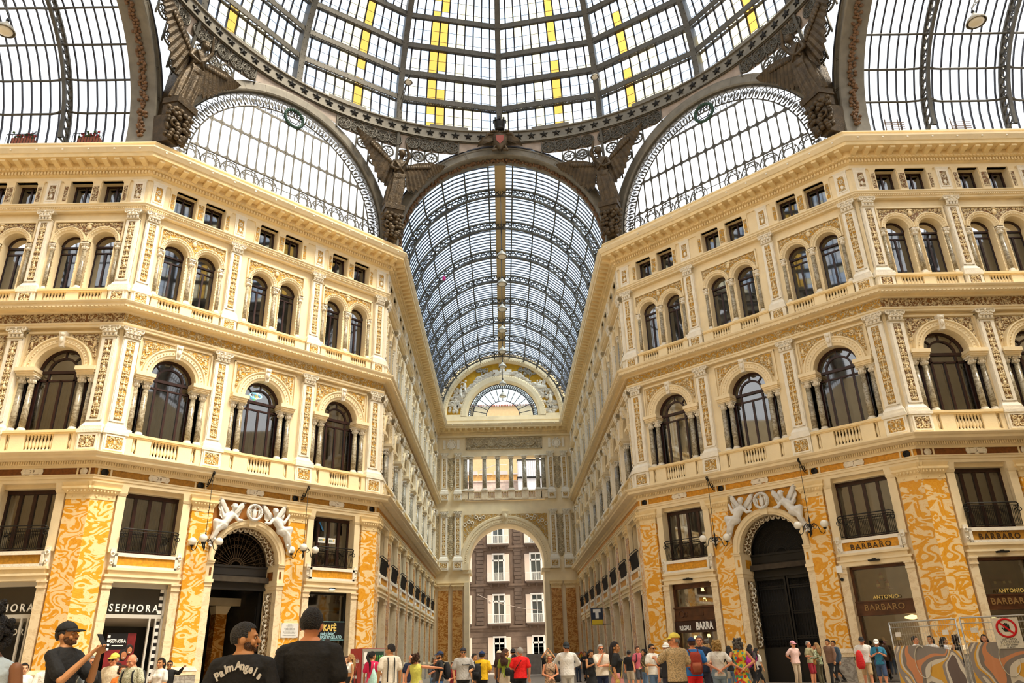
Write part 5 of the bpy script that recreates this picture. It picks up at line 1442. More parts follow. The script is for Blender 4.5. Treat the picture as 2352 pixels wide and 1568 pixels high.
def angel(name='bronze_angel'):
    r = empty(name)
    mb = MB()
    rows = []
    for z, hw, hd, xo in ((.0, .56, .46, -.25), (.5, .54, .46, -.22), (1.1, .52, .44, -.16), (1.7, .50, .42, -.06), (2.2, .42, .34, .0), (2.5, .32, .27, .03), (2.85, .36, .30, .05), (3.2, .42, .30, .06), (3.42, .36, .24, .06), (3.52, .16, .16, .06)):
        fo = .13 if z < 2. else .02; rows.append([(xo + hw * cos(2 * PI * k / 36) * (1 + fo * sin(9 * 2 * PI * k / 36 + z)), hd * sin(2 * PI * k / 36) * (1 + fo * sin(9 * 2 * PI * k / 36 + z)), z) for k in range(36)])
    mb.loft(rows, caps=True)
    chain(mb, [(.06, 0, 3.4), (.09, -.06, 3.75)], [.14, .13])
    mb.ball((.12, -.10, 3.98), (.22, .25, .29), 12, 9); mb.ball((.12, -.34, 3.95), (.045, .06, .06), 6, 5); mb.ball((.12, -.3, 3.84), (.08, .06, .05), 6, 5)
    chain(mb, [(.42, -.02, 3.35), (.55, -.16, 3.85), (.36, -.24, 4.5)], [.13, .115, .08]); chain(mb, [(.36, -.24, 4.5), (.32, -.28, 4.72)], [.075, .05])
    chain(mb, [(-.34, -.02, 3.32), (-.52, -.14, 2.85), (-.20, -.42, 2.62)], [.13, .115, .08])
    for s in (-1, 1): chain(mb, [(-.2 + s * .16, -.2, .25), (-.25 + s * .18, -.42, .02)], [.13, .10])
    for k in range(6):    # belt and sash folds
        chain(mb, [(-.38 + .02 * k, -.28 - .02 * k, 2.35 - .07 * k), (0, -.40, 2.28 - .05 * k), (.44, -.25, 2.4 - .03 * k)], [.05, .06, .05], 7)
    for k in range(7): chain(mb, [(-.3 + .1 * k, -.34, 2.2), (-.42 + .12 * k, -.40, 1.1), (-.62 + .13 * k, -.40, .05)], [.06, .05, .06], 6)
    chain(mb, [(.35, -.25, 3.35), (.1, -.36, 2.9), (-.3, -.28, 2.5)], [.06, .08, .06], 7); chain(mb, [(-.3, -.25, 3.3), (.0, -.36, 2.8), (.3, -.3, 2.5)], [.06, .07, .06], 7)
    soft(mb, 'body', [BRONZE], r, .036, 1)
    mb = MB(); 
    for k in range(40):
        a = random.uniform(0, 2 * PI); b = random.uniform(-.2, 1.3); mb.ball((.12 + .22 * cos(a) * cos(b), -.04 + .24 * sin(a) * cos(b), 4.02 + .24 * sin(b)), .075, 5, 4)
    mb.build('hair', [BRONZE], r)
    mb = MB(); wing(mb, (-.22, .22, 3.2), (-2.75, .25, 5.35), (-.35, 0, -1.75)); mb.build('wing', [BRONZE], r)
    mb = MB(); wing(mb, (.34, .22, 3.15), (3.0, .25, 3.95), (.35, 0, -1.75)); mb.build('wing', [BRONZE], r)
    mb = MB(); mb.box(-.75, .45, -.6, .5, -.35, 0); mb.taper(-.65, .35, -.5, .5, -.9, -.35, -.05, .02); mb.taper(-.5, .3, -.35, 1.3, -2.4, -.9, -.1, .08); mb.box(-.35, .2, .2, 1.3, -.9, 3.6)
    mb.build('pedestal', [BRONZE], r)
    mb = MB(); random.seed(9)
    for k in range(60):
        a = random.uniform(-1.6, 1.6); z = random.uniform(-2.3, -.7); w = .45 + .25 * (z + 2.4) / 1.6
        mb.ball((w * sin(a) - .1, -.2 - .35 * cos(a), z), (.16, .13, .15), 6, 5)
    for s in (-1, 1): mb.torus((s * .4 - .1, -.5, -1.5), .18, .06, 10, 6)
    mb.build('acanthus_bracket', [BRONZE], r)
    return r
ang0 = angel()
for i, (cx_, cy_, lab, sc, mir, dz) in enumerate(((-HA, Y1, 'winged bronze angel with raised arm above the perfume shop wing corner', 1.02, 1, 29.05), (-HB, Y2, 'winged bronze angel above the coffee bar corner of the long arm', .98, 1, 29.0), (HB, Y2, 'winged bronze angel above the gift shop corner of the long arm', .98, -1, 29.0), (HA, Y1, 'winged bronze angel above the mesh fence wing corner', 1.02, -1, 29.05))):
    d = Vector((0 - cx_, YC - cy_, 0)).normalized(); p = Vector((cx_, cy_, 0)) + d * 1.35
    face = math.atan2(-d.x, d.y) + PI
    M_ = T(p.x, p.y, dz) @ RZ(face) @ Matrix.Rotation(math.radians(9), 4, 'X') @ Matrix.Diagonal((sc * mir * 1.1, sc, sc, 1))
    if i == 0: ang0.matrix_world = M_; tag(ang0, lab, 'statue', 'angels under the dome')
    else: copy_tree(ang0, M_, label=lab, cat='statue', group='angels under the dome')
# coat of arms where the long arm arch meets the ring
ca = empty('coat_of_arms', CF @ T(0, -.45, 34.9), label='crowned bronze coat of arms at the crown of the long arm arch', cat='coat of arms')
mb = MB()
rows = []
for z, w in ((-.95, .05), (-.75, .30), (-.4, .52), (0, .62), (.35, .66), (.5, .60)): rows.append([(-w, 0, z), (-w * .6, -.22, z), (0, -.3, z), (w * .6, -.22, z), (w, 0, z)])
mb.loft(rows, closed=False, smooth=True); mb.build('shield', [BRONZE], ca)
mb = MB(); mb.add([(-.28, -.30, .25), (.28, -.30, .25), (.24, -.32, -.2), (0, -.3, -.5), (-.24, -.32, -.2)], [(0, 1, 2, 3, 4)]); mb.build('red_field', [plain('red_enamel', (.26, .045, .022), .4)], ca)
mb = MB(); random.seed(2)
for s in (-1, 1):
    for k in range(12):
        t = k / 11; mb.tube([(s * .5, -.1, -.1 + .4 * t), (s * (.9 + .3 * sin(PI * t)), -.12, -.25 + .5 * t), (s * (1.6 - .3 * t), -.05, -.55 + .75 * t)], [.06, .05, .02], 5)
    chain(mb, [(s * .4, -.1, .5), (s * .85, -.15, .45), (s * 1.0, -.1, .1)], [.12, .12, .08]); chain(mb, [(s * .25, -.1, -.85), (s * .5, -.2, -.95), (s * .35, -.2, -.6)], [.10, .10, .06])
for k in range(9): mb.ball((-.6 + .15 * k, -.25, .58 + .05 * sin(k)), .11, 6, 5)
mb.build('mantling', [BRONZE], ca)
mb = MB(); mb.lathe([(.34, .75), (.36, .85), (.33, .95), (.36, 1.0), (.40, 1.35), (.42, 1.5), (.36, 1.5), (.3, 1.2)], 14, (0, -.1))
for k in range(8): a = 2 * PI * k / 8; mb.box(.4 * cos(a) - .07, .4 * cos(a) + .07, -.1 + .4 * sin(a) - .07, -.1 + .4 * sin(a) + .07, 1.45, 1.68)
mb.build('crown', [BLACK], ca)

# ------------------------------------------------------------------ entrance portals on the diagonal facades
def stucco_group():
    """two reclining winged figures and a wreath over a round arch; arch centre at (0, 6.05)"""
    r = empty('stucco_figures')
    for s in (-1, 1):
        mb = MB()
        X = lambda x, y, z: (s * x, y, z)
        chain(mb, [X(1.20, -.16, 8.18), X(1.42, -.18, 7.92), X(1.55, -.16, 7.70)], [.20, .21, .21])           # trunk
        chain(mb, [X(1.18, -.2, 8.3), X(1.13, -.24, 8.44)], [.09, .08]); mb.ball(X(1.10, -.28, 8.56), (.13, .15, .165), 10, 8); mb.ball(X(1.09, -.42, 8.55), (.03, .04, .035), 6, 5)
        chain(mb, [X(1.55, -.2, 7.68), X(1.98, -.30, 7.78), X(1.90, -.24, 7.30), X(2.02, -.2, 7.05)], [.20, .15, .12, .07])  # near leg
        chain(mb, [X(1.5, -.16, 7.66), X(1.80, -.22, 7.50), X(2.02, -.16, 6.95), X(2.12, -.16, 6.70)], [.2, .16, .12, .06])
        chain(mb, [X(2.02, -.2, 7.05), X(1.9, -.28, 6.95)], [.07, .05]); chain(mb, [X(2.12, -.16, 6.70), X(2.06, -.28, 6.62)], [.06, .05])
        chain(mb, [X(1.05, -.2, 8.2), X(.85, -.26, 7.96), X(.62, -.22, 7.98)], [.10, .08, .06])            # arm to the wreath
        chain(mb, [X(1.36, -.2, 8.22), X(1.62, -.28, 8.05), X(1.76 + (.0 if s < 0 else .1), -.26, 8.40)], [.10, .085, .06]); mb.ball(X(1.78 + (.0 if s < 0 else .1), -.26, 8.47), .07, 6, 5)
        for k in range(6): chain(mb, [X(1.42 + .03 * k, -.34, 7.85 - .02 * k), X(1.75 + .04 * k, -.38, 7.62 - .04 * k), X(1.85 + .05 * k, -.3, 7.2 - .05 * k)], [.045, .05, .04], 6)
        soft(mb, 'winged_figure', [STATUE], r, .028, 3)
        mb = MB()
        wing(mb, X(1.30, .0, 8.2), X(1.85, -.02, 9.0), (s * .30, 0, -.22), .05, 10); wing(mb, X(1.0, .0, 8.25), X(.42, -.02, 8.85), (s * -.22, 0, -.2), .05, 10)
        mb.build('wings', [STATUE], r)
        mb = MB()
        for k in range(26): a = random.uniform(0, 6.28); b = random.uniform(0, 1.4); mb.ball(X(1.10 + .13 * cos(a) * cos(b), -.24 + .13 * sin(a) * cos(b), 8.60 + .13 * sin(b)), .045, 5, 4)
        mb.build('hair', [STATUE], r)
    mb = MB(); mb.torus((0, -.2, 8.42), .36, .075, 24, 7)
    for k in range(26): a = 2 * PI * k / 26; mb.ball((.36 * cos(a), -.27, 8.42 + .36 * sin(a)), (.06, .05, .06), 5, 4)
    mb.ball((0, -.18, 8.38), (.13, .08, .26), 8, 6); mb.ball((0, -.2, 8.64), (.07, .06, .07), 7, 5)
    for s in (-1, 1): mb.tube([(s * .1, -.2, 8.5), (s * .24, -.2, 8.6), (s * .2, -.2, 8.2)], [.05, .07, .02], 6)
    mb.build('wreath', [STATUE], r)
    return r
for fc, nm in (('DL', 'open passage'), ('DR', 'closed iron gate')):
    c = bays(fc)[1][0]; M_ = FACE[fc] @ T(c); R_, Z_ = PORT_R, PORT_Z
    pr = empty('portal', M_, kind='structure', label='tall round-arched stone portal of the %s' % nm, cat='portal')
    mb = MB(); arch_profile(mb, [(R_, .5), (R_, .06), (R_ + .08, .02), (R_ + .12, -.04), (R_ + .24, -.06), (R_ + .30, -.10), (R_ + .33, -.05), (R_ + .33, YW)], Z_, 28)
    mb.taper(-.17, .17, -.14, .2, Z_ + R_ - .02, Z_ + R_ + .36, 0, .05); mb.build('archivolt', [CREAM], pr)
    mb = MB(); rows = [arc(R_ - .02, Z_, 24, y=.42), arc(R_ - .02, Z_, 24, y=1.12)]; mb.strip(rows[0], rows[1])
    for k in range(34): a = PI * (k + .5) / 34; mb.torus(((R_ - .03) * cos(a), .6 + .34 * (k % 2), Z_ + (R_ - .03) * sin(a)), .1, .035, 8, 4, 1)
    mb.build('soffit_relief', [BROWN, WHITE], pr)
    for s in (-1, 1):
        mb = MB(); a, b = sorted((s * (R_ - .03), s * (R_ + .34))); mb.box(a, b, -.04, 1.3, 5.9, 6.05); mb.box(a, b, -.08, 1.3, 6.0, 6.06); mb.box(a, b, .02, 1.3, 5.15, 5.9); mb.box(a - .03, b + .03, -.06, 1.3, 5.02, 5.17); mb.box(a, b, .0, 1.3, 4.85, 5.02)
        mb.build('impost', [CREAM], pr)
        mb = MB(); x = s * (R_ - .045); mb.quad((x, .45, 5.3), (x, 1.0, 5.3), (x, 1.0, 5.72), (x, .45, 5.72)); mb.box(s * (R_ + .12) - .05, s * (R_ + .12) + .05, -.0, .05, 5.35, 5.7); mb.build('colour_inlay', [BANDO if fc == 'DR' else BANDB], pr)
        mb = MB(); mb.box(a + .02, b - .0, .03, .3, 0, 4.85); mb.build('jamb', [MCREAM], pr)
        mb = MB(); x = s * (R_ - .012); mb.quad((x, .42, 1.5), (x, 1.14, 1.5), (x, 1.14, 4.7), (x, .42, 4.7))
        for k in range(13): mb.torus((s * (R_ - .03), .78 + .16 * sin(k * 1.9), 1.7 + k * .23), .11, .035, 8, 4, 1); mb.ball((s * (R_ - .03), .78, 1.8 + k * .23), (.04, .14, .09), 6, 5, 1)
        mb.build('jamb_relief', [BROWN, WHITE], pr)
        mb = MB(); K = 14; A, B2 = [], []
        for i in range(K + 1):
            x = .1 + 1.98 * i / K; rr = R_ + .3; z = Z_ + (math.sqrt(max(0, rr * rr - x * x)) if x < rr else 0)
            A.append((s * x, YW - .06, max(z, 6.6))); B2.append((s * x, YW - .06, 8.92))
        mb.strip(A, B2); mb.build('spandrel_ground', [BANDO if fc == 'DR' else plain('rust_ground', (.34, .13, .02), .6)], pr)
    fan = empty('arch_grille', M_, label='dark iron fan grille in the round head of the %s portal' % nm, cat='grille')
    mb = MB(); y = 1.2
    for rr in (R_ - .05, .42, .28): mb.tube(arc(rr, Z_ - .1, 24, y=y), .03, 5)
    for i in range(19):
        a = PI * i / 18; mb.bar((.3 * cos(a), y, Z_ - .1 + .3 * sin(a)), ((R_ - .06) * cos(a), y, Z_ - .1 + (R_ - .06) * sin(a)), .022, up=(0, 1, 0))
        if i < 18:
            a2 = a + PI / 36
            for rr, t in ((1.35, .08), (1.0, .065)): mb.torus((rr * cos(a2), y, Z_ - .1 + rr * sin(a2)), t, .012, 9, 4)
    if fc == 'DR':
        for rr in (.75, .95, 1.25): mb.tube(arc(rr, Z_ - .1, 24, y=y), .025, 5)
    mb.build('iron_fan', [BLACK if fc == 'DR' else plain('brown_iron', (.10, .065, .035), .5, metal=.3)], fan)
    mb = MB(); mb.box(-R_, R_, 1.1, 1.35, 5.55, 5.98); mb.box(-R_, R_, 1.05, 1.4, 5.9, 6.0)
    mb.box(-R_, R_, 1.12, 1.33, 4.9, 5.55); mb.box(-R_, R_, 1.08, 1.36, 5.2, 5.26); mb.box(-R_, R_, 1.06, 1.38, 4.84, 4.95); mb.build('transom_beam', [plain('charcoal_beam', (.028, .026, .026), .4) if fc == 'DL' else BLACK], fan)
    if fc == 'DR':
        gt = empty('iron_gate', M_, label='tall closed black iron gate with vertical bars and scrolls', cat='gate')
        for s in (-1, 1):
            mb = MB(); x0, x1 = sorted((s * .03, s * (R_ - .05)))
            for z0, z1 in ((.0, 1.55), (4.7, 4.84)): mb.box(x0, x1, 1.15, 1.25, z0, z1)
            for x in (x0, x1 - .09): mb.box(x, x + .09, 1.13, 1.27, 0, 4.84)
            for z in (1.9, 2.0, 3.05, 3.15, 4.25, 4.35): mb.box(x0, x1, 1.17, 1.23, z, z + .05)
            for k in range(10):
                x = x0 + .16 + k * (x1 - x0 - .3) / 9; mb.tube([(x, 1.2, 1.5), (x, 1.2, 4.8)], .018, 5)
                for z in (2.55, 3.7): mb.ball((x, 1.2, z), (.035, .035, .07), 5, 4)
                for z in (1.72, 4.52): mb.torus((x + .07, 1.2, z), .055, .014, 9, 4)
            l_ = mb.build('gate_leaf', [BLACK], gt)
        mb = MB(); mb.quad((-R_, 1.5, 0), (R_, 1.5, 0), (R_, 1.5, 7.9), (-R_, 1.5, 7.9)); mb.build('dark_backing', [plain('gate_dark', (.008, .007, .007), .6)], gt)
    else:
        for s in (-1, 1):
            g2 = empty('passage_door', M_, label='dark folded door leaf on the %s side of the open passage' % ('perfume shop' if s < 0 else 'coffee bar'), cat='door')
            mb = MB(); mb.box(min(s * 1.5, s * 1.66), max(s * 1.5, s * 1.66), 1.4, 2.7, 0, 4.8)
            for z in (.6, 1.8, 3.2): mb.box(min(s * 1.46, s * 1.5), max(s * 1.46, s * 1.5), 1.5, 2.6, z, z + .9)
            mb.build('leaf', [BLACK], g2)
        for x, tx in ((-.25, 'far side'), (1.0, 'coffee bar side')):
            p2 = empty('passage_pillar', M_, label='deep amber marble pillar inside the open passage, %s' % tx, cat='pillar', kind='structure')
            mb = MB(); mb.box(x - .3, x + .3, 4.2, 4.8, 0, 3.9); mb.build('shaft', [MARBD], p2)
            mb = MB(); mb.taper(x - .3, x + .3, 4.2, 4.8, 3.9, 4.3, .0, .12); mb.box(-1.9, 1.9, 4.0, 4.9, 4.3, 4.7); mb.build('cap', [CREAM], p2)
        for (x, col, tx) in ((-1.42, (.8, .78, .74), 'white and red no-dogs'), (-1.16, (.75, .42, .03), 'yellow')):
            mb = MB(); mb.box(x - .1, x + .1, 1.36, 1.39, 1.72, 2.05)
            o = empty('door_notice', M_, label='small %s notice on the passage door' % tx, cat='notice'); mb.build('sheet', [plain('notice', col, .6)], o)
            mb = MB(); mb.torus((x, 1.355, 1.92), .05, .012, 12, 4); mb.build('symbol', [plain('notice_red', (.5, .03, .02), .5)], o)
    key = 'stucco'
    sg = stucco_group() if key not in PROTO else None
    lab = 'pale stucco group of two reclining winged figures over the %s' % nm
    if sg: PROTO[key] = sg; sg.matrix_world = M_; tag(sg, lab, 'sculpture', 'stucco groups over the portals')
    else: copy_tree(PROTO[key], M_, label=lab, cat='sculpture', group='stucco groups over the portals')

# ------------------------------------------------------------------ shop fronts
SIGNW = plain('sign_white', (.88, .88, .86), .4); SIGNG = plain('sign_gold', (.80, .58, .16), .35); GREYF = plain('shop_frame_grey', (.55, .53, .48), .4)
DARKG = plain('dark_shop_glass', (.030, .028, .024), .04, spec=.8); SIGNB = plain('sign_black', (.010, .010, .012), .35); TEALW = plain('sign_pale_blue', (.45, .72, .80), .5)
WARM = glow('warm_spot', (1., .62, .22), 6.); 
def sheet(mb, x0, x1, y, z0, z1, mi=0): mb.quad((x0, y, z0), (x1, y, z0), (x1, y, z1), (x0, y, z1), mi)
def perfume_shop(fc, c, w, lab, word, tx):
    s = empty('shopfront', FACE[fc] @ T(c), label=lab, cat='shopfront', group='perfume shop fronts')
    y = .5
    mb = MB(); mb.box(-w, w, y - .1, y, 3.40, 3.56); mb.box(-w, -w + .09, y - .1, y, 0, 4.85); mb.box(w - .09, w, y - .1, y, 0, 4.85); mb.box(-w, w, y - .1, y, 4.66, 4.85)
    mb.box(w - .62, w - .54, y - .1, y, 0, 3.4); mb.box(w - .34, w - .28, y - .1, y, 0, 3.4); mb.build('frame', [GREYF], s)
    mb = MB(); sheet(mb, -w, w, y, 3.5, 4.7); mb.build('transom_pane', [DARKG], s)
    text(word, .44, SIGNW, s, T(tx, y - .12, 3.80), 'shop_name', .02, .004, 1.42, sx=.86)
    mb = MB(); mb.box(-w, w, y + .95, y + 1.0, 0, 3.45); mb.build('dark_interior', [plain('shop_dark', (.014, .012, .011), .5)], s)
    mb = MB(); mb.quad((-w, y, 3.4), (w, y, 3.4), (w, y + 1, 3.1), (-w, y + 1, 3.1)); mb.build('ceiling_panel', [plain('shop_soffit', (.42, .36, .28), .7)], s)
    mb = MB()
    zs = [.3 + .15 * k for k in range(31)]
    vs = [(x, y - .02, z) for z in zs for x in (w - .26, w - .1)]
    for k in range(30): mb.f.append((2 * k, 2 * k + 1, 2 * k + 3, 2 * k + 2)); mb.m.append(k % 2); mb.s.append(False)
    mb.v = vs; mb.build('striped_jamb', [SIGNW, SIGNB], s)
    return s
cDL, hDL = bays('DL')[0]; w0 = hDL - .98
perfume_shop('DL', cDL, w0, 'perfume shop front with white block letters between marble pilasters', 'SEPHORA', -.05)
cWL, hWL = bays('WL')[2]; w1 = hWL - .98
perfume_shop('WL', cWL, w1, 'perfume shop front in the wing with half its letters cut off', 'SEPHORA', .0)
mb = MB(); o = empty('shop_sign', FACE['WL'] @ T(cWL), label='black inner sign with white letters in the wing perfume shop', cat='sign')
mb.box(-.9, 1.2, .75, .8, 2.55, 3.15); mb.build('board', [SIGNB], o); text('SEPHORA', .36, SIGNW, o, T(.05, .73, 2.88), 'sign_letters', .01, .006, 1.2)
po = empty('poster', FACE['DL'] @ T(cDL), label='dark red perfume poster with laughing faces in the shop doorway', cat='poster')
mb = MB(); mb.box(-.85, .35, .70, .74, .6, 2.80); mb.build('board', [plain('poster_red', (.16, .010, .012), .5, var=.5, scale=2.5)], po)
mb = MB(); sheet(mb, -.85, .0, .695, 2.15, 2.80); mb.build('dark_corner', [SIGNB], po)
text('SEPHORA', .20, SIGNW, po, T(-.38, .69, 2.48), 'poster_title', .003, .004, .95, sx=.8)
mb = MB(); mb.box(-.62, -.14, .685, .69, 2.29, 2.325); mb.build('poster_underline', [SIGNW], po)
for k in range(4): mb = MB(); mb.box(-.83, -.72, .685, .69, 2.62 - k * .17, 2.72 - k * .17); mb.build('poster_block', [SIGNW], po)
mb = MB(); FCE = plain('poster_skin', (.42, .16, .07), .6); HRD = plain('poster_hair', (.012, .006, .006), .6)
for x, z, q in ((-.42, 1.75, .15), (-.05, 1.9, .17), (.16, 2.1, .15), (-.18, 1.35, .17)):
    mb.ball((x - .03, .70, z + .04), (q * 1.15, .012, q * 1.5), 12, 8, 1); mb.ball((x, .69, z), (q * .72, .016, q), 12, 8, 0); mb.ball((x, .675, z - q * .5), (q * .28, .006, q * .12), 8, 5, 2)
mb.build('faces', [FCE, HRD, SIGNW], po)
# coffee bar
c, h = bays('DL')[2]; w = h - .98
kf = empty('shopfront', FACE['DL'] @ T(c), label='dark coffee bar front with hanging lamps and boxes', cat='shopfront')
mb = MB(); mb.box(-w, -w + .07, .45, .55, 0, 4.85); mb.box(w - .1, w, .45, .55, 0, 4.85); mb.box(-w, w, .45, .55, 4.74, 4.85); mb.box(w - .16, w - .1, .4, .5, 0, 4.7); mb.build('frame', [BLACK], kf)
mb = MB(); sheet(mb, -w, w, .52, 0, 4.8); mb.build('pane', [PANE], kf)
mb = MB(); mb.box(-w, w, 1.4, 1.45, 0, 4.85); mb.build('back_wall', [plain('bar_back', (.10, .075, .04), .8, var=.3)], kf)
mb = MB(); mb.box(-w, w, 1.0, 1.4, 3.98, 4.02); mb.build('shelf', [plain('bar_glass_shelf', (.12, .22, .22), .3)], kf)
for x, q in ((-.15, 'first'), (.95, 'second')):
    mb = MB(); mb.box(x - .3, x + .3, .8, 1.2, 3.42, 3.85); o = mb.build('cardboard_box', [plain('cardboard', (.42, .24, .10), .8, var=.1)], M=FACE['DL'] @ T(c)); tag(o, '%s brown cardboard box from the passage side above the coffee bar sign' % q, 'box', 'boxes in the coffee bar window')
o = empty('bar_spotlight', FACE['DL'] @ T(c), label='small warm ceiling spotlight inside the coffee bar', cat='lamp'); mb = MB(); mb.lathe([(.09, 4.62), (.06, 4.72), (.05, 4.76)], 10, (-.9, .95)); mb.build('housing', [BLACK], o); mb = MB(); mb.ball((-.9, .95, 4.61), (.08, .08, .03), 8, 5); mb.build('bulb', [WARM], o)
o = empty('flood_lamp', FACE['DL'] @ T(c + .05), label='small white floodlight under the coffee bar lintel', cat='lamp'); mb = MB(); mb.box(-.16, .16, -.12, .12, 5.0, 5.06); mb.bar((0, .2, 5.08), (0, 0, 5.03), .03); mb.build('housing', [BLACK], o); mb = MB(); mb.quad((-.15, -.125, 4.99), (.15, -.125, 4.99), (.15, .1, 4.985), (-.15, .1, 4.985)); mb.build('lens', [glow('cool_flood', (.75, .95, 1.), 2.5)], o)
ks = empty('shop_sign', FACE['DL'] @ T(c), label='black coffee bar sign with gold and white lettering', cat='sign')
mb = MB(); mb.box(-w + .02, w - .12, .34, .42, 2.50, 3.42); mb.build('board', [SIGNB], ks); mb = MB()
for a, b in ((2.50, 2.53), (3.39, 3.42)): mb.box(-w + .02, w - .12, .33, .34, a, b)
mb.build('edge_strip', [plain('teal_edge', (.2, .45, .5), .4)], ks)
text('KAFÈ', .44, SIGNG, ks, T(.30, .33, 3.08), 'name_letters', .012, .012, .95, sx=.82)
text('made is better"', .20, TEALW, ks, T(.18, .33, 2.83), 'motto_letters', .006, .002, .95, shear=.3, sx=.75)
text('PASTRY GELATO', .23, TEALW, ks, T(.40, .33, 2.64), 'offer_letters', .006, .003, .95, sx=.78)
# gift shop
c, h = bays('DR')[0]; w = h - .98
gs_ = empty('shopfront', FACE['DR'] @ T(c), label='dark wooden gift shop front with lit upper display', cat='shopfront')
mb = MB(); mb.box(-w, -w + .12, .35, .55, 0, 4.85); mb.box(w - .1, w, .35, .55, 0, 4.85); mb.box(-w, w, .35, .55, 4.6, 4.85); mb.box(-w, w, .3, .6, 3.02, 3.62); mb.box(-w, w, .22, .6, 3.60, 3.68); mb.box(-w, w, .24, .6, 2.98, 3.04)
mb.box(-.25, .45, .26, .32, 3.2, 3.45); mb.torus((-.85, .28, 3.33), .16, .03, 12, 5); mb.torus((-.6, .28, 3.3), .1, .03, 10, 5); mb.build('wooden_frame', [WOODB], gs_)
mb = MB(); sheet(mb, -w, w, .5, 3.6, 4.7); sheet(mb, -w, w, .5, 0, 2.4); mb.build('pane', [PANE], gs_)
mb = MB(); mb.box(-w, w, 1.4, 1.45, 0, 4.85); mb.build('back_wall', [WOODB], gs_)
for k, (x, z) in enumerate(((.15, 4.45), (.2, 3.95), (.9, 4.3), (-.6, 2.1), (.2, 2.15), (.8, 2.05))):
    o = empty('display_light', FACE['DR'] @ T(c), label='%s small warm light in the gift shop window' % ORD[k], cat='lamp', group='gift shop lights')
    mb = MB(); mb.lathe([(.10, z), (.07, z + .14), (.05, z + .16)], 9, (x, 1.0)); mb.build('shade', [WARM], o)
    mb = MB(); mb.bar((x, 1.0, z + .16), (x, 1.35, z + .2), .03); mb.build('arm', [BLACK], o)
random.seed(31)
for k in range(16):
    x = -1.15 + .155 * k; z0 = 3.69 if k < 16 else 0; hh = random.uniform(.22, .42); yy = .72 + .15 * (k % 2)
    mb = MB(); mb.lathe([(.06, 0), (.07, .04 * hh / .3), (.03, .3 * hh), (.06, .6 * hh), (.035, .75 * hh), (.045, .88 * hh), (.01, hh)], 8)
    o = mb.build('figurine', [plain('figurine_%d' % (k % 4), [(.62, .5, .34), (.45, .26, .1), (.7, .66, .6), (.3, .1, .05)][k % 4], .4) if k < 4 else MATS['figurine_%d' % (k % 4)]], M=FACE['DR'] @ T(c + x, yy, z0)); tag(o, 'small ornament standing in the gift shop upper display', 'figurine', 'ornaments in the gift shop display')
for k in range(24):
    x = -1.15 + .1 * k; mb = MB(); z0 = 1.5 + .3 * (k % 3); mb.ball((0, 0, z0), (.05, .05, .09), 6, 5); mb.bar((0, 0, z0 + .08), (0, 0, 2.4), .008)
    o = mb.build('hanging_charm', [plain('charm_%d' % (k % 3), [(.35, .06, .03), (.5, .35, .1), (.3, .3, .3)][k], .4) if k < 3 else MATS['charm_%d' % (k % 3)]], M=FACE['DR'] @ T(c + x, .75)); tag(o, 'small hanging charm in the gift shop doorway', 'charm', 'charms hanging in the gift shop doorway')
sg2 = empty('shop_sign', FACE['DR'] @ T(c), label='dark wooden gift shop sign with white letters', cat='sign')
mb = MB(); mb.box(-w, w, .2, .3, 2.40, 2.96); mb.build('board', [plain('sign_dark_wood', (.028, .009, .006), .4)], sg2)
text('REGALI', .31, SIGNW, sg2, T(-.66, .19, 2.62), 'small_letters', .01, .006, 1.05, sx=.66)
text('BARRA', .52, SIGNW, sg2, T(.50, .19, 2.68), 'big_letters', .01, .018, 1.0, sx=.62)
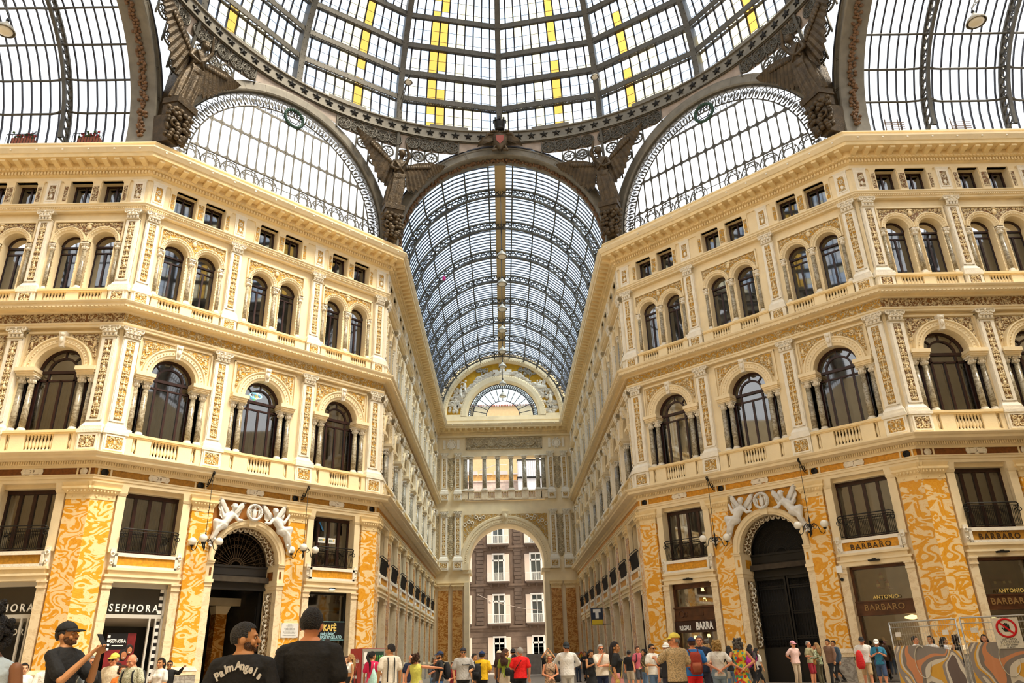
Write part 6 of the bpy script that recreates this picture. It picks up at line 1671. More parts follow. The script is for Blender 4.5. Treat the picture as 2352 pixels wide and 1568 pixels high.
# clothes shop, two bays
def clothes_shop(fc, c, w, where):
    s = empty('shopfront', FACE[fc] @ T(c), label='dark wooden clothes shop front with mannequins %s' % where, cat='shopfront', group='clothes shop fronts')
    mb = MB(); mb.box(-w, -w + .1, .35, .55, 0, 4.85); mb.box(w - .1, w, .35, .55, 0, 4.85); mb.box(-w, w, .35, .55, 4.72, 4.85); mb.box(-w, w, .25, .6, 2.72, 2.80); mb.box(-w, w, .25, .6, 3.28, 3.34); mb.build('wooden_frame', [WOODB], s)
    mb = MB(); sheet(mb, -w, w, .5, 3.3, 4.75); sheet(mb, -w, w, .5, 0, 2.75); mb.build('pane', [PANE], s)
    mb = MB(); mb.box(-w, w, 1.42, 1.46, 0, 4.85); mb.build('back_wall', [plain('shop_back_brown', (.085, .05, .022), .7, var=.4)], s)
    mb = MB(); mb.box(-w, w, .28, .34, 2.80, 3.28); b = mb.build('name_board', [WOODB], s)
    text('BARBARO', .36, plain('carved_gold', (.30, .17, .06), .4), s, T(-.05, .27, 3.04), 'board_letters', .02, .004, 1.12)
    text('ANTONIO', .22, SIGNG, s, T(.08, .30, 3.46), 'gold_letters', .01, .002, 1.1)
    text('BARBARO', .34, plain('dark_letters', (.04, .018, .006), .5), s, T(0, -.05, 5.66), 'panel_letters', .01, .004, 1.3)
    text('ANTONIO', .17, MATS['dark_letters'], s, T(0, -.05, 5.89), 'panel_small_letters', .01, 0., 1.3)
    for k, x in enumerate((-.66, .0, .66)):
        m = empty('mannequin', FACE[fc] @ T(c + x, .95), label='%s headless dressed mannequin behind the shop glass %s' % (ORD[k], where), cat='mannequin', group='shop mannequins')
        mb = MB(); rows = [[(hw * cos(2 * PI * q / 10), hd * sin(2 * PI * q / 10), z) for q in range(10)] for z, hw, hd in ((.85, .18, .12), (1.1, .16, .11), (1.35, .20, .12), (1.5, .18, .09), (1.56, .06, .05), (1.66, .05, .05))]; mb.loft(rows, caps=True)
        for sx in (-1, 1): chain(mb, [(sx * .19, 0, 1.45), (sx * .24, 0, 1.15), (sx * .22, -.05, .9)], [.05, .045, .03], 7)
        mb.build('torso', [plain('jacket_%s%d' % (fc, k), [(.06, .05, .04), (.5, .42, .3), (.05, .07, .10)][k], .8)], m)
        mb = MB(); mb.tube([(0, 0, 0), (0, 0, .9)], .02, 6); mb.lathe([(.18, 0), (.18, .02), (.02, .03)], 12); mb.build('stand', [BLACK], m)
        h_ = empty('straw_hat', FACE[fc] @ T(c + x, .95, 1.68), label='%s hat on a stand above the mannequins %s' % (ORD[k], where), cat='hat', group='shop hats')
        mb = MB(); mb.lathe([(.19, 0), (.185, .015), (.10, .02), (.095, .10), (.06, .13), (.0, .13)], 14); mb.build('hat_body', [plain('straw_%d' % k, [(.6, .42, .2), (.7, .5, .1), (.5, .3, .12)][k], .8)], h_)
    return s
c, h = bays('DR')[2]; clothes_shop('DR', c, h - .98, 'beside the iron gate')
c2_, h2_ = bays('WR')[0]; clothes_shop('WR', c2_, h2_ - .98, 'behind the mesh fence')
for k, (x, z) in enumerate(((-.35, 4.0), (.05, 4.0), (-.15, 4.35))):
    b = empty('red_bottle', FACE['DR'] @ T(c + x, .9, z - .12), label='%s dark red bottle on the clothes shop upper shelf' % ORD[k], cat='bottle', group='red bottles in the shop window')
    mb = MB(); mb.lathe([(.085, 0), (.085, .24), (.03, .31), (.03, .38)], 10); mb.build('glass_body', [plain('red_bottle', (.30, .01, .008), .15)], b); mb = MB(); mb.lathe([(.087, .07), (.087, .19)], 10, cap=False); mb.build('label_band', [SIGNG], b)
    mb = MB(); mb.box(-.1, .1, -.1, .4, -.03, 0); o = mb.build('shelf_board', [WOODB], b)
chand = empty('shop_chandelier', FACE['DR'] @ T(c + .8, .95), label='small warm crystal lamp at the clothes shop edge', cat='lamp'); mb = MB(); mb.lathe([(.02, 2.7), (.3, 2.62), (.32, 2.55), (.05, 2.5)], 14); mb.build('glow_shade', [WARM], chand)
chand = empty('shop_chandelier', FACE['WR'] @ T(c2_ - .75, .95), label='small warm crystal lamp behind the fence in the wing shop', cat='lamp'); mb = MB(); mb.lathe([(.02, 2.5), (.3, 2.42), (.32, 2.35), (.05, 2.3)], 14); mb.build('glow_shade', [WARM], chand)
tr = empty('red_suitcase', FACE['WR'] @ T(c2_ + .1, .8), label='brown travel trunk with gilt corners in the wing shop window', cat='trunk'); mb = MB(); mb.box(-.5, .5, 0, .4, 3.6, 4.15); mb.build('trunk_box', [plain('trunk', (.10, .02, .012), .5)], tr); mb = MB()
for x in (-.3, .1, .35): mb.box(x - .05, x + .05, -.01, 0, 3.8, 3.9)
mb.build('gilt_tag', [SIGNG], tr)
# generic dim shop openings of the arms and outer wing bays
for fc in ('AL', 'AR', 'WL', 'WR'):
    for i, (c, h) in enumerate(bays(fc)):
        if (fc == 'WL' and i == 2) or (fc == 'WR' and i == 0): continue
        w = h - .98
        def mk():
            s = empty('shopfront'); mb = MB(); mb.box(-w, -w + .1, .4, .55, 0, 4.85); mb.box(w - .1, w, .4, .55, 0, 4.85); mb.box(-w, w, .4, .55, 3.3, 3.5); mb.box(-w, w, .4, .55, 4.7, 4.85); mb.box(-.05, .05, .42, .55, 0, 3.3); mb.build('frame', [WOOD], s)
            mb = MB(); sheet(mb, -w, w, .52, 0, 4.8); mb.build('pane', [PANE], s); return s
        key = ('gen', round(h, 2))
        M_ = FACE[fc] @ T(c); lab = 'plain dark shop opening %s' % baytxt(fc, i)
        if key not in PROTO: PROTO[key] = mk(); PROTO[key].matrix_world = M_; tag(PROTO[key], lab, 'shopfront', 'plain shop openings of the arms')
        else: copy_tree(PROTO[key], M_, label=lab, cat='shopfront', group='plain shop openings of the arms')
# marble plaque, tobacco sign, alarm box
pq = empty('wall_plaque', FACE['DL'] @ T(10.2), label='white marble memorial plaque on the amber pilaster beside the coffee bar', cat='plaque')
mb = MB(); mb.box(-.47, .47, -.05, -.0, 2.60, 3.28); mb.build('slab', [plain('plaque_marble', (.74, .73, .70), .4)], pq)
mb = MB()
for k, q in enumerate((.12, .2, .16, .3, .28, .26, .34, .3, 0, .36)):
    if q:
        n = int(q / .035)
        for j in range(n): mb.box(-q + 2 * q * j / n, -q + 2 * q * (j + .72) / n, -.053, -.05, 3.19 - k * .056, 3.212 - k * .056)
mb.build('worn_inscription', [plain('inscription', (.18, .17, .16), .6)], pq)
mb = MB()
for sx in (-1, 1):
    for z in (2.63, 3.25): mb.ball((sx * .44, -.05, z), .022, 6, 5)
mb.build('stud', [BLACK], pq)
tsg = empty('tobacco_sign', FACE['AR'] @ T(-15.6), label='hanging dark blue shop sign with white T over yellow', cat='sign')
mb = MB(); mb.box(-.06, .06, -1.45, -.55, 3.55, 4.75); mb.build('box', [plain('tobacco_blue', (.012, .025, .06), .4)], tsg)
mb = MB(); mb.box(-.07, .07, -1.40, -.60, 3.58, 3.92); mb.build('yellow_band', [plain('tobacco_yellow', (.75, .55, .03), .4)], tsg)
mb = MB()
for x in (-.065, .065): mb.box(x - .005, x + .005, -1.12, -.88, 4.0, 4.65); mb.box(x - .009, x + .009, -1.28, -.72, 4.42, 4.65)
mb.build('letter_t', [SIGNW], tsg)
mb = MB()
for z in (3.6, 4.7): mb.bar((0, -.6, z), (0, .1, z), .04)
mb.build('bracket', [BLACK], tsg)
ab = empty('alarm_box', FACE['DR'] @ T(10.86), label='small pale alarm box and black camera dome on a marble jamb', cat='alarm'); mb = MB(); mb.box(-.13, .13, -.12, .05, 4.62, 4.92); mb.build('box', [SIGNW], ab); mb = MB(); mb.ball((.02, -.06, 4.32), (.08, .08, .08), 8, 6); mb.build('camera_dome', [BLACK], ab)
for fc, u, tx in (('DR', bays('DR')[0][0], 'gift shop'), ('DR', bays('DR')[2][0] + .05, 'clothes shop'), ('WR', c2_ - .1, 'fence wing shop')):
    o = empty('spot_lamp', FACE[fc] @ T(u), label='black floodlight under the %s lintel' % tx, cat='lamp', group='black floodlights over shops'); mb = MB(); mb.box(-.24, .24, -.22, .0, 4.98, 5.05); mb.bar((0, .1, 5.12), (0, -.1, 5.04), .04); mb.box(-.08, .08, -.15, .0, 5.05, 5.1); mb.build('housing', [BLACK], o)

# ------------------------------------------------------------------ number plaques and speakers on the colour band
def cartouche(num):
    r = empty('number_plaque'); mb = MB()
    mb.box(-.30, .30, -.06, .0, 9.33, 9.56)
    for s in (-1, 1):
        for z in (9.36, 9.445, 9.53): mb.ball((s * .36, -.03, z), (.11, .05, .07), 8, 6)
        mb.torus((s * .40, -.05, 9.445), .07, .025, 10, 5)
    mb.ball((0, -.03, 9.60), (.13, .05, .06), 8, 6); mb.ball((0, -.03, 9.29), (.11, .05, .05), 8, 6)
    mb.build('shell_frame', [WHITE], r)
    text(num, .20, plain('number_ink', (.16, .10, .05), .6) if 'number_ink' not in MATS else MATS['number_ink'], r, T(0, -.063, 9.445), 'digits', .002, 0, 1.3)
    return r
for fc, nums in (('DL', ('28', '27', '26')), ('DR', ('9', '8', '7')), ('WL', (None, None, '29')), ('WR', ('6', None, None))):
    for (c, h), n in zip(bays(fc), nums):
        if n: o = cartouche(n); o.matrix_world = FACE[fc] @ T(c); tag(o, 'white shell-framed number plaque reading %s on the colour band' % n, 'number plaque', 'number plaques on the colour band')
def band_disc(mat):
    r = empty('band_roundel'); mb = MB(); mb.lathe([(.17, 0), (.16, .03), (.12, .02), (.10, .05), (.04, .03), (.03, .06), (0, .07)], 18, M=Matrix.Rotation(PI / 2, 4, 'X')); mb.build('disc', [mat], r)
    mb = MB()
    for a, b, c, d in ((-.30, -.22, -.17, .17), (.22, .30, -.17, .17)): mb.box(a, b, -.03, 0, c, d)
    mb.build('side_strip', [CREAM], r); return r
dk, lt = band_disc(BLACK), band_disc(WHITE)
first = {'k': 1, 'l': 1}
for fc, us, m, tx in (('DL', (.42, 4.78, 9.9, 14.8), 'k', 'over the perfume shop facade'), ('DR', (.42, 5.35, 10.5, 14.8), 'k', 'over the iron gate facade'), ('WL', (-.47, -4.9), 'l', 'of the perfume shop wing'), ('WR', (.5, 4.9), 'l', 'of the fence wing')):
    for j, u in enumerate(us):
        src = dk if m == 'k' else lt; M_ = FACE[fc] @ T(u, -.01, 9.43)
        kw = dict(label='%s %s roundel on the colour band %s' % (ORD[j], 'black speaker' if m == 'k' else 'pale stone', tx), cat='roundel', group='roundels on the colour band')
        if first[m]: first[m] = 0; src.matrix_world = M_; tag(src, kw['label'], kw['cat'], kw['group'])
        else: copy_tree(src, M_, **kw)

# ------------------------------------------------------------------ lamps
GLOBE = plain('milk_globe', (.86, .82, .72), .25)
def wall_lantern():
    r = empty('wall_lantern')
    mb = MB()
    mb.tube([(0, .2, 9.45), (0, -.1, 9.4), (0, -.35, 9.55), (0, -.5, 9.85), (0, -.62, 10.05), (0, -.74, 9.98), (0, -.70, 9.85)], .028, 6)
    for y, z, q in ((-.22, 9.62, .13), (-.6, 9.88, .11), (-.05, 9.55, .09)): mb.tube([(0, y + q * cos(a) * (1 - i * .05), z + q * sin(a) * (1 - i * .05)) for i, a in enumerate([.6 * k for k in range(12)])], .018, 5)
    mb.build('scroll_bracket', [BLACK], r)
    mb = MB(); mb.tube([(0, -.60, 9.95), (0, -.60, 7.1)], .014, 5)
    for z in (9.6, 8.35): mb.ball((0, -.60, z), (.03, .03, .05), 6, 5)
    mb.build('hanging_rod', [BLACK], r)
    mb = MB(); mb.lathe([(.02, 7.2), (.05, 7.0), (.03, 6.9), (.07, 6.75), (.03, 6.6), (.05, 6.45), (.0, 6.3)], 10, (0, -.60))
    for k in range(6): a = PI * k / 3; mb.torus((.12 * cos(a), -.60, 6.8), .08, .014, 9, 4)
    mb.build('stem', [BLACK], r)
    for k in range(3):
        a = math.radians(90 + 120 * k) + .5; d = Vector((cos(a), sin(a), 0)); c = Vector((0, -.60, 0))
        mb = MB(); pts = [c + d * x + Vector((0, 0, z)) for x, z in ((.03, 6.75), (.2, 6.9), (.36, 6.75), (.45, 6.45), (.58, 6.36), (.68, 6.46), (.68, 6.6))]
        mb.tube(pts, .02, 5); mb.torus(tuple(c + d * .22 + Vector((0, 0, 6.74))), .09, .013, 10, 4); mb.lathe([(.06, 6.56), (.09, 6.62), (.05, 6.64)], 9, tuple((c + d * .68).xy))
        p = mb.build('arm', [BLACK], r)
        mb = MB(); q = c + d * .68; mb.ball((q.x, q.y, 6.80), .185, 14, 10); mb.build('globe', [GLOBE], p)
    return r
wl0 = wall_lantern()
for i, (fc, u, tx) in enumerate((('DL', 5.06, 'beside the passage, nearer the perfume shop'), ('DL', 10.25, 'beside the passage, nearer the coffee bar'), ('DR', 5.0, 'beside the iron gate, nearer the gift shop'), ('DR', 10.1, 'beside the iron gate, nearer the clothes shop'))):
    M_ = FACE[fc] @ T(u, -.05); lab = 'hanging three-globe iron lantern %s' % tx
    if i == 0: wl0.matrix_world = M_; tag(wl0, lab, 'lantern', 'three-globe lanterns on the facades')
    else: copy_tree(wl0, M_, label=lab, cat='lantern', group='three-globe lanterns on the facades')
LSH = plain('lamp_shade_grey', (.42, .38, .30), .4, metal=.3)
def bell_lamp(s, rod):
    r = empty('pendant_lamp'); mb = MB(); mb.lathe([(.52 * s, 0), (.55 * s, .03 * s), (.42 * s, .28 * s), (.2 * s, .48 * s), (.12 * s, .62 * s), (.06 * s, .7 * s)], 16, cap=False); mb.build('bell_shade', [LSH], r)
    mb = MB(); mb.ball((0, 0, .05 * s), (.42 * s, .42 * s, .16 * s), 12, 7); mb.build('diffuser', [GLOBE], r)
    mb = MB(); mb.lathe([(.07 * s, .68 * s), (.10 * s, .8 * s), (.05 * s, .95 * s)], 10); mb.tube([(0, 0, .9 * s), (0, 0, .9 * s + rod)], .02, 5); mb.build('rod', [BLACK], r); return r
for i, py in enumerate((590, 653, 711, 760, 808, 843, 883, 911)):
    y = Y2 + 5.2 + 4.7125 * i
    p = at(1155, py, y)
    if p.z > 33.8: p.z = 33.6
    rod = 34.5 - p.z - .7
    o = bell_lamp(.8, max(.3, rod)); o.matrix_world = T(.0, y, p.z); tag(o, '%s bell-shaped lamp hanging along the vault ridge from the dome' % ORD[i], 'lamp', 'bell lamps along the vault')
def bracket_lamp(px, py, y, tx, s, to):
    p = at(px, py, y); o = bell_lamp(s, .2); o.matrix_world = T(*p); tag(o, 'bell lamp %s' % tx, 'lamp', 'bell lamps on the dome')
    to = Vector(to) - p; mb = MB(); mb.bar((0, 0, s * 1.0), to, .05); mb.bar((0, 0, s * 1.05), to + Vector((0, 0, -.9)), .05)
    for k in range(4):
        t = .2 + .2 * k; mb.bar(Vector((0, 0, s)) * (1 - t) + to * t, Vector((0, 0, s * 1.05)) * (1 - t - .1) + (to + Vector((0, 0, -.9))) * (t + .1), .03)
    mb.build('bracket_arm', [IRON], o)
def dome_pt(deg, R_, z): return (R_ * sin(math.radians(deg)), YC + R_ * cos(math.radians(deg)), z)
bracket_lamp(938, 190, 41.2, 'on a bracket of the dome rib over the coffee bar side', .55, dome_pt(-22.5, 18.0, 37.6))
bracket_lamp(1366, 178, 41.2, 'on a bracket of the dome rib over the gift shop side', .55, dome_pt(22.5, 18.0, 37.6))
bracket_lamp(10, 72, 27, 'hanging in the perfume shop wing vault', .85, tuple(at(4, -60, 27)))
bracket_lamp(2243, 52, 27, 'hanging in the vault of the fence wing', .85, tuple(at(2262, -60, 27)))
# flower boxes on the wing cornice
for i, (px, tx) in enumerate(((64, 'further from the dome'), (214, 'nearer the dome'))):
    p = at(px, 318, Y1 - .2); o = empty('flower_box', T(p.x, Y1 - .45, 26.46), label='red flower box with railing in the wing vault, %s' % tx, cat='flower box', group='flower boxes in the wing vault')
    mb = MB(); mb.box(-.55, .55, -.16, .16, .25, .6); mb.build('trough', [plain('terracotta_box', (.30, .09, .05), .8)], o)
    mb = MB(); random.seed(i)
    for k in range(50): mb.ball((random.uniform(-.55, .55), random.uniform(-.18, .18), random.uniform(.58, .95)), .07, 5, 4, k % 2)
    tag(mb.build('flowers', [plain('red_petals', (.35, .03, .03), .7), plain('flower_leaf', (.06, .10, .02), .7)], o), kind='stuff')
    mb = MB()
    for z in (.1, .75): mb.bar((-.75, -.25, z), (.75, -.25, z), .03)
    for k in range(11): mb.bar((-.75 + .15 * k, -.25, 0), (-.75 + .15 * k, -.25, .75), .018)
    for s in (-1, 1): mb.bar((s * .5, .1, .3), (s * -.1 - .3, 1.0, 1.9), .05)
    mb.build('railing', [BLACK], o)
for i, (px, tx) in enumerate(((2048, 'nearer the dome'), (2200, 'further from the dome'))):
    p = at(px, 280, Y1 - .2); o = empty('roof_ladder', T(p.x, Y1 - .3, 26.46), label='metal access ladder rack in the fence wing vault, %s' % tx, cat='ladder', group='ladder racks in the fence wing vault')
    mb = MB()
    for k in range(6): mb.bar((-.55, -.1, .2 + .14 * k), (.55, -.05, .24 + .14 * k), .03)
    mb.build('rungs', [RUST], o); mb = MB()
    for s in (-1, 1): mb.bar((s * .35 - .2, -.1, 0), (s * .35 + .25, .5, 1.6), .05)
    mb.build('side_rail', [RUST], o)
bl = empty('balloon', T(*at(1020, 639, 52)), label='small magenta foil balloon caught under the vault glass', cat='balloon'); mb = MB(); mb.ball((0, 0, 0), (.14, .10, .2), 10, 8); mb.build('foil', [plain('magenta_foil', (.65, .01, .22), .3)], bl); mb = MB(); mb.tube([(0, 0, -.2), (.02, 0, -.5)], .01, 4); mb.build('string', [BLACK], bl)
bl = empty('balloon', T(*at(1383, 14, 42)), label='small red balloon stuck against the dome rib', cat='balloon'); mb = MB(); mb.ball((0, 0, 0), (.15, .12, .17), 10, 8); mb.build('foil', [plain('red_foil', (.70, .01, .02), .3)], bl); mb = MB(); mb.tube([(0, 0, -.17), (-.15, 0, -.4), (-.4, .1, -.42)], .012, 4); mb.build('string', [BLACK], bl)

# neon ring in the middle arched window, notices in the window over the coffee bar
cN = bays('DL')[1][0]; nn = empty('neon_sign', FACE['DL'] @ T(cN - .25, .56, 14.72), label='small glowing neon ring with green and yellow strokes in the arched window over the passage', cat='sign')
def neon(name, pts, col, closed=False): mb = MB(); mb.tube(pts, .022, 5, closed=closed); mb.build(name, [glow(name + '_glow', col, 3.)], nn)
neon('blue_ring', [(.34 * cos(2 * PI * i / 20), 0, .14 * sin(2 * PI * i / 20)) for i in range(20)], (.25, .75, 1.), True)
neon('green_stroke', [(-.16, -.02, -.05), (-.06, -.02, -.18), (.02, -.02, -.2)], (.1, 1., .3)); neon('yellow_stroke', [(.02, -.02, -.2), (.06, -.02, 0), (.04, -.02, .1)], (1., .75, .05)); neon('orange_stroke', [(.02, -.02, -.2), (.12, -.02, -.08)], (1., .35, .1))
cK, hK = bays('DL')[2]
for k, x in enumerate((-.42, .22)):
    o = empty('window_notice', FACE['DL'] @ T(cK + x, .55, 7.55), label='%s small white notice in the dark window over the coffee bar, from the passage side' % ORD[k], cat='notice', group='notices over the coffee bar'); mb = MB(); mb.box(-.22, .22, 0, .006, -.14, .14); mb.build('sheet', [SIGNW], o)
    text('em', .2, pm_ if (pm_ := MATS.get('notice_ink')) else plain('notice_ink', (.03, .12, .06), .6), o, T(-.07, -.004, .01), 'printed_letters', .001, .004)
    mb = MB(); mb.ball((.12, -.004, .03), (.06, .003, .06), 8, 5); mb.build('yellow_dot', [SIGNG], o)
o = empty('blue_tape', FACE['DL'] @ T(cK - .48, .55, 8.25), label='strip of blue tape stuck across the window over the coffee bar', cat='tape'); mb = MB(); mb.bar((-.14, 0, .24), (.12, 0, -.22), .07, .006, up=(0, 1, 0)); mb.build('strip', [plain('blue_tape', (.03, .22, .55), .5)], o)
# ------------------------------------------------------------------ people
SK = {'fair': (.66, .36, .21), 'tan': (.52, .25, .11), 'red': (.66, .28, .15), 'dark': (.24, .10, .045)}
def pm(col, kind='cloth'):
    key = kind + '_%d_%d_%d' % tuple(int(c * 255) for c in col)
    if key not in MATS: plain(key, col, .55 if kind in ('skin', 'hair') else .85, var={'skin': .06, 'hair': .45}.get(kind, .10), scale=70. if kind == 'hair' else 6., bump={'skin': 0., 'hair': 1.}.get(kind, .3), bscale=90. if kind == 'hair' else 22.)
    return MATS[key]
def print_cloth(name, cols, scale, dots=False):
    if name in MATS: return MATS[name]
    m, nt, out = nodes_of(name); b = N(nt, 'ShaderNodeBsdfPrincipled'); b.inputs['Roughness'].default_value = .85; nt.links.new(b.outputs[0], out.inputs[0])
    tc = N(nt, 'ShaderNodeTexCoord'); v = N(nt, 'ShaderNodeTexVoronoi', i_Scale=scale); nt.links.new(tc.outputs['Object'], v.inputs['Vector'])
    if dots: r = ramp(nt, [(0, cols[0]), (.32, cols[0]), (.36, cols[1]), (.62, cols[1]), (.66, cols[-1])]); nt.links.new(v.outputs['Distance'], r.inputs[0])
    else:
        s = N(nt, 'ShaderNodeSeparateColor'); nt.links.new(v.outputs['Color'], s.inputs[0])
        r = ramp(nt, [((i + .0) / len(cols), c) for i, c in enumerate(cols)], 'CONSTANT'); nt.links.new(s.outputs[0], r.inputs[0])
    nt.links.new(r.outputs[0], b.inputs['Base Color']); MATS[name] = m; return m
ARM = {'down': ((.245, .02, 1.13), (.255, -.05, .89)), 'phone': ((.235, -.05, 1.14), (.06, -.27, 1.24)), 'cross': ((.25, -.07, 1.14), (-.06, -.21, 1.13)),
       'hip': ((.38, .06, 1.20), (.19, .03, 1.03)), 'back': ((.31, .10, 1.17), (.05, .17, 1.02)), 'up': ((.27, -.16, 1.50), (.07, -.18, 1.76)), 'bent': ((.25, .02, 1.14), (.20, -.23, 1.12)),
       'chin': ((.17, -.19, 1.16), (.03, -.19, 1.40)), 'fwd': ((.24, -.18, 1.20), (.17, -.42, 1.28)), 'point': ((.30, -.16, 1.34), (.42, -.36, 1.50)), 'face': ((.22, -.20, 1.20), (.07, -.30, 1.42)),
       'out': ((.42, -.06, 1.34), (.58, -.20, 1.30)), 'lift': ((.21, -.20, 1.13), (.06, -.37, 1.38)), 'swing': ((.25, .12, 1.14), (.25, .16, .90)), 'clasp': ((.24, -.03, 1.12), (.03, -.22, 1.03))}
def person(label, px, top, y, face, arms=('down', 'down'), look=0, nod=0, sex='m', skin='tan', hair='short', hairc=(.015, .010, .008), top_=((.8, .8, .8), 'short'), bottom=((.03, .03, .05), 'trousers'),
           cap=None, glasses=None, beard=None, stride=0., vox=.017, lean=0., M_=None, wide=1., group=None):
    p = at(px, top, y); H = p.z + .012; k = H / 1.72
    R_ = T(p.x, p.y, 0) @ RZ(math.radians(face)) @ Matrix.Diagonal((k, k, k, 1))
    root = empty('person', R_, label=label, cat='person')
    if group: root['group'] = group
    f = sex == 'f'; q = (.90 if f else 1.) * wide
    HP = T(0, 0, 1.475) @ RZ(math.radians(look)) @ Matrix.Rotation(math.radians(nod), 4, 'X') @ Matrix.Diagonal((1.07, 1.05, 1.06, 1)) @ T(0, 0, -1.50)
    LN = T(0, 0, .95) @ Matrix.Rotation(math.radians(lean), 4, 'X') @ T(0, 0, -.95)
    h = lambda x, y_, z: LN @ HP @ Vector((x, y_, z)); b = lambda x, y_, z: LN @ Vector((x, y_, z))
    def hb(mb, c, r, n=10, m=7, mi=0): mb.ball((0, 0, 0), r, n, m, mi, LN @ HP @ T(*c))
    sm = pm(SK[skin], 'skin'); near = vox < .014
    sh = .185 * q
    mb = MB()   # body, one skin
    hb(mb, (0, .012, 1.625), (.076, .096, .096), 14, 10); hb(mb, (0, -.022, 1.568), (.058, .070, .072), 12, 8); hb(mb, (0, -.075, 1.525), (.026, .022, .022), 8, 6)
    chain(mb, [h(0, -.088, 1.615), h(0, -.108, 1.578)], [.010, .017], 7); hb(mb, (0, -.078, 1.632), (.05, .018, .012), 8, 5)
    for s in (-1, 1):
        hb(mb, (s * .079, .012, 1.592), (.012, .026, .034), 8, 6); hb(mb, (s * .042, -.068, 1.573), (.026, .022, .024), 8, 6)
    hb(mb, (0, -.090, 1.549), (.024, .010, .009), 8, 5)
    chain(mb, [b(0, .012, 1.40), h(0, .012, 1.48), h(0, .01, 1.54)], [.068 if f else .078, .052 if f else .060, .056])
    rows = []
    T_ = ((.84, .160, .110), (.92, .172 if f else .165, .118), (1.04, .132 if f else .150, .100), (1.14, .125 if f else .152, .100), (1.26, .150 if f else .170, .118 if f else .112), (1.36, .160 if f else .180, .098), (1.42, .13, .078), (1.46, .082, .064), (1.485, .064, .058))
    for z, hw, hd in T_: rows.append([b(hw * q * cos(2 * PI * i / 16), hd * wide * sin(2 * PI * i / 16) + (.0 if z < 1.3 else .01), z) for i in range(16)])
    mb.loft(rows, caps=True)
    AP = []
    for s, nm in ((1, arms[0]), (-1, arms[1])):
        e, w = ARM[nm]; S_ = b(s * sh, .005, 1.378); E_ = b(s * e[0] * (q if nm not in ('cross',) else 1), e[1] * (1.0 + .3 * (wide - 1)), e[2]); W_ = b(s * w[0], w[1], w[2]); AP.append((S_, E_, W_))
        ar = .047 if not f else .040
        chain(mb, [S_, S_.lerp(E_, .4), E_, E_.lerp(W_, .35), W_], [ar + .002, ar, ar * .86, ar * .84, .026], 9)
        d = (W_ - E_).normalized(); sd = d.cross(Vector((0, 0, 1)));
        if sd.length < .2: sd = d.cross(Vector((0, 1, 0)))
        sd.normalize(); nn = sd.cross(d); hold = nm in ('phone', 'fwd', 'face', 'bent', 'chin')
        PM = W_ + d * .075
        for o_ in (-.024, 0, .024): chain(mb, [W_ + d * .01, PM + sd * o_], [.022, .016], 7)
        for i, L in enumerate((.062, .078, .082, .070)):
            o_ = sd * (-.036 + .024 * i); a0 = PM + o_; c1 = .35 if not hold else .95
            a1 = a0 + (d * cos(c1 * .6) - nn * sin(c1 * .6)) * L * .55; a2 = a1 + (d * cos(c1 * 1.6) - nn * sin(c1 * 1.6)) * L * .5
            chain(mb, [a0, a1, a2], [.0100, .0090, .0075], 6)
        chain(mb, [W_ + d * .02 - sd * .02, W_ + d * .05 - sd * .048 - nn * .012, W_ + d * .085 - sd * .05 - nn * .025], [.014, .011, .008], 6)
    LG = []
    for s in (-1, 1):
        st = s * stride; Hh, Kn, An = (s * .088, 0, .88), (s * .095, -.03 - st * .55, .50), (s * .098, .02 - st * 1.0 + (.12 if st < 0 else 0), .10 + (.08 if st < 0 else 0)); LG.append((Hh, Kn, An))
        chain(mb, [Hh, Kn, (Kn[0], Kn[1] + .02, .40), An], [.082, .055, .056, .036], 9)
        if bottom[1] in ('shorts', 'skirt', 'dress'): chain(mb, [(An[0], An[1], .05), (An[0] + s * .01, An[1] - .15, .03)], [.042, .03], 8)
    if M_: pass
    body = soft(mb, 'body', [sm], root, vox * (.55 if near else .75), 2, .4)
    # face
    mb = MB()
    for s in (-1, 1):
        hb(mb, (s * .031, -.0805, 1.606), (.012, .006, .0055), 8, 5, 0); hb(mb, (s * .031, -.0845, 1.606), (.0062, .0035, .0055), 7, 5, 1); hb(mb, (s * .032, -.090, 1.626), (.021, .006, .005), 8, 4, 2)
    hb(mb, (0, -.098, 1.549), (.022, .006, .006), 8, 4, 3)
    mb.build('face_features', [pm((.55, .50, .45), 'skin'), pm((.02, .012, .008), 'skin'), pm(tuple(c * .9 + .005 for c in (hairc if hair != 'bald' else (.25, .2, .16))), 'hair'), pm((.48, .12, .08), 'skin')], root)
    if glasses:
        mb = MB()
        for s in (-1, 1): hb(mb, (s * .034, -.098, 1.605), (.026, .008, .020), 10, 6, 0); mb.bar(h(s * .058, -.09, 1.612), h(s * .082, .0, 1.612), .006)
        mb.bar(h(-.01, -.104, 1.612), h(.01, -.104, 1.612), .006); mb.build('glasses', [pm(glasses, 'gloss')], root)
    if beard:
        mb = MB(); n, m = 26, 18; vs, fs = [], []
        for j in range(m + 1):
            la = -PI / 2 + PI * j / m
            for i in range(n): a = 2 * PI * i / n; vs.append(h(.0605 * cos(la) * sin(a), -.0225 + .0725 * cos(la) * cos(a), 1.566 + .0745 * sin(la)))
        for j in range(m):
            for i in range(n):
                a = 2 * PI * (i + .5) / n; la = -PI / 2 + PI * (j + .5) / m; x, yy, z = .06 * cos(la) * sin(a), .072 * cos(la) * cos(a), .074 * sin(la)
                if yy < .03 and (z < -.022 or (abs(x) > .034 and z < .012)) : fs.append((j * n + i, j * n + (i + 1) % n, (j + 1) * n + (i + 1) % n, (j + 1) * n + i))
        mb.add(vs, fs, 0, True); hb(mb, (0, -.078, 1.523), (.027, .023, .022), 8, 6)
        for s in (-1, 1): hb(mb, (s * .012, -.0975, 1.560), (.014, .004, .0035), 8, 4)
        mb.build('beard', [pm(beard, 'hair')], root)
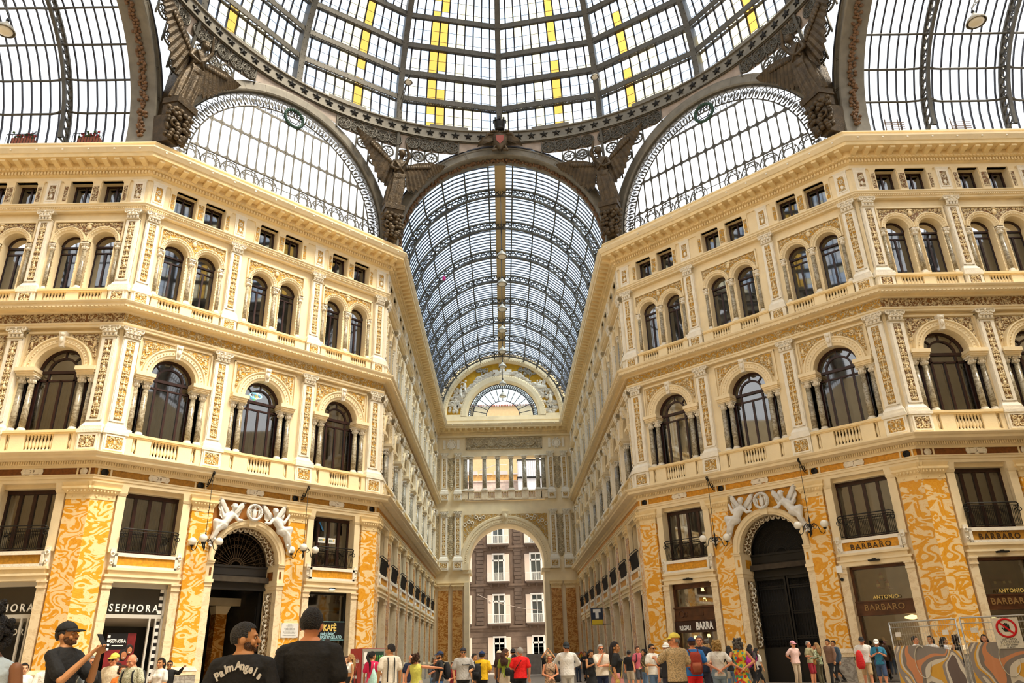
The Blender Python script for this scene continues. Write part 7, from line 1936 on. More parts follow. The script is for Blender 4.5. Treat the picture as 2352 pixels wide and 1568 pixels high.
    hm = pm(hairc, 'hair')
    if hair != 'bald':
        mb = MB(); n, m = 26, 16; vs, fs = [], []
        rx, ry, rz = .087, .110, .108
        for j in range(m + 1):
            la = -.75 + (PI / 2 + .75) * j / m
            for i in range(n):
                a = 2 * PI * i / n; w = 1 + .03 * math.sin(7 * a + 5 * la) * (1.6 if hair in ('curly',) else .7)
                vs.append(h(rx * cos(la) * sin(a) * w, .014 + ry * cos(la) * cos(a) * w, 1.625 + rz * sin(la) * w))
        for j in range(m):
            for i in range(n):
                a = 2 * PI * (i + .5) / n; la = -.75 + (PI / 2 + .75) * (j + .5) / m; fr = -cos(a)   # fr=1 in front
                lim = -.62 if fr < -.35 else (-.18 if fr < .25 else (.30 if fr < .6 else .62))
                if hair in ('long', 'pony', 'bob', 'curly', 'bun'): lim = -.75 if fr < .30 else (.05 if fr < .6 else .60)
                if la > lim: fs.append((j * n + i, j * n + (i + 1) % n, (j + 1) * n + (i + 1) % n, (j + 1) * n + i))
        mb.add(vs, fs, 0, True)
        random.seed(len(label))
        if hair in ('long',):
            for i in range(9):
                a = -1.15 + 2.3 * i / 8; mb.tube([h(.082 * sin(a), .03 + .085 * cos(a), 1.62), h(.10 * sin(a), .04 + .09 * cos(a), 1.50), b(.12 * sin(a), .05 + .085 * cos(a), 1.36), b(.10 * sin(a), .06 + .085 * cos(a), 1.20 + .03 * (i % 2))], [.03, .036, .036, .012], 7)
        if hair in ('bob', 'curly'):
            for i in range(46 if hair == 'curly' else 26):
                a = random.uniform(-2.0, 2.0); z = random.uniform(1.50, 1.72); rr = .088 if z < 1.66 else .07
                hb(mb, (rr * sin(a) * 1.05, .02 + rr * cos(a) * 1.2, z), (.034, .034, .034), 7, 5)
        if hair == 'pony':
            hb(mb, (0, .13, 1.66), (.035, .04, .035), 8, 6); mb.tube([h(0, .14, 1.66), h(0, .17, 1.58), b(.0, .15, 1.40), b(.0, .14, 1.16)], [.03, .04, .035, .012], 8)
        if hair == 'bun':
            hb(mb, (0, .06, 1.75), (.055, .055, .05), 10, 7)
            for i in range(16): a = random.uniform(0, 6.28); hb(mb, (.04 * cos(a), .06 + .04 * sin(a), 1.75 + random.uniform(-.03, .04)), (.024, .024, .024), 6, 4)
            for i in range(40): a = random.uniform(-2.2, 2.2); hb(mb, (.088 * sin(a), .02 + .105 * cos(a), random.uniform(1.53, 1.68)), (.026, .026, .026), 6, 4)
        mb.build('hair', [hm], root)
    else:
        mb = MB()
        for s in (-1, 1): hb(mb, (s * .062, .045, 1.60), (.022, .05, .035), 9, 6)
        hb(mb, (0, .085, 1.585), (.06, .026, .04), 10, 6); mb.build('hair_fringe', [hm], root)
    if cap:
        cc, kind = cap; mb = MB(); rows = []
        for j in range(8):
            la = .18 + (PI / 2 - .2) * j / 7; rows.append([h(.092 * cos(la) * sin(2 * PI * i / 18), .014 + .115 * cos(la) * cos(2 * PI * i / 18), 1.628 + .115 * sin(la)) for i in range(18)])
        mb.loft(rows, caps=True); hb(mb, (0, .014, 1.743), (.01, .01, .006), 6, 4)
        sgn = 1 if kind == 'backward' else -1
        A, B2, C2, D2 = [], [], [], []
        for i in range(13):
            a = -1.15 + 2.3 * i / 12; x, yy = .09 * sin(a), .014 + sgn * .112 * cos(a); ext = .085 * cos(a * 1.25)
            A.append(h(x, yy, 1.655)); B2.append(h(x * 1.02, yy + sgn * max(0, ext), 1.640 - .01 * cos(a))); C2.append(h(x, yy, 1.648)); D2.append(h(x * 1.02, yy + sgn * max(0, ext), 1.632 - .01 * cos(a)))
        mb.strip(A, B2); mb.strip(C2, D2); mb.strip(B2, D2)
        mb.build('cap', [pm(cc)], root)
    # top
    tc, ts = top_; tm = tc if not isinstance(tc, tuple) else pm(tc)
    mb = MB(); g = .016 if ts != 'jacket' else .03; rows = []
    hem = {'crop': 1.14, 'jacket': .80, 'dress': .52}.get(ts, .86)
    for z, hw, hd in ((hem, .0, .0),) + T_[:8]:
        if z == hem:
            hw, hd = (.172, .125) if ts != 'dress' else (.24, .20)
            if ts == 'crop': hw, hd = .128, .102
        elif z <= hem + .015: continue
        if not f and ts not in ('crop', 'dress') and z < 1.2: hw = max(hw, .162)
        if z >= 1.46: hw, hd = .078, .062
        if z >= 1.42 and ts in ('sleeveless', 'crop', 'dress'): hw *= .85
        rows.append([b((hw * q + g) * cos(2 * PI * i / 20), (hd * wide + g) * sin(2 * PI * i / 20) * (1. + .02 * math.sin(i * 3.)) + (.0 if z < 1.3 else .01), z) for i in range(20)])
    mb.loft(rows, caps=True)
    if f and ts != 'jacket':
        for s in (-1, 1): mb.ball((0, 0, 0), (.062, .05, .06), 9, 7, 0, LN @ T(s * .068, -.105, 1.27))
    if ts in ('short', 'long', 'jacket', 'polo'):
        for (S_, E_, W_), s in zip(AP, (1, -1)):
            ar = (.047 if not f else .040) + g + .003
            chain(mb, [b(s * .06 * q, .01, 1.428), S_ + Vector((0, 0, .002))], [.045, ar - .004], 10)
            if ts in ('short', 'polo'): chain(mb, [S_, S_.lerp(E_, .72)], [ar - .002, ar + .010], 10)
            else: chain(mb, [S_, E_, E_.lerp(W_, .93)], [ar, ar - .002, .042], 10)
    else:
        for (S_, E_, W_), s in zip(AP, (1, -1)): chain(mb, [b(s * .07 * q, .01, 1.425), S_ + Vector((-s * .045, 0, .018))], [.035, .036], 8)
    soft(mb, {'jacket': 'jacket', 'dress': 'dress'}.get(ts, 'shirt'), [tm], root, vox, 3)
    if ts in ('polo', 'jacket'):
        mb = MB(); mb.tube([b(.072 * cos(a), .012 + .06 * sin(a), 1.452 + .012 * sin(a)) for a in [2 * PI * i / 14 for i in range(14)]], .014, 6, closed=True); mb.build('collar', [tm if ts == 'polo' else pm((.75, .75, .75))], root)
    # bottom
    bc, bs = bottom
    if bs != 'none' and ts != 'dress':
        mb = MB(); bmt = pm(bc)
        if bs == 'skirt':
            rows = [[((hw + .01 * (i % 2)) * cos(2 * PI * i / 24), (hd + .01 * (i % 2)) * sin(2 * PI * i / 24), z) for i in range(24)] for z, hw, hd in ((.42, .25, .21), (.7, .215, .17), (.9, .185, .13), (1.02, .142, .108))]; mb.loft(rows, caps=True); mb.build('skirt', [bmt], root)
        else:
            rows = [[(hw * wide * cos(2 * PI * i / 16), hd * wide * sin(2 * PI * i / 16), z) for i in range(16)] for z, hw, hd in ((.80, .15, .11), (.88, .180, .128), (.97, .172, .122), (1.03, .152, .112))]; mb.loft(rows, caps=True)
            for Hh, Kn, An in LG:
                if bs == 'shorts': chain(mb, [Hh, tuple(Vector(Hh).lerp(Vector(Kn), .95))], [.095, .082], 10)
                else: chain(mb, [Hh, Kn, (An[0], An[1], An[2] - .02)], [.093, .070, .056], 10)
            soft(mb, 'shorts' if bs == 'shorts' else 'trousers', [bmt], root, vox, 3)
    if bs in ('trousers', 'shorts', 'skirt') and ts != 'dress' or True:
        for (Hh, Kn, An), s in zip(LG, (-1, 1)):
            z0 = max(.0, An[2] - .10); mb = MB(); chain(mb, [(An[0], An[1] + .03, z0 + .045), (An[0] + s * .012, An[1] - .16, z0 + .032)], [.045, .036], 9); mb.box(An[0] - .045, An[0] + .045, An[1] - .19, An[1] + .07, z0, z0 + .02); mb.build('shoe', [pm((.04, .035, .03) if bs == 'trousers' else (.7, .68, .64))], root)
    root['_k'] = k
    return root, R_, AP, LN, HP
def backpack(P, col, label, off=.02, col2=None):
    root, R_, AP, LN, HP = P; r = empty('backpack', R_ @ LN, label=label, cat='backpack')
    mb = MB(); rows = []
    for z, hw, d in ((.90, .10, .05), (.94, .145, .09), (1.15, .15, .11), (1.32, .135, .09), (1.40, .10, .05)): rows.append([(hw * cos(2 * PI * i / 14), .215 + off + d * sin(2 * PI * i / 14), z) for i in range(14)])
    mb.loft(rows, caps=True); mb.build('bag_body', [pm(col)], r)
    mb = MB(); rows = []
    for z, hw, d in ((.95, .09, .03), (1.08, .115, .05), (1.16, .10, .03)): rows.append([(hw * cos(2 * PI * i / 12), .30 + off + d * sin(2 * PI * i / 12), z) for i in range(12)])
    mb.loft(rows, caps=True); mb.build('front_pocket', [pm(col2 or tuple(c * .6 for c in col))], r)
    for s in (-1, 1): mb = MB(); mb.tube([(s * .09, .14, 1.38), (s * .115, .03, 1.455), (s * .125, -.10, 1.36), (s * .15, -.12, 1.2), (s * .16, .02, 1.05), (s * .11, .17, .98)], .020, 6); mb.build('strap', [pm(tuple(c * .5 for c in col))], r)
    return r
def shoulder_bag(P, col, label, s=1, low=.92, size=.12, back=False):
    root, R_, AP, LN, HP = P; r = empty('shoulder_bag', R_ @ LN, label=label, cat='bag'); y0 = .0
    mb = MB(); mb.tube([(-s * .13, .03, 1.43), (-s * .02, -.15, 1.26), (s * .16, -.13, low + size), (s * .20, .0, low + size * .8), (s * .12, .16, 1.12), (-s * .05, .13, 1.35), (-s * .13, .04, 1.435)], .011, 5); mb.build('strap', [pm(col)], r)
    mb = MB(); cx_, cy_ = (s * .20, -.05) if not back else (s * .17, .17)
    rows = [[(cx_ + hw * cos(2 * PI * i / 12), cy_ + d * sin(2 * PI * i / 12), z) for i in range(12)] for z, hw, d in ((low - size, size * .7, .03), (low - size * .7, size, .055), (low + size * .5, size * .95, .05), (low + size * .8, size * .7, .02))]
    mb.loft(rows, caps=True); mb.build('bag_body', [pm(col)], r); return r
def phone(P, label, i=0, col=(.01, .01, .012), up=.05):
    root, R_, AP, LN, HP = P; S_, E_, W_ = AP[i]; d = (W_ - E_).normalized(); c = W_ + d * .12 + Vector((0, 0, up))
    o = empty('smartphone', R_ @ T(*c) @ Matrix.Rotation(math.radians(-35), 4, 'X'), label=label, cat='phone'); mb = MB(); mb.box(-.036, .036, -.005, .004, -.075, .075); mb.build('case', [pm(col, 'gloss')], o); mb = MB(); mb.quad((-.032, .0045, -.07), (.032, .0045, -.07), (.032, .0045, .07), (-.032, .0045, .07)); mb.build('screen', [pm((.03, .03, .04), 'gloss')], o); return o
WH, BK, NV = (.78, .76, .72), (.010, .010, .011), (.012, .018, .05)
GRH, BLH, BRH, DKH = (.36, .34, .32), (.55, .33, .12), (.09, .035, .015), (.012, .008, .006)
BG, DEN = (.55, .44, .30), (.10, .17, .28)
# --- the four nearest
P = person('person with dark curly bun in sleeveless pale blue top, seen from behind', -6, 1412, 4.9, 182, ('down', 'down'), sex='f', skin='dark', hair='bun', hairc=DKH, top_=((.48, .58, .66), 'sleeveless'), vox=.011, look=8, wide=1.15)
P = person('person in black cap and black tee raising a phone in both hands', 163, 1430, 9.2, 76, ('lift', 'lift'), look=10, nod=-6, skin='tan', hair='short', hairc=DKH, cap=((.012, .012, .014), 'cap'), top_=(BK, 'short'), beard=(.20, .095, .05), vox=.009, bottom=(BK, 'trousers'))
phone(P, 'dark phone held up by the person in the black cap', 0)
root, R_, AP, LN, HP = P
r_ = empty('water_bottle', R_ @ T(.27, .0, 1.0) @ Matrix.Rotation(.18, 4, 'Y'), label='clear plastic water bottle with magenta cap under the arm of the black-capped person', cat='bottle')
mb = MB(); mb.lathe([(.035, -.16), (.042, -.14), (.036, -.08), (.042, -.04), (.036, .02), (.042, .07), (.04, .13), (.016, .2), (.014, .23)], 12); mb.build('clear_body', [plain('bottle_plastic', (.42, .52, .62), .12, var=.35, scale=14, spec=.9)], r_); mb = MB(); mb.lathe([(.018, .225), (.018, .26), (.0, .262)], 10); mb.build('bottle_cap', [pm((.55, .02, .25), 'gloss')], r_)
mb = MB(); mb.ball((0, 0, 0), (.02, .004, .012), 8, 5, 0, LN @ HP @ T(.079, .05, 1.675)); mb.build('cap_clasp', [pm(WH)], root)
mb = MB(); mb.ball((0, 0, 0), (.008, .006, .012), 7, 5, 0, LN @ HP @ T(.085, .005, 1.555)); mb.build('earring', [pm((.8, .7, .5), 'gloss')], root)
P = person('person in black tee with white gothic lettering on the back, head turned aside', 568, 1431, 6.4, 184, ('down', 'down'), look=-84, skin='tan', hair='short', hairc=(.03, .026, .024), top_=(BK, 'short'), beard=(.15, .075, .045), vox=.010, wide=1.12)
root, R_, AP, LN, HP = P
word = 'Palm Angels'
for i, ch in enumerate(word):
    if ch == ' ': continue
    t = (i - (len(word) - 1) / 2) / len(word) * 2; x = -t * .185; z = 1.372 - .095 * t * t
    o = text(ch, .088, pm((.72, .70, .66)), root, LN @ T(x, .150 - .045 * t * t, z) @ RZ(PI) @ Matrix.Rotation(t * .55, 4, 'Y') @ Matrix.Rotation(.10, 4, 'X'), 'back_print', .004, .0035, 1., sx=.85)
P = person('tall person with short black hair in plain black tee, seen from behind', 719, 1398, 6.6, 180, ('down', 'down'), skin='red', hair='short', hairc=DKH, top_=(BK, 'short'), vox=.010, wide=1.10)
# --- beside the perfume shop
person('person in white top half hidden behind the nearest onlooker', 58, 1523, 17, 40, sex='f', skin='fair', hair='pony', hairc=DKH, top_=(WH, 'short'))
person('person in white tee hidden behind the black-capped person', 118, 1512, 16, 200, skin='fair', hair='short', top_=(WH, 'short'))
person('person with short grey hair in black scoop top beside the phone taker', 213, 1506, 15, 60, ('down', 'down'), sex='f', skin='red', hair='bob', hairc=GRH, top_=(BK, 'short'), vox=.013, wide=1.1, glasses=(.05, .04, .04))
person('person in yellow cap and dark sunglasses with beige shirt and straps', 264, 1501, 17, -8, skin='red', hair='bald', hairc=GRH, cap=((.75, .60, .10), 'cap'), glasses=(.01, .01, .01), top_=((.72, .62, .46), 'short'), vox=.013, bottom=(BG, 'shorts'))
person('child in orange tee between the yellow cap and the bald head', 284, 1528, 16.5, 20, sex='f', skin='red', hair='bob', hairc=BRH, top_=((.75, .20, .03), 'short'))
P = person('bald person looking down in speckled shirt with black straps', 309, 1502, 15.6, -20, nod=22, skin='red', hair='bald', hairc=GRH, top_=(print_cloth('speckled_cotton', [(.62, .60, .46), (.2, .2, .12), (.66, .64, .5), (.30, .32, .2)], 120.), 'short'), vox=.013, bottom=(BG, 'shorts'), wide=1.12)
backpack(P, (.02, .02, .025), 'black backpack with wide straps on the bald person')
P = person('person with tied dark hair in white printed tee holding a dark pouch', 371, 1511, 19, -10, ('clasp', 'clasp'), sex='f', skin='tan', hair='pony', hairc=DKH, top_=(WH, 'short'), vox=.014, bottom=(DEN, 'trousers'))
person('person in black with sunglasses pointing beside the amber pilaster', 391, 1517, 23, 20, ('point', 'down'), skin='tan', hair='short', glasses=(.01, .01, .01), top_=(BK, 'long'))
person('person in blue denim shirt facing away beside the tall dark-haired person', 642, 1489, 19.5, 165, look=60, skin='tan', hair='short', top_=((.13, .24, .38), 'short'), vox=.014)
person('person with dark hair mostly hidden behind the tall person', 752, 1468, 21, 170, skin='tan', hair='short', top_=(WH, 'short'))
# --- round the drinks machine
person('person with loose blonde hair in white crop top by the drinks machine', 806, 1502, 25, -60, sex='f', skin='tan', hair='long', hairc=BLH, top_=(WH, 'crop'), bottom=(BK, 'trousers'))
person('person peeking behind the blonde person in the crop top', 795, 1508, 27, 10, sex='f', skin='fair', hair='bob', hairc=BRH, top_=((.6, .5, .4), 'short'))
P = person('person with long black ponytail in magenta top carrying a pale teal bag', 856, 1496, 22, 165, ('down', 'bent'), look=-35, sex='f', skin='tan', hair='pony', hairc=DKH, top_=((.70, .02, .10), 'short'), bottom=((.62, .22, .26), 'skirt'))
r_ = empty('plastic_bag', P[1] @ T(-.12, .14, .98), label='pale teal plastic bag slung behind the person in magenta', cat='bag')
mb = MB(); rows = [[(hw * cos(2 * PI * i / 14) * (1 + .08 * (i % 2)), d * sin(2 * PI * i / 14) * (1 + .08 * (i % 2)), z) for i in range(14)] for z, hw, d in ((-.30, .10, .04), (-.24, .17, .09), (-.05, .15, .09), (.1, .08, .05), (.28, .02, .02))]; mb.loft(rows, caps=True); mb.build('bag_body', [pm((.42, .66, .60))], r_); mb = MB(); mb.tube([(0, 0, .27), (.02, -.05, .40), (.0, -.14, .46)], .015, 5); mb.build('handle', [pm((.42, .66, .60))], r_)
person('person with short white hair in pale blouse between the teal bag and striped tee', 878, 1516, 24, 60, sex='f', skin='fair', hair='bob', hairc=(.62, .58, .50), top_=((.66, .64, .62), 'short'))
P = person('person with dark cropped hair in white tee with two black stripes', 897, 1479, 19, 200, ('down', 'down'), look=50, skin='tan', hair='short', top_=((.74, .68, .58), 'short'), bottom=(BG, 'shorts'), vox=.013)
mb = MB()
for x in (-.085, .07): mb.tube([P[3] @ Vector((x, .095, 1.42)), P[3] @ Vector((x, .148, 1.3)), P[3] @ Vector((x, .135, 1.1)), P[3] @ Vector((x, .148, .9))], .012, 5)
mb.build('shirt_stripe', [pm(BK)], P[0])
person('bald person in navy tee with white arcade print', 945, 1503, 25, 12, skin='red', hair='bald', hairc=(.08, .05, .04), top_=(NV, 'short'), bottom=(DEN, 'trousers'))
P = person('person with brown hair in lime yellow sleeveless top stretching out an arm', 958, 1500, 19.5, 165, ('swing', 'out'), lean=-10, look=20, sex='f', skin='red', hair='bob', hairc=BRH, top_=((.68, .68, .14), 'sleeveless'), bottom=(BG, 'trousers'), vox=.013, wide=1.12)
P = person('person with grey curls and dark top looking down at a phone', 999, 1508, 25, 20, ('phone', 'phone'), nod=25, sex='f', skin='red', hair='curly', hairc=(.30, .24, .18), top_=((.05, .05, .06), 'short'), bottom=(DEN, 'trousers')); phone(P, 'phone held by the person with grey curls', 0, (.5, .5, .5))
P = person('bearded person in navy cap and black striped tee, in profile', 1010, 1496, 23.5, -75, ('down', 'down'), skin='tan', hair='short', cap=((.015, .03, .08), 'cap'), beard=(.05, .025, .015), top_=((.02, .02, .022), 'short'), bottom=((.05, .14, .35), 'trousers')); backpack(P, (.015, .015, .018), 'black backpack on the bearded person in the navy cap')
person('person in dark red crouching low behind the waist-bag wearer', 1041, 1521, 27, -40, ('clasp', 'clasp'), sex='f', skin='red', hair='curly', hairc=BRH, top_=((.25, .02, .03), 'short'))
P = person('person in black cap and grey tee with a bag slung across the chest', 1064, 1488, 22.5, 8, ('bent', 'down'), skin='tan', hair='short', cap=((.02, .02, .03), 'backward'), glasses=(.05, .04, .03), top_=((.40, .39, .38), 'short'), bottom=(BK, 'trousers'), vox=.014, wide=1.15)
shoulder_bag(P, (.012, .012, .014), 'black chest bag on the person in grey tee', 1, 1.16, .11)
P = person('person in navy cap and bright yellow polo, seen from behind', 1107, 1496, 24, 170, ('down', 'bent'), skin='tan', hair='short', cap=((.012, .03, .10), 'cap'), top_=((.78, .47, .01), 'polo'), bottom=(BK, 'trousers'), vox=.014, wide=1.12)
r_ = backpack(P, (.012, .012, .014), 'black backpack hanging from one shoulder of the yellow polo'); r_.matrix_world = r_.matrix_world @ T(.13, .02, -.05)
person('person with dark hair half hidden behind the yellow polo', 1090, 1501, 26, 60, skin='tan', hair='short', top_=((.6, .6, .6), 'short'))
person('person in pale sun hat behind the olive green top', 1147, 1494, 28, 140, sex='f', skin='tan', hair='long', hairc=BRH, cap=((.62, .55, .42), 'cap'), top_=((.05, .03, .03), 'short'))
P = person('person with tied brown hair in olive green tee and beige skirt', 1160, 1490, 24.5, 160, ('down', 'phone'), look=-60, nod=12, sex='f', skin='tan', hair='long', hairc=(.10, .04, .02), top_=((.28, .36, .04), 'short'), bottom=((.60, .50, .36), 'skirt'), vox=.014); shoulder_bag(P, (.012, .012, .014), 'black pouch bag on the back of the olive green tee', -1, 1.05, .13, True)
person('person in black cap and sunglasses with white tee and black vest', 1178, 1490, 28, 0, ('down', 'down'), skin='tan', hair='short', cap=((.012, .012, .012), 'cap'), glasses=(.01, .01, .01), top_=(WH, 'short'))
P = person('person in black looking down at a phone beside the red polo', 1181, 1505, 26, -30, ('phone', 'phone'), nod=24, sex='f', skin='tan', hair='bob', hairc=DKH, top_=(BK, 'short')); phone(P, 'pale phone beside the red polo', 1, (.6, .5, .3))
P = person('grey-haired person in bright red polo with a thin black bag strap', 1194, 1487, 23, 168, ('bent', 'down'), look=40, skin='red', hair='short', hairc=(.55, .52, .48), top_=((.75, .012, .012), 'polo'), bottom=(BK, 'trousers'), vox=.014, wide=1.12); shoulder_bag(P, (.012, .012, .012), 'black bag at the side of the red polo', 1, .88, .14)
# --- centre right
P = person('person with short blonde hair and glasses in patterned sleeveless dress', 1262, 1503, 22, 5, ('clasp', 'clasp'), sex='f', skin='red', hair='bob', hairc=(.66, .52, .30), glasses=(.25, .05, .04), top_=(print_cloth('leopard_cotton', [(.55, .36, .22), (.10, .06, .05), (.62, .45, .30), (.30, .18, .12)], 70.), 'dress'), bottom=(BK, 'none'), vox=.014, wide=1.15); shoulder_bag(P, (.012, .012, .012), 'black handbag on the blonde person in the patterned dress', 1, 1.0, .13)
person('person in dark clothes lifting both hands overhead to take a picture', 1258, 1497, 32, 0, ('up', 'up'), skin='tan', hair='bald', hairc=DKH, top_=(BK, 'short'))
P = person('person in white long-sleeved top and black cap with bowed head', 1300, 1475, 22.3, 4, ('back', 'back'), nod=14, skin='red', hair='short', hairc=GRH, cap=((.02, .025, .03), 'cap'), glasses=(.01, .01, .01), top_=((.78, .77, .75), 'long'), bottom=((.52, .50, .46), 'trousers'), vox=.013, wide=1.1)
person('distant person with dark hair in grey top and jeans near the hoarding', 1326, 1501, 50, 15, ('clasp', 'down'), sex='f', skin='tan', hair='long', hairc=DKH, top_=((.12, .11, .11), 'short'), bottom=((.03, .045, .08), 'trousers'))
person('distant person in black near the warning sign', 1343, 1496, 48, -20, ('phone', 'down'), skin='tan', hair='short', top_=(BK, 'short'), bottom=(BK, 'trousers'), stride=.1)
P = person('person with long dark hair in short black dress looking at a phone', 1355, 1492, 26, 30, ('phone', 'phone'), nod=16, sex='f', skin='tan', hair='long', hairc=DKH, top_=(BK, 'dress'), bottom=(BK, 'none')); shoulder_bag(P, (.012, .012, .014), 'black handbag beside the short black dress', 1, .84, .12)
person('grey-haired person in cream polo with hand at chin and crossed arm', 1379, 1480, 23, 12, ('cross', 'chin'), skin='red', hair='short', hairc=(.60, .57, .52), glasses=(.06, .03, .02), top_=((.76, .68, .58), 'polo'), bottom=(NV, 'trousers'), vox=.013, wide=1.1)
P = person('person with long dark hair in black tee and pink skirt, in profile', 1412, 1474, 18.5, 70, ('down', 'down'), sex='f', skin='tan', hair='long', hairc=(.02, .01, .008), top_=((.015, .016, .018), 'short'), bottom=((.62, .26, .24), 'skirt'), vox=.013); shoulder_bag(P, (.55, .40, .10), 'tan strap bag on the person in black tee and pink skirt', -1, .80, .11)
person('person in black tee and beige shorts facing the arm wall', 1444, 1494, 34, 150, ('down', 'down'), skin='red', hair='short', cap=((.03, .03, .03), 'cap'), top_=(BK, 'short'), bottom=((.52, .42, .30), 'shorts'))
P = person('person in rose pink tee with dark backpack straps', 1464, 1484, 33, 20, ('down', 'down'), skin='red', hair='short', hairc=BRH, top_=((.50, .10, .14), 'short'), bottom=((.06, .06, .07), 'shorts')); backpack(P, (.03, .02, .03), 'dark backpack worn by the person in rose pink')
P = person('person with dark curly hair in olive top holding a small bag', 1478, 1491, 30, -70, ('down', 'clasp'), sex='f', skin='tan', hair='curly', hairc=DKH, top_=((.10, .08, .04), 'short'), bottom=(DEN, 'trousers')); shoulder_bag(P, (.45, .30, .16), 'tan shoulder bag of the curly-haired person', 1, .95, .12)
P = person('person in white tee and sunglasses with black strap across the chest', 1496, 1479, 23, 35, ('phone', 'bent'), skin='tan', hair='short', glasses=(.012, .01, .01), top_=(WH, 'short'), bottom=(DEN, 'trousers'), vox=.013); shoulder_bag(P, (.012, .012, .012), 'black shoulder bag of the person in white tee and sunglasses', 1, .90, .14)
person('person in yellow cap and small-patterned tee holding both arms forward', 1546, 1455, 15.2, -155, ('fwd', 'bent'), look=50, skin='red', hair='bald', hairc=GRH, cap=((.78, .63, .10), 'cap'), glasses=(.2, .15, .1), top_=(print_cloth('dotted_cotton', [(.12, .12, .10), (.52, .38, .20), (.62, .48, .30)], 60., True), 'short'), bottom=((.06, .04, .02), 'trousers'), vox=.012, wide=1.12)
person('person in white cap behind the outstretched patterned arm', 1529, 1477, 20, -20, skin='red', hair='short', cap=(WH, 'cap'), top_=((.02, .02, .025), 'short'))
P = person('person in navy cap and blue tee with red shorts, seen from behind', 1587, 1465, 19, 180, ('bent', 'bent'), skin='red', hair='short', hairc=BRH, cap=((.012, .025, .09), 'cap'), top_=((.03, .17, .50), 'short'), bottom=((.72, .015, .02), 'shorts'), vox=.013, wide=1.1); backpack(P, (.30, .035, .018), 'rust red backpack on the blue tee', .02, (.36, .10, .05))
person('grey-haired person in navy tee facing the rust red backpack', 1605, 1460, 20.5, -15, ('bent', 'down'), skin='red', hair='short', hairc=(.22, .2, .19), top_=((.012, .02, .045), 'short'), vox=.013)
P = person('person with fluffy blonde hair in white tee, hands on lower back', 1643, 1471, 19.5, 176, ('back', 'back'), look=10, sex='f', skin='red', hair='curly', hairc=(.62, .38, .12), top_=(WH, 'short'), bottom=((.24, .33, .42), 'trousers'), vox=.013, wide=1.15); shoulder_bag(P, (.60, .58, .54), 'pale strap bag across the back of the white tee', -1, .90, .10)
person('blonde person half hidden between the navy tee and the white tee', 1622, 1480, 24, 160, sex='f', skin='red', hair='bob', hairc=BLH, top_=((.30, .10, .06), 'short'))
person('person with grey bobbed hair in bright ethnic print sleeveless dress, arms folded behind', 1693, 1467, 19.5, 178, ('back', 'back'), look=-25, sex='f', skin='red', hair='curly', hairc=(.16, .14, .12), top_=(print_cloth('ethnic_print', [(.72, .52, .02), (.60, .04, .03), (.08, .35, .16), (.75, .60, .05), (.05, .30, .45), (.70, .20, .04)], 15.), 'dress'), bottom=(BK, 'none'), vox=.013, wide=1.15)
P = person('person with long dark hair walking by the gate with a magenta bag', 1722, 1480, 29, 120, ('down', 'swing'), sex='f', skin='tan', hair='long', hairc=DKH, top_=((.05, .04, .04), 'short'), bottom=(BK, 'trousers'), stride=.15); backpack(P, (.50, .02, .28), 'magenta backpack on the walker by the gate')
person('person with long dark hair in white top and black trousers striding away', 1736, 1488, 30, 110, ('down', 'down'), sex='f', skin='tan', hair='long', hairc=DKH, top_=(WH, 'short'), bottom=(BK, 'trousers'), stride=.35)
P = person('person in dark top photographing near the gift shop doorway', 1672, 1483, 27, 170, ('face', 'face'), sex='f', skin='tan', hair='long', hairc=DKH, top_=(BK, 'long'), bottom=DEN and (DEN, 'trousers'))
# --- by the iron gate
person('person in pink cap and pink polo standing with hands behind the back', 1820, 1472, 33.5, 25, ('back', 'back'), skin='red', hair='short', hairc=GRH, cap=((.68, .30, .36), 'cap'), glasses=(.02, .02, .02), top_=((.68, .46, .42), 'polo'), bottom=((.48, .38, .27), 'trousers'), wide=1.1)
person('grey-haired person in olive tee and dark red shorts touching the chin', 1855, 1472, 34, 35, ('chin', 'bent'), skin='red', hair='short', hairc=GRH, glasses=(.02, .02, .02), top_=((.30, .28, .16), 'short'), bottom=((.30, .015, .03), 'shorts'))
P = person('person with straight blonde hair in green leafy blouse beside the olive tee', 1873, 1476, 33, -140, ('bent', 'bent'), sex='f', skin='red', hair='long', hairc=(.40, .22, .08), top_=(print_cloth('leafy_cotton', [(.06, .09, .03), (.50, .52, .40), (.10, .13, .05), (.30, .34, .2)], 40.), 'long'), bottom=((.07, .06, .03), 'trousers'), wide=1.12); shoulder_bag(P, (.30, .12, .03), 'tan leather bag of the person in the leafy blouse', 1, .98, .13)
person('person in brown tweed blazer and black trousers walking past the gate', 1899, 1468, 34.4, -65, ('down', 'swing'), skin='tan', hair='short', top_=((.20, .11, .07), 'jacket'), bottom=(BK, 'trousers'), stride=.22)
person('person in blue-grey suit jacket walking beside the brown blazer', 1912, 1471, 35.2, -65, ('down', 'down'), skin='tan', hair='short', top_=((.06, .09, .13), 'jacket'), bottom=(BK, 'trousers'), stride=.30)
person('person in black cap and white tee with red jacket over the arm', 1977, 1463, 29.5, -20, ('bent', 'bent'), nod=14, skin='red', hair='short', hairc=GRH, cap=((.02, .02, .02), 'cap'), top_=(WH, 'short'), bottom=((.55, .38, .20), 'shorts'), stride=.2, wide=1.12)
root_ = empty('folded_jacket', T(*at(1974, 1507, 29.1)), label='bright red jacket draped over an arm near the clothes shop', cat='jacket')
mb = MB(); rows = [[(hw * cos(2 * PI * i / 12) * (1 + .15 * (i % 2)), d * sin(2 * PI * i / 12), z) for i in range(12)] for z, hw, d in ((-.42, .08, .05), (-.3, .15, .07), (0, .12, .07), (.16, .08, .05), (.2, .03, .03))]; mb.loft(rows, caps=True); mb.build('cloth', [pm((.62, .02, .02))], root_)
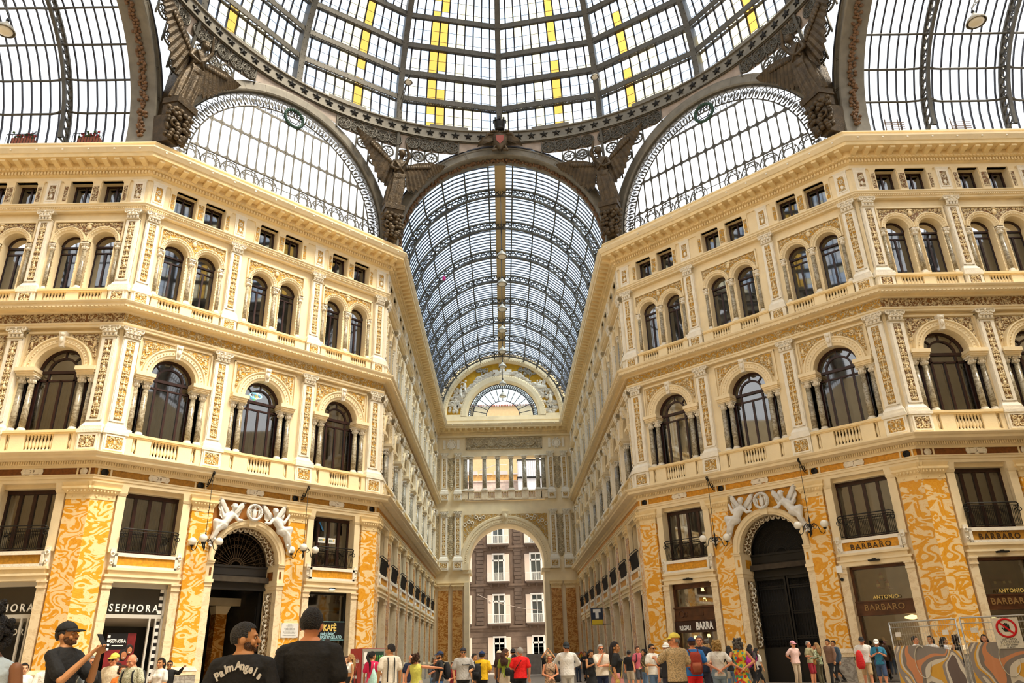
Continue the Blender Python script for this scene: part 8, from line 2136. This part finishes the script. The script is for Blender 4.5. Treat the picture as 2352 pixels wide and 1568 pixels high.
P = person('person in white cap and blue top looking at a phone near the mesh fence', 2011, 1468, 28.5, -25, ('phone', 'phone'), nod=14, sex='f', skin='red', hair='pony', hairc=BLH, cap=(WH, 'cap'), glasses=(.02, .05, .2), top_=((.03, .20, .34), 'short'), bottom=((.05, .08, .16), 'shorts'), stride=.2, wide=1.1); phone(P, 'phone in the hands of the white-capped person', 0)
# --- behind the fence
person('person in white tee and dark hair behind the first fence panel', 2100, 1461, 26, 30, skin='red', hair='short', top_=(WH, 'short'))
person('person in white tee with tied hair behind the mesh, looking aside', 2134, 1460, 26.5, -60, sex='f', skin='tan', hair='pony', hairc=DKH, top_=(WH, 'short'))
person('person with long black hair in white top behind the fence tarpaulin', 2166, 1463, 26, 70, sex='f', skin='tan', hair='long', hairc=DKH, top_=((.66, .66, .68), 'short'))
person('person with curly hair in black vest behind the fence joint', 2190, 1458, 27, -150, sex='f', skin='tan', hair='curly', hairc=(.05, .03, .02), top_=(BK, 'sleeveless'))
person('person with dark bob in black jacket behind the second fence panel', 2258, 1457, 25.5, -30, sex='f', skin='red', hair='long', hairc=DKH, top_=(BK, 'jacket'))
# ------------------------------------------------------------------ mesh fence, drinks machine, hoarding
STEEL = plain('galvanised_steel', (.52, .51, .48), .35, metal=.7)
def tarp_mat():
    m, nt, out = nodes_of('printed_tarpaulin'); b = N(nt, 'ShaderNodeBsdfPrincipled'); b.inputs['Roughness'].default_value = .6; nt.links.new(b.outputs[0], out.inputs[0])
    tc = N(nt, 'ShaderNodeTexCoord'); n = N(nt, 'ShaderNodeTexNoise', i_Scale=.9, i_Detail=.5, i_Distortion=1.1); nt.links.new(tc.outputs['Object'], n.inputs['Vector'])
    r = ramp(nt, [(0, (.25, .22, .2)), (.36, (.62, .26, .12)), (.42, (.22, .19, .17)), (.47, (.68, .62, .52)), (.52, (.70, .38, .05)), (.56, (.30, .26, .24)), (.60, (.70, .64, .54)), (.66, (.15, .11, .10))], 'CONSTANT')
    nt.links.new(n.outputs['Fac'], r.inputs[0]); nt.links.new(r.outputs[0], b.inputs['Base Color']); return m
TARP = tarp_mat()
def fence_panel(a, b, zt, zb, label, sag):
    a, b = Vector(a), Vector(b); d = b - a; L = d.length; M_ = frame((a.x, a.y), (d.x / L, d.y / L)); r = empty('fence_panel', M_, label=label, cat='fence', group='mesh fence panels')
    mb = MB()
    for x in (0, L): mb.tube([(x, 0, 0), (x, 0, zt)], .021, 8)
    mb.tube([(0, 0, zt), (L, 0, zt)], .021, 8); mb.tube([(0, 0, zt - .14), (L, 0, zt - .14)], .012, 6); mb.tube([(0, 0, .15), (L, 0, .15)], .018, 8)
    for x in (0, L): mb.box(x - .18, x + .18, -.35, .35, 0, .12)
    mb.build('frame', [STEEL], r)
    mb = MB(); n = int(L / .07)
    for i in range(1, n): mb.bar((L * i / n, 0, .15), (L * i / n, 0, zt - .0), .005)
    for z in (.5, .9, 1.3, zt - .32, zt - .62): mb.bar((0, 0, z), (L, 0, z), .007)
    mb.build('wire_mesh', [STEEL], r)
    mb = MB(); K = 16; A, B2 = [], []
    for i in range(K + 1):
        x = .03 + (L - .06) * i / K; zz = zb - sag(x / L); A.append((x, -.04 - .015 * sin(i * 1.7), .18)); B2.append((x, -.035, zz))
    mb.strip(A, B2); C2 = [(p[0], p[1] + .006, p[2]) for p in A]; D2 = [(p[0], p[1] + .006, p[2]) for p in B2]; mb.strip(C2, D2); mb.strip(B2, D2)
    t = mb.build('tarpaulin', [TARP], r)
    mb = MB(); mb.tube([(L * .42 + .22 * cos(a_), -.058, zb - .42 + .40 * sin(a_)) for a_ in [PI * .35 + 2 * PI * i / 30 * .82 for i in range(31)]], .012, 4); mb.build('drawn_loop', [pm((.70, .64, .50))], t)
    return r, L
f1, f2, f3 = at(2042, 1432, 23.0), at(2198, 1418, 21.2), at(2420, 1410, 20.4)
z1 = (f1.z + f2.z) / 2; z2 = (f2.z + f3.z) / 2
r1, L1_ = fence_panel((f1.x, f1.y, 0), (f2.x - .06, f2.y, 0), z1, z1 - .62, 'steel mesh fence panel with printed tarpaulin nearer the gate', lambda t: .32 * max(0, t - .45))
r2, L2_ = fence_panel((f2.x + .06, f2.y, 0), (f3.x, f3.y, 0), z2, z2 - .62, 'steel mesh fence panel carrying the no-entry sign', lambda t: 0)
for r_, L, zt, us in ((r1, L1_, z1, (.12, .83)), (r2, L2_, z2, (.13,))):
    for u in us:
        mb = MB(); mb.box(-.09, .09, -.012, -.004, -.06, .06); o = mb.build('paper_tag', [pm(WH)], M=r_.matrix_world @ T(L * u, -.02, zt - .32)); tag(o, 'small blank paper tag wired to the mesh fence %s' % ('at its gate end' if u == .12 else 'near the panel joint' if u == .83 else 'left of the no-entry sign'), 'tag', 'paper tags on the fence')
p_ = at(2316, 1450, 20.65); inv = r2.matrix_world.inverted() @ p_
sg = empty('no_entry_sign', r2.matrix_world @ T(inv.x, -.05, inv.z), label='white sign with red prohibition ring over a black hand on the fence', cat='sign')
mb = MB(); mb.box(-.30, .30, -.01, 0, -.40, .34); mb.build('plate', [pm((.74, .70, .60), 'gloss')], sg)
RED = pm((.62, .012, .015), 'gloss'); mb = MB(); mb.tube([(.215 * cos(2 * PI * i / 36), -.014, .09 + .215 * sin(2 * PI * i / 36)) for i in range(36)], .028, 6, closed=True); mb.bar((-.155, -.02, .245), (.155, -.02, -.065), .045, .012, up=(0, 1, 0)); mb.build('prohibition_ring', [RED], sg)
mb = MB(); mb.box(-.055, .075, -.016, -.011, .0, .10)
for k, (x, hgt) in enumerate(((-.042, .19), (-.008, .215), (.026, .205), (.06, .175))): mb.box(x - .014, x + .014, -.016, -.011, .09, hgt)
mb.bar((-.05, -.0135, .03), (-.10, -.0135, .10), .028, .005, up=(0, 1, 0)); mb.build('hand_symbol', [pm((.01, .02, .015), 'gloss')], sg)
for k, (w_, s_, z) in enumerate((('VIETATO', .080, -.185), ("L'ACCESSO", .080, -.255), ('ai non addetti', .055, -.315), ('ai lavori', .055, -.365))): text(w_, s_, pm((.02, .02, .02), 'gloss'), sg, T(0, -.013, z), 'sign_lettering', .002, .0, 1.05)
# drinks machine
v = at(838, 1489, 29.); k_ = v.z / 1.83
vm = empty('vending_machine', T(v.x + .1, v.y, 0) @ RZ(math.radians(38)) @ Matrix.Diagonal((k_, k_, k_, 1)), label='tall red drinks vending machine beside the coffee bar corner pillar', cat='vending machine')
mb = MB(); mb.box(-.46, .46, -.42, .42, .06, 1.83); mb.build('cabinet', [plain('machine_red', (.36, .010, .014), .35)], vm)
mb = MB(); mb.box(-.44, .44, -.47, -.42, .08, 1.81); mb.build('front_frame', [STEEL], vm)
mb = MB(); mb.box(-.24, .40, -.475, -.465, .55, 1.72); mb.build('front_window', [plain('machine_glass', (.02, .05, .04), .1, spec=.8)], vm)
mb = MB()
for z in (.62, .88, 1.14, 1.40):
    for kx in range(6): mb.lathe([(.035, z), (.035, z + .14), (.012, z + .2)], 7, (-.17 + kx * .10, -.49))
tag(mb.build('drink_bottles', [plain('green_bottles', (.06, .25, .05), .3, var=.6, scale=9)], vm), kind='stuff')
mb = MB(); mb.box(-.40, -.27, -.485, -.475, 1.32, 1.70); mb.box(-.4, -.27, -.485, -.475, .9, 1.15); mb.build('price_sheet', [pm(WH)], vm)
for sx in (-1,):
    text('Coca-Cola', .19, pm((.80, .78, .76)), vm, Matrix.Translation((-.47, 0, 1.42)) @ RZ(-PI / 2), 'script_logo', .004, .003, .9, shear=.35, sx=.75)
    mb = MB(); mb.tube([(-.465, .25 * cos(2 * PI * i / 24), 1.42 + .25 * sin(2 * PI * i / 24)) for i in range(24)], .006, 4, closed=True)
    mb.build('logo_ring', [pm((.6, .05, .05))], vm)
    mb = MB()
    for yy in (-.1, .1): mb.lathe([(.05, .5), (.055, .7), (.04, .85), (.06, 1.0), (.02, 1.15), (.02, 1.22)], 10, (-.44, yy))
    mb.build('bottle_picture', [plain('cola_brown', (.12, .02, .015), .25)], vm)
    mb = MB()
    for yy in (-.1, .1): mb.lathe([(.058, .85), (.064, .95)], 10, (-.44, yy), cap=False); mb.lathe([(.024, 1.2), (.024, 1.24)], 10, (-.44, yy))
    mb.build('bottle_label', [pm((.8, .78, .76))], vm)
# grey hoarding at the far exit
for i, (x0, x1, tx) in enumerate(((1208, 1300, 'nearest the exit arch middle'), (1304, 1404, 'nearest the shaded wall'))):
    a, b = at(x0, 1500, 76), at(x1, 1498, 76); o = empty('hoarding', frame((a.x, a.y), (1, 0)), label='grey construction hoarding across the far exit, %s' % tx, cat='hoarding', group='grey hoardings at the exit'); L = b.x - a.x
    mb = MB(); mb.box(0, L, 0, .08, .1, 1.85); mb.build('board', [plain('hoarding_grey_%d' % i, (.36, .33, .30), .7, var=.15)], o)
    mb = MB()
    for x in (0, L / 2, L - .06): mb.box(x, x + .06, -.05, .12, 0, 1.95)
    mb.build('post', [STEEL], o)
w_ = at(1335, 1503, 74); ws = empty('warning_sign', T(*w_), label='small yellow and red warning triangle on the far hoarding', cat='sign')
mb = MB(); mb.add([(-.36, 0, -.3), (.36, 0, -.3), (0, 0, .33), (-.36, .03, -.3), (.36, .03, -.3), (0, .03, .33)], [(0, 1, 2), (5, 4, 3), (0, 3, 4, 1), (1, 4, 5, 2), (2, 5, 3, 0)]); mb.build('red_border', [pm((.60, .06, .02), 'gloss')], ws)
mb = MB(); mb.add([(-.23, -.006, -.225), (.23, -.006, -.225), (0, -.006, .18)], [(0, 1, 2)]); mb.build('yellow_field', [pm((.75, .48, .04), 'gloss')], ws); mb = MB(); mb.box(-.03, .03, -.012, -.007, -.16, .05); mb.build('symbol', [pm(BK, 'gloss')], ws); mb = MB(); mb.box(-.03, .03, .03, .06, -1.2, .2); mb.build('post', [STEEL], ws)
bx = at(1262, 1518, 72); o = empty('equipment_case', T(bx.x, bx.y, 0), label='black equipment case standing before the far hoarding', cat='case'); mb = MB(); mb.box(-.7, .7, -.3, .3, 0, 1.25); mb.build('box', [pm((.02, .02, .022))], o); mb = MB()
for x in (-.72, .72): mb.box(x - .03, x + .03, -.33, .33, .05, 1.28)
mb.build('metal_edge', [STEEL], o)
# floor
mb = MB(); mb.quad((-45, -12, 0), (45, -12, 0), (45, 125, 0), (-45, 125, 0))
def floor_mat():
    m, nt, out = nodes_of('patterned_marble_floor')
    b = N(nt, 'ShaderNodeBsdfPrincipled'); b.inputs['Roughness'].default_value = .35
    tc = N(nt, 'ShaderNodeTexCoord'); ck = N(nt, 'ShaderNodeTexChecker', i_Scale=.7)
    ck.inputs['Color1'].default_value = (.46, .40, .33, 1); ck.inputs['Color2'].default_value = (.30, .26, .22, 1)
    nt.links.new(tc.outputs['Object'], ck.inputs['Vector']); nt.links.new(ck.outputs[0], b.inputs['Base Color']); nt.links.new(b.outputs[0], out.inputs[0])
    return m
tag(mb.build('floor', [floor_mat()]), kind='structure')

# the half of the hall behind the viewer: plain faces of the same height
mb = MB(); yb0, yb1 = 2 * YC - Y1, 2 * YC - Y2
pts = [(-HA - 14, yb0), (-HA, yb0), (-HB, yb1), (-HB, yb1 - 30), (HB, yb1 - 30), (HB, yb1), (HA, yb0), (HA + 14, yb0)]
for a, b in zip(pts, pts[1:]):
    mb.quad((*a, 0), (*b, 0), (*b, 26.4), (*a, 26.4))
for s in (-1, 1): mb.quad((s * (HA + 14), yb0, 0), (s * (HA + 14), Y1 + .3, 0), (s * (HA + 14), Y1 + .3, 26.4), (s * (HA + 14), yb0, 26.4))
tag(mb.build('wall_rear', [CREAM]), kind='structure')
